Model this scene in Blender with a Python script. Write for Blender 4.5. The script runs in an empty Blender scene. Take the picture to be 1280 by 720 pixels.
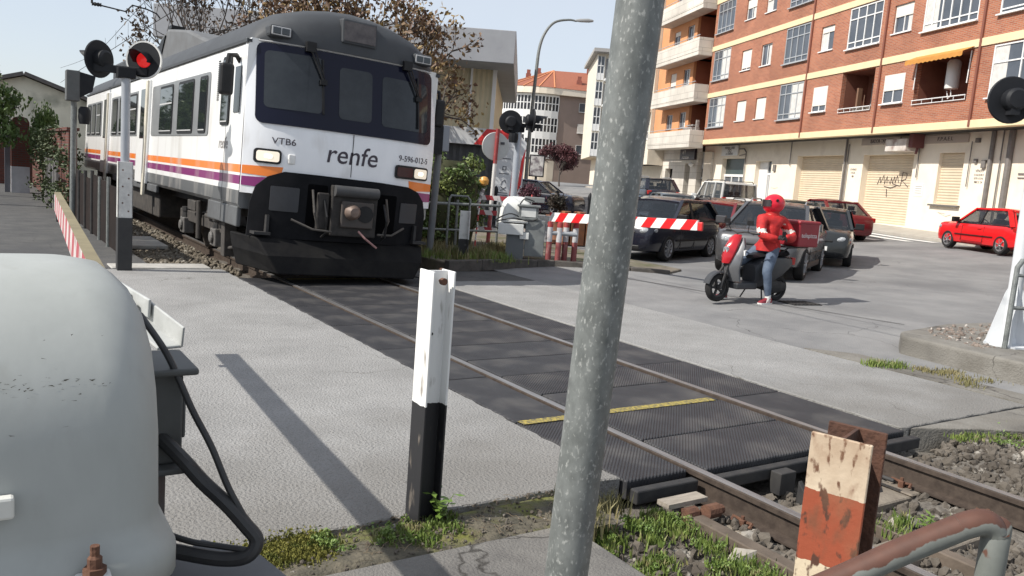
import bpy, bmesh, math, random
from mathutils import Vector, Matrix, Euler, noise
from math import sin, cos, pi, radians, sqrt, atan2
random.seed(7)
S = bpy.context.scene
COL = S.collection

# ------------------------------------------------------------------ camera, sky, sun, exposure
PITCH, ROLL, YAW, HEYE = radians(7.6), radians(4.42), radians(33.8), 1.79
cd = bpy.data.cameras.new('camera'); cam = bpy.data.objects.new('camera', cd); COL.objects.link(cam)
cd.sensor_width = 36.0; cd.lens = 1022.0 / 1280.0 * 36.0; cd.clip_start = 0.05; cd.clip_end = 3000
cam.matrix_world = (Matrix.Translation((0, 0, HEYE)) @ Matrix.Rotation(-YAW, 4, 'Z')
                    @ Matrix.Rotation(pi/2 - PITCH, 4, 'X') @ Matrix.Rotation(ROLL, 4, 'Z'))
S.camera = cam
SUN_EL = radians(44); SUN_AZ = (-0.985, 0.174)             # horizontal direction towards the sun
W = bpy.data.worlds.new('World'); S.world = W; W.use_nodes = True
nt = W.node_tree; bg = nt.nodes['Background']
sky = nt.nodes.new('ShaderNodeTexSky'); sky.sky_type = 'NISHITA'; sky.sun_disc = False
sky.sun_elevation = SUN_EL; sky.sun_rotation = atan2(SUN_AZ[0], SUN_AZ[1])
sky.altitude = 100; sky.air_density = 1.0; sky.dust_density = 1.2; sky.ozone_density = 1.5
# thin even veil of high cloud over the whole sky, slightly uneven
wtc = nt.nodes.new('ShaderNodeTexCoord'); wno = nt.nodes.new('ShaderNodeTexNoise'); wno.inputs['Scale'].default_value = 2.2; wno.inputs['Detail'].default_value = 5
wmr = nt.nodes.new('ShaderNodeMapRange'); wmr.inputs['From Min'].default_value = .3; wmr.inputs['From Max'].default_value = .7; wmr.inputs['To Min'].default_value = .5; wmr.inputs['To Max'].default_value = .68
wmx = nt.nodes.new('ShaderNodeMix'); wmx.data_type = 'RGBA'; wmx.inputs['B'].default_value = (7.0, 7.35, 7.9, 1)
nt.links.new(wtc.outputs['Generated'], wno.inputs['Vector']); nt.links.new(wno.outputs['Fac'], wmr.inputs['Value']); nt.links.new(wmr.outputs[0], wmx.inputs['Factor'])
nt.links.new(sky.outputs[0], wmx.inputs['A']); nt.links.new(wmx.outputs['Result'], bg.inputs['Color']); bg.inputs['Strength'].default_value = 0.105
sl = bpy.data.lights.new('sun', 'SUN'); sun = bpy.data.objects.new('sun', sl); COL.objects.link(sun)
sl.energy = 4.7; sl.angle = radians(0.53); sl.color = (1.0, 0.95, 0.87)
sd = Vector((SUN_AZ[0]*cos(SUN_EL), SUN_AZ[1]*cos(SUN_EL), sin(SUN_EL)))
sun.rotation_euler = sd.to_track_quat('Z', 'Y').to_euler(); sun.location = (-20, 5, 30)
S.view_settings.view_transform = 'Standard'; S.view_settings.look = 'None'
S.view_settings.exposure = 0.32; S.view_settings.gamma = 1.0

# ------------------------------------------------------------------ materials
_M = {}
def mat(name, col, col2=None, scale=4.0, rough=0.7, metal=0.0, bump=0.0, bscale=40.0, detail=6.0, spec=0.5,
        lo=0.35, hi=0.65, emit=None, estr=0, coat=0.0, alpha=1.0, stretch=None, third=None, tscale=1.0, tlo=.55, thi=.7):
    if name in _M: return _M[name]
    m = bpy.data.materials.new(name); m.use_nodes = True; _M[name] = m
    n = m.node_tree.nodes; l = m.node_tree.links; p = n['Principled BSDF']
    p.inputs['Roughness'].default_value = rough; p.inputs['Metallic'].default_value = metal
    p.inputs['Specular IOR Level'].default_value = spec
    p.inputs['Coat Weight'].default_value = coat; p.inputs['Coat Roughness'].default_value = 0.05
    p.inputs['Base Color'].default_value = (*col, 1)
    tc = n.new('ShaderNodeTexCoord'); src = tc.outputs['Object']
    if stretch:
        mp = n.new('ShaderNodeMapping'); mp.inputs['Scale'].default_value = stretch
        l.new(src, mp.inputs['Vector']); src = mp.outputs[0]
    if col2 is not None:
        a = n.new('ShaderNodeTexNoise'); a.inputs['Scale'].default_value = scale; a.inputs['Detail'].default_value = detail
        a.inputs['Roughness'].default_value = 0.65
        l.new(src, a.inputs['Vector'])
        r = n.new('ShaderNodeMapRange'); r.inputs['From Min'].default_value = lo; r.inputs['From Max'].default_value = hi
        l.new(a.outputs['Fac'], r.inputs['Value'])
        mx = n.new('ShaderNodeMix'); mx.data_type = 'RGBA'
        mx.inputs['A'].default_value = (*col, 1); mx.inputs['B'].default_value = (*col2, 1)
        l.new(r.outputs[0], mx.inputs['Factor']); out = mx.outputs['Result']
        if third is not None:
            b = n.new('ShaderNodeTexNoise'); b.inputs['Scale'].default_value = tscale; b.inputs['Detail'].default_value = 5
            l.new(src, b.inputs['Vector'])
            r2 = n.new('ShaderNodeMapRange'); r2.inputs['From Min'].default_value = tlo; r2.inputs['From Max'].default_value = thi
            l.new(b.outputs['Fac'], r2.inputs['Value'])
            m2 = n.new('ShaderNodeMix'); m2.data_type = 'RGBA'; m2.inputs['B'].default_value = (*third, 1)
            l.new(out, m2.inputs['A']); l.new(r2.outputs[0], m2.inputs['Factor']); out = m2.outputs['Result']
        l.new(out, p.inputs['Base Color'])
    if bump > 0:
        bn = n.new('ShaderNodeTexNoise'); bn.inputs['Scale'].default_value = bscale; bn.inputs['Detail'].default_value = 4
        l.new(src, bn.inputs['Vector'])
        bp = n.new('ShaderNodeBump'); bp.inputs['Strength'].default_value = bump; bp.inputs['Distance'].default_value = 0.02
        l.new(bn.outputs['Fac'], bp.inputs['Height']); l.new(bp.outputs[0], p.inputs['Normal'])
    if emit is not None:
        p.inputs['Emission Color'].default_value = (*emit, 1); p.inputs['Emission Strength'].default_value = estr
    if alpha < 1: p.inputs['Alpha'].default_value = alpha
    return m

def stripes(name, ca, cb, axis, period, duty=0.5, skew=(0, 0, 0), rough=0.5, offset=0.0, dirt=None):
    """two-colour painted stripes along an object axis, optionally skewed"""
    if name in _M: return _M[name]
    m = mat(name, ca, rough=rough); n = m.node_tree.nodes; l = m.node_tree.links; p = n['Principled BSDF']
    tc = n.new('ShaderNodeTexCoord'); dt = n.new('ShaderNodeVectorMath'); dt.operation = 'DOT_PRODUCT'
    v = [0, 0, 0]; v[axis] = 1
    dt.inputs[1].default_value = [v[i] + skew[i] for i in range(3)]
    l.new(tc.outputs['Object'], dt.inputs[0])
    ad = n.new('ShaderNodeMath'); ad.operation = 'ADD'; ad.inputs[1].default_value = offset + 100*period; l.new(dt.outputs['Value'], ad.inputs[0])
    mo = n.new('ShaderNodeMath'); mo.operation = 'MODULO'; mo.inputs[1].default_value = period; l.new(ad.outputs[0], mo.inputs[0])
    lt = n.new('ShaderNodeMath'); lt.operation = 'LESS_THAN'; lt.inputs[1].default_value = period*duty; l.new(mo.outputs[0], lt.inputs[0])
    mx = n.new('ShaderNodeMix'); mx.data_type = 'RGBA'; mx.inputs['A'].default_value = (*ca, 1); mx.inputs['B'].default_value = (*cb, 1)
    l.new(lt.outputs[0], mx.inputs['Factor']); out = mx.outputs['Result']
    if dirt:
        a = n.new('ShaderNodeTexNoise'); a.inputs['Scale'].default_value = 9; a.inputs['Detail'].default_value = 8; l.new(tc.outputs['Object'], a.inputs['Vector'])
        r = n.new('ShaderNodeMapRange'); r.inputs['From Min'].default_value = .5; r.inputs['From Max'].default_value = .75; l.new(a.outputs['Fac'], r.inputs['Value'])
        m2 = n.new('ShaderNodeMix'); m2.data_type = 'RGBA'; m2.inputs['B'].default_value = (*dirt, 1)
        l.new(out, m2.inputs['A']); l.new(r.outputs[0], m2.inputs['Factor']); out = m2.outputs['Result']
    l.new(out, p.inputs['Base Color'])
    return m

def bands(name, steps, axis=2, rough=0.4, coat=0.0, dirt=None, dscale=6, metal=0, dlo=.55, dhi=.8, wob=0, stretch=None):
    """paint bands by height: steps = [(from, colour), ...] ascending in object space"""
    if name in _M: return _M[name]
    m = mat(name, steps[0][1], rough=rough, coat=coat, metal=metal); n = m.node_tree.nodes; l = m.node_tree.links; p = n['Principled BSDF']
    tc = n.new('ShaderNodeTexCoord'); sp = n.new('ShaderNodeSeparateXYZ'); l.new(tc.outputs['Object'], sp.inputs[0])
    out = None; hsrc = sp.outputs[axis]
    if wob:
        wn = n.new('ShaderNodeTexNoise'); wn.inputs['Scale'].default_value = 30; wn.inputs['Detail'].default_value = 4; l.new(tc.outputs['Object'], wn.inputs['Vector'])
        wm = n.new('ShaderNodeMath'); wm.operation = 'MULTIPLY_ADD'; wm.inputs[1].default_value = wob; l.new(wn.outputs['Fac'], wm.inputs[0]); l.new(hsrc, wm.inputs[2]); hsrc = wm.outputs[0]
    for z, c in steps[1:]:
        gt = n.new('ShaderNodeMath'); gt.operation = 'GREATER_THAN'; gt.inputs[1].default_value = z; l.new(hsrc, gt.inputs[0])
        mx = n.new('ShaderNodeMix'); mx.data_type = 'RGBA'; mx.inputs['B'].default_value = (*c, 1)
        if out is None: mx.inputs['A'].default_value = (*steps[0][1], 1)
        else: l.new(out, mx.inputs['A'])
        l.new(gt.outputs[0], mx.inputs['Factor']); out = mx.outputs['Result']
    if dirt:
        a = n.new('ShaderNodeTexNoise'); a.inputs['Scale'].default_value = dscale; a.inputs['Detail'].default_value = 8; dsrc = tc.outputs['Object']
        if stretch:
            mp = n.new('ShaderNodeMapping'); mp.inputs['Scale'].default_value = stretch; l.new(dsrc, mp.inputs['Vector']); dsrc = mp.outputs[0]
        l.new(dsrc, a.inputs['Vector'])
        r = n.new('ShaderNodeMapRange'); r.inputs['From Min'].default_value = dlo; r.inputs['From Max'].default_value = dhi; l.new(a.outputs['Fac'], r.inputs['Value'])
        m2 = n.new('ShaderNodeMix'); m2.data_type = 'RGBA'; m2.inputs['B'].default_value = (*dirt, 1)
        l.new(out, m2.inputs['A']); l.new(r.outputs[0], m2.inputs['Factor']); out = m2.outputs['Result']
    l.new(out, p.inputs['Base Color'])
    return m

def brick_mat(name, c1, c2, mortar, bw=.25, bh=.065, swap='XZ', rough=.85, bump=.4, msize=.012):
    if name in _M: return _M[name]
    m = mat(name, c1, rough=rough); n = m.node_tree.nodes; l = m.node_tree.links; p = n['Principled BSDF']
    tc = n.new('ShaderNodeTexCoord'); sp = n.new('ShaderNodeSeparateXYZ'); l.new(tc.outputs['Object'], sp.inputs[0])
    cb = n.new('ShaderNodeCombineXYZ')
    ad = n.new('ShaderNodeMath'); ad.operation = 'ADD'; l.new(sp.outputs[0], ad.inputs[0]); l.new(sp.outputs[1], ad.inputs[1])
    l.new(ad.outputs[0], cb.inputs[0]); l.new(sp.outputs[2], cb.inputs[1])
    b = n.new('ShaderNodeTexBrick'); b.inputs['Scale'].default_value = 1.0; b.inputs['Brick Width'].default_value = bw
    b.inputs['Row Height'].default_value = bh; b.inputs['Mortar Size'].default_value = msize; b.inputs['Bias'].default_value = 0
    b.inputs['Color1'].default_value = (*c1, 1); b.inputs['Color2'].default_value = (*c2, 1); b.inputs['Mortar'].default_value = (*mortar, 1)
    l.new(cb.outputs[0], b.inputs['Vector'])
    a = n.new('ShaderNodeTexNoise'); a.inputs['Scale'].default_value = .55; a.inputs['Detail'].default_value = 6; l.new(tc.outputs['Object'], a.inputs['Vector'])
    hs = n.new('ShaderNodeHueSaturation'); r = n.new('ShaderNodeMapRange'); r.inputs['From Min'].default_value = .3; r.inputs['From Max'].default_value = .7
    r.inputs['To Min'].default_value = .8; r.inputs['To Max'].default_value = 1.15
    l.new(a.outputs['Fac'], r.inputs['Value']); l.new(r.outputs[0], hs.inputs['Value']); l.new(b.outputs['Color'], hs.inputs['Color'])
    l.new(hs.outputs[0], p.inputs['Base Color'])
    bp = n.new('ShaderNodeBump'); bp.inputs['Strength'].default_value = bump; bp.inputs['Distance'].default_value = .01; bp.invert = True
    l.new(b.outputs['Fac'], bp.inputs['Height']); l.new(bp.outputs[0], p.inputs['Normal'])
    return m

def add_cracks(m, scale, width, col, mlo=.5, mhi=.56, mscale=.5):
    """irregular cracks that show only in patches"""
    n = m.node_tree.nodes; l = m.node_tree.links; p = n['Principled BSDF']; src = p.inputs['Base Color'].links[0].from_socket
    tc = n.new('ShaderNodeTexCoord'); wn = n.new('ShaderNodeTexNoise'); wn.inputs['Scale'].default_value = scale*2.5; wn.inputs['Detail'].default_value = 5; l.new(tc.outputs['Object'], wn.inputs['Vector'])
    vm = n.new('ShaderNodeVectorMath'); vm.operation = 'MULTIPLY_ADD'; vm.inputs[1].default_value = (.45/scale,)*3; l.new(wn.outputs['Color'], vm.inputs[0]); l.new(tc.outputs['Object'], vm.inputs[2])
    vo = n.new('ShaderNodeTexVoronoi'); vo.feature = 'DISTANCE_TO_EDGE'; vo.inputs['Scale'].default_value = scale; l.new(vm.outputs[0], vo.inputs['Vector'])
    r = n.new('ShaderNodeMapRange'); r.inputs['From Min'].default_value = width*scale; r.inputs['From Max'].default_value = 0; l.new(vo.outputs['Distance'], r.inputs['Value'])
    mk = n.new('ShaderNodeTexNoise'); mk.inputs['Scale'].default_value = mscale; l.new(tc.outputs['Object'], mk.inputs['Vector'])
    r2 = n.new('ShaderNodeMapRange'); r2.inputs['From Min'].default_value = mlo; r2.inputs['From Max'].default_value = mhi; l.new(mk.outputs['Fac'], r2.inputs['Value'])
    mu = n.new('ShaderNodeMath'); mu.operation = 'MULTIPLY'; l.new(r.outputs[0], mu.inputs[0]); l.new(r2.outputs[0], mu.inputs[1])
    mx = n.new('ShaderNodeMix'); mx.data_type = 'RGBA'; mx.inputs['B'].default_value = (*col, 1); l.new(src, mx.inputs['A']); l.new(mu.outputs[0], mx.inputs['Factor']); l.new(mx.outputs['Result'], p.inputs['Base Color'])
    return m
# ------------------------------------------------------------------ mesh helpers
class B:
    def __init__(s): s.v = []; s.f = []; s.m = None
    def add(s, vs, fs):
        o = len(s.v)
        s.v += [tuple(s.m @ Vector(p)) if s.m else tuple(p) for p in vs]
        s.f += [tuple(i + o for i in f) for f in fs]; return s
    def box(s, x0, x1, y0, y1, z0, z1):
        if x0 > x1: x0, x1 = x1, x0
        if y0 > y1: y0, y1 = y1, y0
        if z0 > z1: z0, z1 = z1, z0
        return s.add([(x0,y0,z0),(x1,y0,z0),(x1,y1,z0),(x0,y1,z0),(x0,y0,z1),(x1,y0,z1),(x1,y1,z1),(x0,y1,z1)],
                     [(0,3,2,1),(4,5,6,7),(0,1,5,4),(1,2,6,5),(2,3,7,6),(3,0,4,7)])
    def beam(s, p0, p1, w, t, up=(0,0,1)):
        p0, p1 = Vector(p0), Vector(p1); d = (p1-p0).normalized(); u = Vector(up)
        if abs(d.dot(u)) > .98: u = Vector((1,0,0))
        a = d.cross(u).normalized(); b = a.cross(d).normalized(); a *= w/2; b *= t/2
        return s.add([p0-a-b,p0+a-b,p0+a+b,p0-a+b,p1-a-b,p1+a-b,p1+a+b,p1-a+b],
                     [(0,1,2,3),(7,6,5,4),(0,4,5,1),(1,5,6,2),(2,6,7,3),(3,7,4,0)])
    def tube(s, pts, r, n=8, cap=True):
        pts = [Vector(p) for p in pts]; rs = r if isinstance(r, (list, tuple)) else [r]*len(pts)
        rings = []; prev = None
        for i, p in enumerate(pts):
            if i == 0: d = pts[1]-p
            elif i == len(pts)-1: d = p-pts[i-1]
            else: d = (pts[i+1]-p).normalized() + (p-pts[i-1]).normalized()
            if d.length < 1e-9: d = Vector((0,0,1))
            d.normalize()
            if prev is None:
                u = Vector((0,0,1)) if abs(d.z) < .9 else Vector((1,0,0)); a = d.cross(u).normalized()
            else:
                a = prev - d*prev.dot(d)
                a = a.normalized() if a.length > 1e-6 else d.orthogonal().normalized()
            prev = a; b = d.cross(a)
            rings.append([p + (a*cos(2*pi*k/n) + b*sin(2*pi*k/n))*rs[i] for k in range(n)])
        return s.loft(rings, cap)
    def loft(s, rings, cap=True, closed=True):
        n = len(rings[0]); vs = [p for r in rings for p in r]; fs = []
        for i in range(len(rings)-1):
            for k in range(n if closed else n-1):
                j = (k+1) % n; fs.append((i*n+k, i*n+j, (i+1)*n+j, (i+1)*n+k))
        if cap and closed: fs.append(tuple(range(n))[::-1]); fs.append(tuple((len(rings)-1)*n+k for k in range(n)))
        return s.add(vs, fs)
    def lathe(s, prof, c=(0,0,0), axis='Z', n=20, cap=True):
        """prof = [(radius, height)]"""
        c = Vector(c); rings = []
        for r, h in prof:
            ring = []
            for k in range(n):
                a = 2*pi*k/n; p = (r*cos(a), r*sin(a), h)
                if axis == 'X': p = (h, r*cos(a), r*sin(a))
                elif axis == 'Y': p = (r*sin(a), h, r*cos(a))
                ring.append(c + Vector(p))
            rings.append(ring)
        return s.loft(rings, cap)
    def prism(s, poly, d0, d1, plane='XZ'):
        """poly 2-d extruded between d0 and d1 along the remaining axis"""
        def P(u, v, d): return {'XZ': (u, d, v), 'XY': (u, v, d), 'YZ': (d, u, v)}[plane]
        n = len(poly); vs = [P(u, v, d0) for u, v in poly] + [P(u, v, d1) for u, v in poly]
        return s.add(vs, [tuple(range(n)), tuple(range(2*n-1, n-1, -1))] + [(k, k+n, (k+1) % n + n, (k+1) % n) for k in range(n)])
    def slab(s, quad, t):
        q = [Vector(p) for p in quad]; nrm = (q[1]-q[0]).cross(q[-1]-q[0]).normalized()*t; n = len(q)
        return s.add(q + [p+nrm for p in q], [tuple(range(n))[::-1], tuple(range(n, 2*n))] + [(k, (k+1) % n, (k+1) % n + n, k+n) for k in range(n)])
    def build(s, name, m, parent=None, smooth=False, bevel=0, seg=2, fix=True, sub=0, angle=35):
        me = bpy.data.meshes.new(name); me.from_pydata(s.v, [], s.f); 
        if fix:
            bm = bmesh.new(); bm.from_mesh(me); bmesh.ops.recalc_face_normals(bm, faces=bm.faces); bm.to_mesh(me); bm.free()
        return obj(name, me, m, parent, smooth, bevel, seg, sub, angle)

def obj(name, me, m, parent=None, smooth=False, bevel=0, seg=2, sub=0, angle=35):
    o = bpy.data.objects.new(name, me); COL.objects.link(o)
    if m is not None:
        me.materials.clear(); me.materials.append(m)
    if parent: o.parent = parent
    if smooth:
        me.polygons.foreach_set('use_smooth', [True]*len(me.polygons))
        if not sub:
            bm = bmesh.new(); bm.from_mesh(me)
            for e in bm.edges:
                if len(e.link_faces) == 2 and e.calc_face_angle(0) > radians(angle): e.smooth = False
            bm.to_mesh(me); bm.free()
    if bevel:
        b = o.modifiers.new('bevel', 'BEVEL'); b.width = bevel; b.segments = seg; b.limit_method = 'ANGLE'; b.angle_limit = radians(40)
    if sub:
        b = o.modifiers.new('sub', 'SUBSURF'); b.levels = sub; b.render_levels = sub
    return o
def tag(o, label, cat, group=None):
    o['label'] = label; o['category'] = cat
    if group: o['group'] = group
    return o
def struct(o): o['kind'] = 'structure'; return o
def stuff(o): o['kind'] = 'stuff'; return o
def thing(name, label, cat, loc=(0,0,0), rz=0, group=None):
    o = bpy.data.objects.new(name, None); COL.objects.link(o); o.location = loc; o.rotation_euler = (0,0,rz)
    o.empty_display_size = .2
    return tag(o, label, cat, group)
def copy_tree(o, parent=None):
    c = o.copy(); COL.objects.link(c); c.parent = parent
    for ch in list(o.children): copy_tree(ch, c)
    return c
def text_mesh(txt, size, depth=.004, shear=0, font=None):
    cu = bpy.data.curves.new('lettering', 'FONT'); cu.body = txt; cu.size = size; cu.extrude = depth/2; cu.shear = shear
    cu.align_x = 'CENTER'; cu.align_y = 'CENTER'; cu.resolution_u = 3
    o = bpy.data.objects.new('lettering', cu); COL.objects.link(o)
    dg = bpy.context.evaluated_depsgraph_get(); me = bpy.data.meshes.new_from_object(o.evaluated_get(dg))
    bpy.data.objects.remove(o); bpy.data.curves.remove(cu); me.name = 'lettering'
    return me
def lettering(txt, size, m, parent, loc, rot, depth=.006, shear=0, sx=1.0, name='lettering'):
    o = obj(name, text_mesh(txt, size, depth, shear), m, parent); o.location = loc; o.rotation_euler = rot; o.scale = (sx,1,1); return o
def apply_bool(o, cutters):
    for c in cutters:
        b = o.modifiers.new('cut', 'BOOLEAN'); b.operation = 'DIFFERENCE'; b.object = c; b.solver = 'EXACT'
    dg = bpy.context.evaluated_depsgraph_get(); me = bpy.data.meshes.new_from_object(o.evaluated_get(dg))
    o.modifiers.clear(); old = o.data; o.data = me
    for c in cutters: bpy.data.objects.remove(c)
    return o
def sst(x): x = min(1, max(0, x)); return x*x*(3-2*x)
def interp(x, xs, ys):
    if x <= xs[0]: return ys[0]
    for i in range(len(xs)-1):
        if x <= xs[i+1]: return ys[i] + (ys[i+1]-ys[i])*(x-xs[i])/(xs[i+1]-xs[i])
    return ys[-1]
def T(x, y):
    """height of the street: level at the crossing, climbing gently to the far pavement"""
    t = .926*x - .378*y; w = sst((x-8.5)/2.5); a = .378*(x-30.5) + .926*(y-17.1)
    return w*(interp(t, [0,8,13,17.5,19.5,22], [.12,.12,.22,.45,.62,.72]) + .018*min(60, max(0, a)))

# common materials
galv = mat('galvanised_steel', (.115,.124,.12), (.19,.203,.197), 26, .5, .1, .06, 70, third=(.33,.34,.325), tscale=135, tlo=.57, thi=.70, stretch=(1,1,.6))
darksteel = mat('dark_steel', (.025,.025,.027), (.045,.043,.041), 8, .65, .0, spec=.3)
black = mat('black_plastic', (.009,.009,.010), (.015,.015,.016), 8, .5, spec=.3)
rubber = mat('tyre_rubber', (.013,.013,.014), (.024,.023,.022), 12, .85, spec=.3)
whitep = mat('white_paint', (.75,.75,.73), (.6,.59,.56), 5, .5)
greyp = mat('grey_paint', (.30,.32,.32), (.25,.27,.27), 3, .5)
rust = mat('rust', (.085,.04,.027), (.15,.072,.042), 12, .85, .1, .3, 60)
glassdark = mat('dark_glass', (.012,.016,.02), rough=.06, spec=.8)
chrome = mat('chrome', (.7,.7,.7), rough=.15, metal=1)
# ================================================================== SETTING: ground, road, crossing, track
RX0, RX1 = 3.955, 5.63          # rail centre lines (gauge 1.67 m)
asph = mat('asphalt', (.155,.155,.157), (.225,.223,.22), .9, .9, 0, .5, 70, detail=14, third=(.115,.115,.118), tscale=.28, tlo=.48, thi=.72)
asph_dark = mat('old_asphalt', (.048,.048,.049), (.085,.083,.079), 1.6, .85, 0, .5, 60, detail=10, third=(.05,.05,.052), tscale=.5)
soil = mat('soil', (.09,.075,.055), (.16,.135,.10), 3, .95, 0, .6, 30)
ballast_m = mat('ballast_bed', (.08,.07,.06), (.16,.145,.125), 22, .95, 0, .9, 45)
stone_m = mat('ballast_stone', (.135,.118,.098), (.065,.055,.045), 3.2, .9, 0, .3, 60, third=(.27,.25,.22), tscale=6.5, tlo=.6, thi=.66, spec=.3)
oldconc = mat('old_concrete', (.135,.125,.108), (.21,.20,.18), 2.2, .95, 0, .6, 50, detail=10, third=(.085,.078,.068), tscale=1.1)
def concrete_mat():
    m = mat('road_concrete', (.225,.223,.218), (.295,.292,.286), 1.3, .92, 0, .9, 55, detail=12)
    n = m.node_tree.nodes; l = m.node_tree.links; p = n['Principled BSDF']
    src = p.inputs['Base Color'].links[0].from_socket
    tc = n.new('ShaderNodeTexCoord')
    # coarse aggregate freckles
    v = n.new('ShaderNodeTexNoise'); v.inputs['Scale'].default_value = 48; v.inputs['Detail'].default_value = 4; l.new(tc.outputs['Object'], v.inputs['Vector'])
    r = n.new('ShaderNodeMapRange'); r.inputs['From Min'].default_value = .52; r.inputs['From Max'].default_value = .64; r.inputs['To Max'].default_value = .5
    l.new(v.outputs['Fac'], r.inputs['Value'])
    mx = n.new('ShaderNodeMix'); mx.data_type = 'RGBA'; mx.inputs['B'].default_value = (.15,.145,.135,1)
    l.new(src, mx.inputs['A']); l.new(r.outputs[0], mx.inputs['Factor'])
    # mud dragged along the worn end of the slab (its own irregular shape)
    sp = n.new('ShaderNodeSeparateXYZ'); l.new(tc.outputs['Object'], sp.inputs[0])
    a = n.new('ShaderNodeTexNoise'); a.inputs['Scale'].default_value = 1.6; a.inputs['Detail'].default_value = 9; l.new(tc.outputs['Object'], a.inputs['Vector'])
    s1 = n.new('ShaderNodeMath'); s1.operation = 'MULTIPLY_ADD'; s1.inputs[1].default_value = 2.6; l.new(a.outputs['Fac'], s1.inputs[0]); l.new(sp.outputs[1], s1.inputs[2])
    r2 = n.new('ShaderNodeMapRange'); r2.inputs['From Min'].default_value = 6.75; r2.inputs['From Max'].default_value = 5.2; r2.inputs['To Max'].default_value = .6
    l.new(s1.outputs[0], r2.inputs['Value'])
    m2 = n.new('ShaderNodeMix'); m2.data_type = 'RGBA'; m2.inputs['B'].default_value = (.135,.126,.112,1)
    l.new(mx.outputs['Result'], m2.inputs['A']); l.new(r2.outputs[0], m2.inputs['Factor'])
    l.new(m2.outputs['Result'], p.inputs['Base Color'])
    return m
conc = add_cracks(concrete_mat(), .55, .006, (.10,.095,.085), .52, .56, .35)
add_cracks(asph, .4, .008, (.045,.045,.046), .5, .55, .22); add_cracks(oldconc, .8, .012, (.05,.045,.04), .45, .5, .6); add_cracks(asph_dark, .5, .01, (.03,.03,.03), .45, .5, .4)

def grid_sheet(name, xs, ys, zf, m):
    b = B(); nx, ny = len(xs), len(ys)
    b.v = [(x, y, zf(x, y)) for y in ys for x in xs]
    b.f = [(j*nx+i, j*nx+i+1, (j+1)*nx+i+1, (j+1)*nx+i) for j in range(ny-1) for i in range(nx-1)]
    return b.build(name, m, fix=False, smooth=True)
def frange(a, b, n): return [a + (b-a)*i/n for i in range(n+1)]

gx = [-900,-300,-100,-40,-15,-8,-3,0,1.5,2.0,2.5,3,4,5,6,7,8,8.6,9.2,10] + [11+i for i in range(0,40,1)] + [55,65,80,100,150,300,900]
gy = [-900,-300,-100,-40,-20,-10,-5,-2,0,2,3.4,4,6,8,10,12,12.6,13.2,14,16,18,20] + [22+3*i for i in range(34)] + [140,200,300,500,900]
def ground_z(x, y):
    base = T(min(x, 62), min(max(y, -60), 120)) - .07
    if x > 45 or y > 60: base = max(base, base)
    if 2.45 < x < 8.05: return -.45
    if x <= 2.45 and 3 < y < 13: return -.3
    return base
struct(grid_sheet('ground', gx, gy, ground_z, soil))
rx = [8.5,8.8,9.2,9.6,10,10.5] + [11+i for i in range(50)]; ry = frange(-40, 120, 130)
struct(grid_sheet('road', rx, ry, lambda x, y: T(x, y), asph))
o = struct(B().box(-14, 2.35, 13.38, 75, -.25, .0).build('path', asph_dark))
# concrete road slabs
def ragged(x0, x1, y0, y1, seed, j=.012, step=.09):
    r = random.Random(seed); p = []
    def edge(a, b_):
        n = max(2, int((Vector(b_)-Vector(a)).length/step))
        for i in range(n): t = i/n; p.append((a[0]+(b_[0]-a[0])*t + r.uniform(-j,j), a[1]+(b_[1]-a[1])*t + r.uniform(-j,j)))
    edge((x0,y0),(x1,y0)); edge((x1,y0),(x1,y1)); edge((x1,y1),(x0,y1)); edge((x0,y1),(x0,y0)); return p
sb = B(); sb.prism(ragged(-9, 3.355, 3.65, 13.36, 1), -.26, 0, 'XY'); struct(sb.build('road_slab', conc, bevel=.008, seg=1))
sb = B(); sb.prism(ragged(6.40, 8.52, 3.63, 11.93, 2), -.26, .002, 'XY'); struct(sb.build('road_slab', conc, bevel=.008, seg=1))
sb = B(); sb.box(6.385, 8.52, 11.955, 13.2, -.26, -.002); struct(sb.build('shaded_asphalt_apron', asph_dark))  # asphalt strip, its dark tone includes the shadow beside the train nose
sb = B(); sb.prism([(8.52,3.3),(9.5,3.2),(9.55,5.55),(8.95,5.75),(8.52,6.2)], -.2, .012, 'XY'); struct(sb.build('mud_apron', oldconc))
sb = B(); sb.prism([(7.15,3.35),(8.51,2.6),(10.5,2.2),(10.5,3.19),(8.51,3.29),(8.51,3.61),(6.5,3.61)], -.26, -.004, 'XY'); struct(sb.build('broken_pavement', oldconc, bevel=.01))
# pavement beside the camera
_pv = 0
pv = mat('pavement_asphalt', (.10,.095,.09), (.17,.163,.15), 2.4, .95, 0, .6, 70, detail=12, third=(.20,.185,.16), tscale=1.3, tlo=.56, thi=.7)
for x0, x1 in ((-6, -1.2), (-1.19, 2.63)):
    struct(B().box(x0, x1, -6, 3.23, -.28, .0).build('pavement', pv, bevel=.012))
add_cracks(pv, .9, .012, (.035,.032,.028), .45, .5, .7)
vg = grid_sheet('verge', frange(-6, 2.95, 60), frange(3.2, 3.70, 10), lambda x, y: -.012 + .03*noise.noise((x*3, y*5, 0)) + (.0 if 3.22 < y < 3.64 else -.03), mat('mossy_soil', (.06,.055,.04), (.12,.105,.075), 9, .95, 0, .8, 40, third=(.13,.135,.03), tscale=2.6, tlo=.5, thi=.62))
struct(vg)
struct(grid_sheet('ballast_bed', frange(2.55, 8.1, 60), frange(-8, 3.75, 90), lambda x, y: -.20 + .05*noise.noise((x*2.2, y*2.2, 3)) - .05*(4.1 < x < 5.5) + (.12*sst((x-6.3)/.8) if y < 3.4 else -.02), ballast_m))
struct(grid_sheet('ballast_bed', frange(2.36, 8.6, 40), frange(12.9, 80, 160), lambda x, y: -.17 + .06*noise.noise((x*1.7, y*1.7, 9)) + .10*sst((x-6.6)/.8) + .1*sst((2.9-x)/.5), ballast_m))
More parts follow.
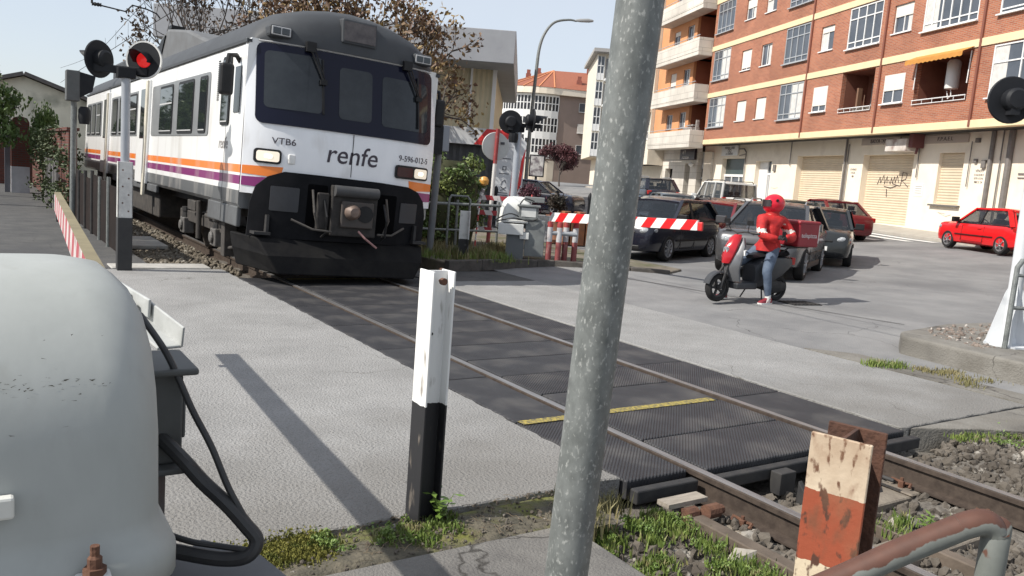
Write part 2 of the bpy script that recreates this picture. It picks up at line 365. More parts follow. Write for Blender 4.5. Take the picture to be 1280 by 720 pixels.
# dirt pad on the far side of the line
pad = [(7.35,13.25),(9.1,13.62),(10.0,13.47),(11.8,11.95),(12.6,12.4),(12.7,14.2),(13.0,22),(14,34),(8.4,34),(7.3,20)]
sb = B(); sb.prism(pad, -.2, .165, 'XY'); struct(sb.build('earth_bank', mat('dirt', (.10,.085,.065), (.19,.165,.13), 4, .95, 0, .7, 35, third=(.09,.09,.04), tscale=1.2, tlo=.5, thi=.65), bevel=.03))
kb = mat('dark_kerb', (.055,.05,.045), (.10,.09,.08), 6, .9, 0, .4, 40)
kr = thing('kerb_edging', 'dark worn kerb edging along the far dirt pad below the red and white posts', 'kerb', (0,0,0))
kp = [(7.35,13.22),(8.2,13.42),(9.1,13.6),(9.6,13.53),(10.0,13.45),(10.6,12.97),(11.2,12.45),(11.8,11.93)]
for i in range(len(kp)-1):
    p, q = Vector((*kp[i],0)), Vector((*kp[i+1],0)); d = (q-p)*.006
    bb = B(); bb.beam((p+d)+Vector((0,0,.09)), (q-d)+Vector((0,0,.09)), .14, .22); bb.build('kerbstone', kb, kr, bevel=.02)

# rails and sleepers
tr = thing('railway_track', 'pair of brown steel rails on sleepers running under the train through the crossing', 'railway track')
prof = [(-.075,-.172),(.075,-.172),(.075,-.16),(.012,-.145),(.010,-.045),(.036,-.036),(.036,-.006),(.028,0),(-.028,0),(-.036,-.006),(-.036,-.036),(-.010,-.045),(-.012,-.145),(-.075,-.16)]
rail_m = mat('rail_steel', (.042,.031,.025), (.075,.057,.045), 14, .7, .1, .1, 40, spec=.3)
shine = mat('worn_rail_top', (.28,.275,.275), (.18,.172,.168), 20, .38, .5, stretch=(1,.1,1))
for x in (RX0, RX1):
    b = B(); b.prism([(u+x, v) for u, v in prof], -10, 85, 'XZ'); r = b.build('rail', rail_m, tr)
    b = B(); b.box(x-.031, x+.031, -10, 85, .0005, .003); b.build('running_surface', shine, r)
slm = mat('sleeper', (.15,.125,.10), (.22,.19,.15), 7, .9, 0, .4, 50)
proto = None
ys = [3.08-.6*i for i in range(16)] + [13.5+.62*i for i in range(60)]
for y in ys:
    if proto is None:
        b = B(); b.box(-1.3, 1.3, -.12, .12, -.14, .012); b.box(-1.02,-.66,-.13,.13,.012,.03); b.box(.66,1.02,-.13,.13,.012,.03)
        s = proto = b.build('sleeper', slm, tr, bevel=.012, seg=1)
    else: s = proto.copy(); COL.objects.link(s)
    s.location = ((RX0+RX1)/2, y, -.208)
    if y < 3.2:
        for x in (RX0, RX1):
            for sx in (-1, 1):
                cl = B(); cl.m = Matrix.Translation((x+sx*.1-(RX0+RX1)/2, 0, 0))
                cl.tube([(-.02,-.07,.05),(0,-.07,.075),(.02,-.02,.06),(.02,.02,.06),(0,.07,.075),(-.02,.07,.05)], .011, 6); cl.lathe([(.022,.03),(.022,.075),(.012,.08),(.012,.1)], n=6)
                cl.build('rail_clip', rust, s)
# rubber deck panels
def rubber_mat(name, ang):
    m = mat(name, (.022,.022,.025), (.04,.04,.044), 2.5, .6, 0, spec=.4, third=(.085,.08,.075), tscale=2.2, tlo=.5, thi=.8)
    n = m.node_tree.nodes; l = m.node_tree.links; p = n['Principled BSDF']
    tc = n.new('ShaderNodeTexCoord'); mp = n.new('ShaderNodeMapping'); mp.inputs['Rotation'].default_value = (0,0,ang); l.new(tc.outputs['Object'], mp.inputs['Vector'])
    w = n.new('ShaderNodeTexWave'); w.wave_type = 'BANDS'; w.bands_direction = 'X'; w.inputs['Scale'].default_value = 15.0; w.inputs['Distortion'].default_value = .0
    l.new(mp.outputs[0], w.inputs['Vector'])
    bp = n.new('ShaderNodeBump'); bp.inputs['Strength'].default_value = .6; bp.inputs['Distance'].default_value = .01
    l.new(w.outputs['Fac'], bp.inputs['Height']); l.new(bp.outputs[0], p.inputs['Normal'])
    return m
rm = [rubber_mat('ribbed_rubber', radians(45)), rubber_mat('ribbed_rubber_cross', radians(-45)), rubber_mat('ribbed_rubber_long', radians(-20))]
dk = thing('rubber_crossing_deck', 'black ribbed rubber level crossing deck between and beside the rails', 'crossing deck')
def panels(x0, x1, y0, y1, n, zt=-.006, seq=None):
    L = (y1-y0)/n; pro = {}
    for i in range(n):
        k = random.choice([0,0,0,1,2]) if seq is None else seq[i % len(seq)]
        if k not in pro:
            b = B(); g = .006
            b.box(x0+g-(x0+x1)/2, x1-g-(x0+x1)/2, -L/2+g, L/2-g, -.13, 0); s = pro[k] = b.build('rubber_panel', rm[k], dk, bevel=.012)
        else: s = pro[k].copy(); COL.objects.link(s)
        s.location = ((x0+x1)/2, y0+L*(i+.5), zt - random.random()*.004)
panels(RX0+.085, RX1-.085, 3.56, 12.46, 14, seq=[0,0,2,0,1,1,0,0,2,0,0])
panels(3.376, RX0-.045, 3.60, 12.46, 7)
panels(RX1+.045, 6.38, 3.58, 12.46, 7)
yel = mat('yellow_road_paint', (.36,.285,.06), (.10,.088,.055), 30, .75, lo=.40, hi=.60, stretch=(1.6,.8,1))
b = B(); b.box(3.40, RX0-.06, 4.78, 4.87, -.003, -.001); b.box(RX0+.10, 5.46, 4.80, 4.89, -.003, -.001)
tag(b.build('yellow_line', yel), 'worn yellow line painted across the rubber deck near the grey pole', 'road marking')
b = B(); b.box(RX0+.1, RX1-.1, 12.25, 12.33, -.003, -.001)
tag(b.build('yellow_line', yel), 'thin yellow line painted across the deck under the nose of the train', 'road marking')
# steel end plates and loose timbers at the near end of the deck
ep = thing('deck_end_stop', 'black steel deck end plates and brackets bolted across the track beside the grass', 'end stop')
b = B(); b.box(RX0+.12, RX1-.12, 3.46, 3.53, -.12, -.035); b.build('end_plate', darksteel, ep, bevel=.01)
b = B(); b.box(3.36, RX0-.07, 3.48, 3.55, -.12, -.03); b.build('end_plate', darksteel, ep, bevel=.01)
b = B(); b.box(RX1+.06, 6.4, 3.46, 3.54, -.12, -.03); b.build('end_plate', darksteel, ep, bevel=.01)
for x in (4.55, 4.95, 5.3):
    b = B(); b.box(x, x+.16, 3.36, 3.45, -.20, -.045); b.prism([(3.10,-.2),(3.24,-.2),(3.24,-.05)], x+.02, x+.06, 'YZ'); b.tube([(x+.08,3.26,-.1),(x+.08,3.05,-.1)], .015, 8); b.build('bracket', darksteel, ep, bevel=.006)
b = B(); b.box(3.45, 3.78, 3.30, 3.40, -.09, -.06); b.build('packing_board', mat('weathered_timber', (.23,.20,.165), (.33,.29,.24), 6, .9, 0, .3, 30, stretch=(1,6,1)), ep)
wt = _M['weathered_timber']
brn = mat('brown_steel_beam', (.085,.066,.05), (.14,.11,.085), 5, .75, .1, .15, 30)
for i, (x, y0, y1, z, lab) in enumerate([(3.60,-2.5,3.22,-.12,'brown steel guard beam lying outside the near rail past the grass'), (4.72,-2.5,3.02,-.17,'long brown guard beam lying between the rails left of the rusty post')]):
    b = B(); b.box(x-.06, x+.06, y0, y1, z-.1, z); b.box(x-.075, x-.06, y0, y1, z-.1, z+.02)
    tag(b.build('guard_beam', brn, bevel=.008), lab, 'beam')
b = B(); b.lathe([(.045,-.07),(.045,.03),(.03,.04),(.03,.07)], (3.73,3.2,-.10), 'X', 10); b.lathe([(.045,-.07),(.045,.03),(.03,.04)], (3.62,3.27,-.13), 'X', 10)
tag(b.build('pipe_end', rust), 'rusty capped bolt ends between the near rail and the grass', 'bolt')

# scattered stones: one mesh
def stones(name, n, xr, yr, zf, s0, s1, seed=1, m=stone_m, keep=None):
    rnd = random.Random(seed); ico = bmesh.new(); bmesh.ops.create_icosphere(ico, subdivisions=1, radius=1)
    iv = [v.co.copy() for v in ico.verts]; jf = [tuple(v.index for v in f.verts) for f in ico.faces]; ico.free()
    b = B()
    while n > 0:
        x, y = rnd.uniform(*xr), rnd.uniform(*yr)
        if keep and not keep(x, y): continue
        n -= 1; s = s0*(s1/s0)**rnd.random(); q = Euler((rnd.random()*6, rnd.random()*6, rnd.random()*6)).to_matrix()
        sx, sy, sz = rnd.uniform(.7,1.3), rnd.uniform(.7,1.2), rnd.uniform(.5,.85); z = zf(x, y) + s*rnd.uniform(-.1,.45)
        o = len(b.v)
        for v in iv:
            k = rnd.uniform(.72,1.12); p = q @ Vector((v.x*sx*k, v.y*sy*k, v.z*sz*k))*s; b.v.append((x+p.x, y+p.y, z+p.z))
        b.f += [tuple(i+o for i in f) for f in jf]
    return b.build(name, m, fix=False)
def nr(x): return min(abs(x-RX0), abs(x-RX1))
bz = lambda x, y: -.20 + .05*noise.noise((x*2.2, y*2.2, 3)) - .05*(4.1 < x < 5.5) + .12*sst((x-6.3)/.8)
o = stuff(stones('ballast_stones', 9000, (2.7, 8.0), (.2, 3.45), bz, .018, .05, 1, keep=lambda x, y: nr(x) > .09)); tag(o, 'loose grey brown ballast stones beside the rails at lower right', 'gravel')
o = stuff(stones('ballast_stones', 2200, (2.45, 3.7), (13.4, 24), lambda x, y: -.10, .03, .07, 2, m=mat('brown_stone', (.17,.145,.11), (.09,.075,.055), 5, .95, third=(.30,.28,.24), tscale=7))); tag(o, 'brown ballast stones beside the train wheels on the left', 'gravel')
o = stuff(stones('rubble', 520, (9.7, 12.9), (4.6, 5.75), lambda x, y: .265, .008, .042, 3, m=mat('pale_rubble', (.24,.195,.165), (.12,.095,.08), 6, .95, third=(.40,.37,.34), tscale=8, tlo=.58, thi=.63), keep=lambda x, y: y > 4.62 + .42*(x-9.6)*.3 and (x-9.9)*.9 > (y-5.4))); tag(o, 'pale broken rubble on the raised traffic island at the right edge', 'rubble')
o = stuff(stones('grit', 900, (-1, 2.9), (3.22, 3.66), lambda x, y: -.005, .004, .016, 4)); tag(o, 'small grit and debris along the verge in front of the concrete', 'grit')
for i, (x, y, s) in enumerate([(3.45,2.75,.13),(3.40,2.45,.10),(3.28,2.35,.09),(5.0,2.75,.12),(7.0,2.9,.08),(7.35,2.75,.06),(8.1,3.0,.06)]):
    o = stones('boulder', 1, (x,x), (y,y), bz, s, s, 20+i, m=mat('pale_stone', (.36,.33,.28), (.22,.2,.17), 5, .9, 0, .3, 30))
    o['group'] = 'larger pale stones in the ballast'; tag(o, ['pale flat stone at the edge of the grass beside the near rail','smaller pale stone below the grass edge','lowest pale stone by the grass at the frame bottom','pale block between the rails beside the rusty post','pale stone on the ballast beyond the far rail','little pale stone on the ballast near the weeds','white scrap stone in the weeds at the right edge'][i], 'stone')

# grass and moss
def grass(name, n, spot, h0, h1, m, seed, label, zf=lambda x, y: 0, lean=.5, wd=.006):
    rnd = random.Random(seed); b = B()
    for _ in range(n):
        x, y = spot(rnd); z = zf(x, y); h = rnd.uniform(h0, h1); a = rnd.uniform(0, 2*pi); w = wd*rnd.uniform(.6,1.3)
        dx, dy = cos(a)*w, sin(a)*w; la = rnd.uniform(0, 2*pi); l = lean*h*rnd.random(); lx, ly = cos(la)*l, sin(la)*l
        o = len(b.v)
        b.v += [(x-dx,y-dy,z),(x+dx,y+dy,z),(x+dx*.7+lx*.35,y+dy*.7+ly*.35,z+h*.55),(x-dx*.7+lx*.35,y-dy*.7+ly*.35,z+h*.55),(x+lx,y+ly,z+h*(1-.3*l/max(h,1e-6)))]
        b.f += [(o,o+1,o+2,o+3),(o+3,o+2,o+4)]
    o = stuff(b.build(name, m, fix=False)); return tag(o, label, 'grass')
gg = mat('grass_green', (.08,.13,.022), (.16,.21,.045), 7, .65, third=(.22,.20,.09), tscale=11, tlo=.54, thi=.66)
gy_ = mat('grass_dry', (.16,.15,.06), (.24,.20,.10), 3, .7, third=(.08,.11,.03), tscale=2)
def blob(pts):
    def f(r):
        x, y, s = r.choice(pts); return x + r.gauss(0, s), y + r.gauss(0, s)
    return f
rn = random.Random(5)
g1 = [(rn.uniform(2.72,3.42), rn.uniform(2.3,3.4), rn.uniform(.02,.06)) for _ in range(30)]
grass('grass', 5200, blob(g1), .012, .085, gg, 1, 'bright green weeds and grass growing in front of the deck end', lambda x, y: -.15)
grass('grass', 900, blob([(rn.uniform(2.62,3.1), rn.uniform(3.2,3.56), .05) for _ in range(9)]), .04, .16, gy_, 2, 'dry straw coloured grass beside the grey pole foot', lambda x, y: -.08)
grass('grass', 1500, blob([(rn.uniform(6.7,8.6), rn.uniform(2.9,3.4), rn.uniform(.04,.1)) for _ in range(16)]), .02, .06, gg, 3, 'green weeds along the ballast edge at the right', lambda x, y: -.06)
grass('grass', 420, blob([(8.62,5.2,.07),(8.75,5.12,.06),(8.5,5.27,.04)]), .03, .11, gg, 4, 'single bright green tuft at the corner of the traffic island', lambda x, y: .005, .8)
grass('grass', 700, blob([(rn.uniform(8.7,9.35), rn.uniform(3.4,5.0), .07) for _ in range(9)]), .02, .07, gy_, 5, 'dry yellowish weeds along the kerb of the traffic island', lambda x, y: .01)
grass('grass', 1100, blob([(rn.uniform(1.25,2.1), rn.uniform(3.3,3.6), .035) for _ in range(9)]), .01, .045, gg, 6, 'low green weeds around the foot of the black and white post', lambda x, y: -.01)
grass('moss', 4200, blob([(rn.uniform(.85,1.6), rn.uniform(3.45,3.62), .06) for _ in range(12)]), .008, .022, mat('moss', (.12,.12,.02), (.18,.17,.035), 7, .9, third=(.07,.09,.015), tscale=9), 7, 'yellow green moss strip at the edge of the concrete', lambda x, y: -.004, .5, .008)
grass('grass', 3600, blob([(rn.uniform(7.3,9.9), rn.uniform(13.5,15.6), rn.uniform(.1,.25)) for _ in range(24)]), .06, .3, gy_, 8, 'dry rough grass on the dirt pad between the train and the far barrier machine', lambda x, y: .16, .5, .01)
grass('grass', 1200, blob([(rn.uniform(7.2,9.0), rn.uniform(13.4,14.4), rn.uniform(.08,.2)) for _ in range(12)]), .05, .22, gg, 9, 'green grass at the foot of the small black and white post', lambda x, y: .16, .5, .01)
grass('grass', 500, blob([(rn.uniform(4.1,5.3), rn.uniform(2.4,3.1), .04) for _ in range(5)]), .03, .1, gg, 10, 'sparse green shoots between the rails', lambda x, y: -.2)
def leafy(name, label, loc, n, h, s, m, seed, spread=.05):
    r = random.Random(seed); t = thing(name, label, 'plant', loc); st = B(); lv = B()
    for i in range(n):
        a = r.uniform(0, 2*pi); tip = Vector((cos(a)*spread*r.uniform(.3,1), sin(a)*spread*r.uniform(.3,1), h*r.uniform(.45,1)))
        st.tube([(0,0,0), tip*.55+Vector((0,0,.02)), tip], .0022, 4)
        for k in range(4):
            p = tip*(.45+.18*k); b_ = r.uniform(0, 2*pi); d = Vector((cos(b_), sin(b_), r.uniform(-.2,.4))).normalized()*s*r.uniform(.7,1.2); w = d.cross(Vector((0,0,1))).normalized()*s*.28
            lv.add([p, p+d*.5+w, p+d, p+d*.5-w], [(0,1,2,3)])
    st.build('stem', m, t, fix=False); lv.build('foliage', m, t, fix=False); return t
leafm = mat('weed_leaf', (.09,.16,.025), (.15,.22,.045), 9, .5)
leafy('weed', 'leafy green weed growing against the black and white post', (2.03,3.53,-.01), 9, .16, .055, leafm, 3, .07)
leafy('weed', 'small green weed beside the rusty post between the rails', (4.95,2.55,-.18), 7, .1, .05, leafm, 5, .06)
# ================================================================== TRAIN
TR = thing('train', 'white regional diesel train with orange and purple stripes standing at the crossing', 'train', ((RX0+RX1)/2, 12.25, 0))
TILT = Matrix.Rotation(radians(2.0), 4, 'Y')
tw = mat('train_white', (.80,.80,.79), (.74,.74,.72), 1.5, .35, coat=.4)
fw_ = mat('train_front_white', (.82,.83,.85), (.74,.75,.77), 2.0, .35, coat=.4, third=(.60,.59,.58), tscale=3.5, tlo=.58, thi=.8, stretch=(1,1,.35))
tgrey = mat('train_roof_grey', (.055,.06,.066), (.042,.045,.05), 2, .6, spec=.3)
tskirt = mat('train_skirt_grey', (.10,.105,.11), (.075,.076,.078), 2, .6)
tband = mat('train_window_grey', (.20,.205,.21), (.16,.165,.17), 2, .35)
torange = mat('train_orange', (.80,.20,.02), rough=.35, coat=.4); tpurple = mat('train_purple', (.20,.012,.13), rough=.35, coat=.4)
tblack = mat('train_black', (.007,.0075,.009), (.013,.013,.015), 3, .75, spec=.12)
tmask = mat('train_windscreen_mask', (.007,.008,.02), rough=.15, spec=.22)
tglass = mat('train_glass', (.012,.015,.019), (.03,.035,.04), 1.3, .05, spec=.4)
sglass = mat('train_side_glass', (.02,.025,.027), rough=.03, spec=1.0)
side_paint = bands('train_side_paint', [(0,(.12,.125,.13)),(1.26,(.78,.78,.77)),(1.35,(.20,.012,.13)),(1.48,(.78,.78,.77)),(1.52,(.80,.20,.02)),(1.64,(.78,.78,.77))], rough=.32, coat=.4, dirt=(.50,.47,.43), dscale=2.2, stretch=(1,1,.25), dlo=.5, dhi=.85)
def tp(b, name, m, parent=TR, **k):
    o = b.build(name, m, parent, **k)
    if parent is TR: o.matrix_local = TILT
    return o
LEN = 19.7
b = B(); ring = [(-1.50,1.0),(-1.55,1.06),(-1.55,3.36),(-1.50,3.47),(1.50,3.47),(1.55,3.36),(1.55,1.06),(1.50,1.0)]
b.loft([[(x, y, z) for x, z in ring] for y in (.06, .3, LEN)]); body = tp(b, 'body', side_paint)
def bulge(x): return -.34*(1-min(1, abs(x)/1.56)**3.2)
def Yf(x, z):
    y = bulge(x)
    if z > 2.2: y += .20*((z-2.2)/1.3)**1.2
    if z < 1.3: y += .06*(1.3-z)
    return y
def patch(poly, off, thick, name, m, parent=TR, smooth=True, f=Yf, nx=18, nz=8):
    bm = bmesh.new(); vs = [bm.verts.new((x, 0, z)) for x, z in poly]; bm.faces.new(vs)
    xs = [p[0] for p in poly]; zs = [p[1] for p in poly]
    for i in range(1, nx):
        x = min(xs)+(max(xs)-min(xs))*i/nx
        bmesh.ops.bisect_plane(bm, geom=bm.verts[:]+bm.edges[:]+bm.faces[:], plane_co=(x,0,0), plane_no=(1,0,0))
    for i in range(1, nz):
        z = min(zs)+(max(zs)-min(zs))*i/nz
        bmesh.ops.bisect_plane(bm, geom=bm.verts[:]+bm.edges[:]+bm.faces[:], plane_co=(0,0,z), plane_no=(0,0,1))
    fs = bm.faces[:]
    for v in bm.verts: v.co.y = f(v.co.x, v.co.z) - off
    r = bmesh.ops.extrude_face_region(bm, geom=fs)
    for g in r['geom']:
        if isinstance(g, bmesh.types.BMVert): g.co.y -= thick
    bmesh.ops.recalc_face_normals(bm, faces=bm.faces)
    me = bpy.data.meshes.new(name); bm.to_mesh(me); bm.free()
    o = obj(name, me, m, parent, smooth)
    if parent is TR: o.matrix_local = TILT
    return o
def rrect(x0, x1, z0, z1, r, n=4, skew=0):
    p = []
    for cx, cz, a in ((x1-r,z1-r,0),(x0+r,z1-r,pi/2),(x0+r,z0+r,pi),(x1-r,z0+r,1.5*pi)):
        for k in range(n+1): p.append((cx+r*cos(a+pi/2*k/n), cz+r*sin(a+pi/2*k/n)+skew*(cx)))
    return p
patch([(-1.55,1.24),(1.55,1.24),(1.55,3.46),(-1.55,3.46)], -.02, .03, 'front_shell', fw_)
for s in (-1, 1):
    patch([(s*1.548,1.52),(s*1.05,1.50),(s*1.02,1.66),(s*1.548,1.64)][::s], .011, .004, 'front_stripe', torange, nx=6, nz=1)
    patch([(s*1.548,1.35),(s*1.25,1.34),(s*1.22,1.49),(s*1.548,1.48)][::s], .011, .004, 'front_stripe', tpurple, nx=6, nz=1)
mask = patch(rrect(-1.43,1.43,2.27,3.43,.10), .012, .018, 'windscreen', tmask)
for x0, x1, z0, z1 in ((-1.33,-.52,2.50,3.32),(-.26,.27,2.47,3.24),(.44,1.33,2.45,3.22)):
    patch(rrect(x0,x1,z0,z1,.07), .033, .003, 'pane', tglass, mask, nx=8, nz=4)
arch = [(-1.44,.62),(1.44,.62),(1.43,1.12),(1.36,1.34),(1.22,1.49),(1.0,1.56),(.5,1.585),(-.5,1.60),(-1.0,1.60),(-1.22,1.51),(-1.37,1.36),(-1.43,1.12)]
shroud = patch(arch, .022, .03, 'lower_shroud', tblack)
for x0, x1, z0, z1 in ((-1.18,-.78,1.02,1.38),(.88,1.22,.98,1.30)):
    patch(rrect(x0,x1,z0,z1,.02), .054, .012, 'shroud_plate', mat('plate_grey', (.035,.037,.044), (.028,.029,.032), 3, .5), shroud, nx=4, nz=2)
b = B(); b.box(-.32,.42,-.50,-.2,.72,1.48); b.box(-.52,-.34,-.45,-.2,.8,1.35)
cp = tp(b, 'coupler', mat('coupler_grey', (.022,.021,.02), (.045,.04,.037), 8, .7, spec=.3), bevel=.02)
b = B(); b.tube([(-.3,-.52,1.40),(.4,-.52,1.40)], .085, 12); b.build('coupler_hood', mat('hood_grey', (.06,.06,.062), (.04,.04,.04), 4, .6), cp, smooth=True)
cpm = mat('coupler_worn', (.22,.16,.13), (.12,.09,.075), 7, .55, .3)
b = B(); b.box(-.18,.34,-.56,-.5,.86,1.26); b.build('coupler_face', mat('coupler_face_brown', (.06,.047,.042), (.05,.045,.04), 9, .6), cp, bevel=.02)
b = B(); b.lathe([(.0,-.70),(.07,-.69),(.11,-.64),(.12,-.56)], (-.02,0,1.10), 'Y', 14); b.build('coupler_cone', cpm, cp, smooth=True)
b = B(); b.lathe([(.13,-.57),(.13,-.56),(.09,-.565),(.085,-.5)], (.20,0,1.08), 'Y', 14); b.build('coupler_socket', black, cp, smooth=True)
b = B(); b.tube([(.10,-.58,.82),(.2,-.62,.72),(.42,-.58,.58)], .017, 6); b.build('brake_hose', mat('hose_pink', (.36,.20,.19), rough=.6), cp)
for x in (-.42,.55):
    b = B(); b.tube([(x,-.44,1.25),(x+.02,-.55,1.0),(x+.03,-.5,.75),(x,-.42,.68)], .02, 6); b.build('air_hose', black, cp)
for x0, x1, z0, z1 in ((-.66,-.36,.80,1.46),(.47,.80,.78,1.40)): patch(rrect(x0,x1,z0,z1,.03), .053, .004, 'recess_shade_patch', mat('recess_shade_black', (.003,.003,.0035), rough=.9, spec=.05), shroud, nx=3, nz=2)  # flat black patches painting the shade of the recesses beside the coupler
for P in ([(-.60,-.42,1.38),(-.58,-.50,1.05),(-.50,-.46,.82)],[(.60,-.40,1.34),(.63,-.48,1.0),(.55,-.46,.74)],[(-.9,-.42,.92),(-.6,-.52,.80),(-.3,-.52,.78)],[(.95,-.38,.9),(.7,-.48,.78),(.45,-.5,.78)]):
    b = B(); b.tube(P, .018, 6); b.build('brake_pipe', mat('pipe_dusty', (.05,.045,.04), (.09,.08,.07), 8, .7), cp)
for s in (-1, 1):
    b = B(); b.box(s*1.16,s*1.40,-.34,-.05,.66,.70); b.box(s*1.18,s*1.22,-.30,-.05,.70,.95); tp(b, 'step', darksteel)
# snow plough
b = B(); b.loft([[(-1.52,.55,.62),(-1.35,-.30,.62),(1.35,-.30,.62),(1.52,.55,.62)],[(-1.5,.45,.40),(-1.25,-.55,.38),(1.25,-.55,.38),(1.5,.45,.40)],[(-1.42,.45,.13),(-1.1,-.62,.12),(1.1,-.62,.12),(1.42,.45,.13)]])
tp(b, 'plough', mat('plough_black', (.007,.007,.008), (.015,.0145,.014), 3, .75, spec=.12), bevel=.02)
# roof
b = B(); R_ = []
hx = [-1.50,-1.46,-1.32,-1.05,-.7,-.35,0,.35,.7,1.05,1.32,1.46,1.50]; hz = [0,.14,.33,.50,.61,.675,.70,.675,.61,.50,.33,.14,0]
for y, h, fb in ((-.03,.0,1),(-.02,.25,1),(.03,.55,1),(.16,.80,.95),(.36,.94,.8),(.7,1.0,.4),(1.2,1,0),(LEN,1,0)):
    R_.append([(x*(1-.04*(1-h)), y + (bulge(x)+.16)*fb + (.10 if abs(x) > 1.4 else 0)*0, 3.455 + z*h) for x, z in zip(hx, hz)])
b.loft(R_); roof = tp(b, 'roof', tgrey, smooth=True, angle=50)
for s in (-1, 1):
    b = B(); b.box(s*1.50, s*1.575, .05, LEN, 3.40, 3.445); tp(b, 'gutter', tgrey)
b = B(); b.prism([(4.9,3.95),(7.3,4.45),(9.5,4.70),(10.3,4.55),(11.3,3.85)], -.95, .95, 'YZ'); tp(b, 'roof_fairing', mat('fairing_grey', (.13,.135,.14), (.1,.1,.1), 2, .6), bevel=.06)
b = B(); b.prism([(9.6,4.55),(10.2,4.42),(11.0,3.95),(10.2,3.95)], -.98, -.94, 'YZ'); tp(b, 'fairing_vent', black)
b = B(); b.box(-.9,-.6,9.3,9.7,4.70,4.78); b.box(-.9,-.75,10.8,11.0,4.1,4.42); tp(b, 'roof_aerial', black)
b = B(); b.box(-1.2,1.1,11.5,16.5,3.8,4.3); tp(b, 'roof_unit', tgrey, bevel=.08)
# roof marker lights and destination display
def roofy(x, z):                   # front face of the roof cap at height z
    h = (z-3.455)/.66; yb = interp(h, [0,.25,.55,.80,.94,1], [-.03,-.02,.03,.16,.36,.7]); return yb + bulge(x) + .16
rim = mat('lamp_rim', (.45,.45,.45), rough=.4)
for x, z in ((-1.15,3.60),(1.15,3.60)):
    y = roofy(x, z)
    b = B(); b.box(x-.17,x+.17,y-.07,y+.2,z-.085,z+.085); h = tp(b, 'marker_light', tgrey, bevel=.04)
    b = B(); b.box(x-.14,x+.14,y-.076,y-.06,z-.062,z+.062); b.build('rim', rim, h, bevel=.025)
    b = B(); b.box(x-.12,x-.008,y-.083,y-.07,z-.045,z+.045); b.box(x+.008,x+.12,y-.083,y-.07,z-.045,z+.045); b.build('lens', glassdark, h, bevel=.012)
y = roofy(0, 3.72)
b = B(); b.prism([(y-.06,3.60),(y-.02,3.97),(y+.5,4.0),(y+.5,3.6)], -.26, .30, 'YZ'); dd = tp(b, 'destination_display', tgrey, bevel=.03)
b = B(); b.slab([(-.23,y-.062,3.64),(.27,y-.062,3.64),(.27,y-.03,3.93),(-.23,y-.03,3.93)], .006); b.build('display_glass', mat('display_glass', (.045,.035,.035), (.10,.085,.08), 7, .15), dd)
# headlights
lampm = mat('headlamp_lens', (.75,.68,.58), rough=.15, emit=(1,.86,.66), estr=.35)
core = mat('headlamp_core', (1,.9,.7), emit=(1,.85,.6), estr=3.0)
for s, x0, x1, zz in ((-1,-1.42,-1.06,1.80),(1,.74,1.42,1.79)):
    h = patch(rrect(x0,x1,zz-.105,zz+.105,.05), .010, .03, 'headlight', black, nx=4, nz=2)
    lx0, lx1 = (x0+.03, x1-.03) if s < 0 else (x0+.37, x1-.03)
    patch(rrect(lx0,lx1,zz-.075,zz+.075,.035), .042, .006, 'lens', lampm, h, nx=3, nz=2)
    cx = (lx0+lx1)/2; patch(rrect(cx-.05,cx+.05,zz-.025,zz+.025,.02), .049, .004, 'bulb', core, h, nx=2, nz=1)
    if s > 0: patch(rrect(x0+.03,x0+.34,zz-.075,zz+.075,.035), .042, .005, 'tail_lens', mat('tail_lens', (.05,.012,.012), rough=.15), h, nx=3, nz=2)
b = B(); b.box(-.96,-.86,-.31,-.24,1.72,1.86); tp(b, 'socket_box', whitep, bevel=.012)
for x, sk in ((-.72,.20),(.86,.24)):
    b = B(); y0 = Yf(x, 3.45)-.1
    b.box(x-.07,x+.07,y0-.03,y0+.08,3.38,3.52); b.tube([(x,y0,3.42),(x+sk,Yf(x+sk,2.95)-.07,2.98)], .016, 6); b.tube([(x+.07,y0,3.40),(x+sk+.03,Yf(x+sk,2.95)-.07,2.96)], .011, 5)
    b.beam((x+sk-.01,Yf(x+sk,3.3)-.05,3.30),(x+sk+.02,Yf(x+sk,2.5)-.05,2.50), .03, .025); b.box(x+sk-.05,x+sk+.05,Yf(x+sk,2.95)-.09,Yf(x+sk,2.95)-.04,2.93,3.0)
    tp(b, 'wiper', black)
b = B(); b.tube([(x, Yf(x,3.445)-.03, 3.45) for x in frange(-1.45,1.45,14)], .012, 6); tp(b, 'brow_trim', rim)
blk = mat('lettering_dark', (.045,.035,.05), rough=.4)
def front_text(t, size, x, z, sx=1, shear=0, m=blk):
    me = text_mesh(t, size, .004, shear)
    for v in me.vertices:
        vx, vz = v.co.x*sx + x, v.co.y + z; d = v.co.z; v.co = (vx, Yf(vx, vz)-.014-d, vz)
    o = obj('lettering', me, m, TR); o.matrix_local = TILT; return o
b = B(); b.box(-.004,.004,Yf(0,1.9)-.016,Yf(0,1.9)-.008,1.62,2.26); tp(b, 'panel_seam', tskirt)
front_text('renfe', .40, .0, 1.93, 1.0, .12); b = B(); b.box(-.004,.004,Yf(0,1.9)-.016,Yf(0,1.9)-.008,1.62,2.26); tp(b, 'panel_seam', tskirt)
front_text('renfe', .40, .004, 1.934, 1.0, .12)
front_text('VTB6', .135, -1.03, 2.03, 1.1); front_text('9-596-012-5', .13, 1.10, 2.0, .95)
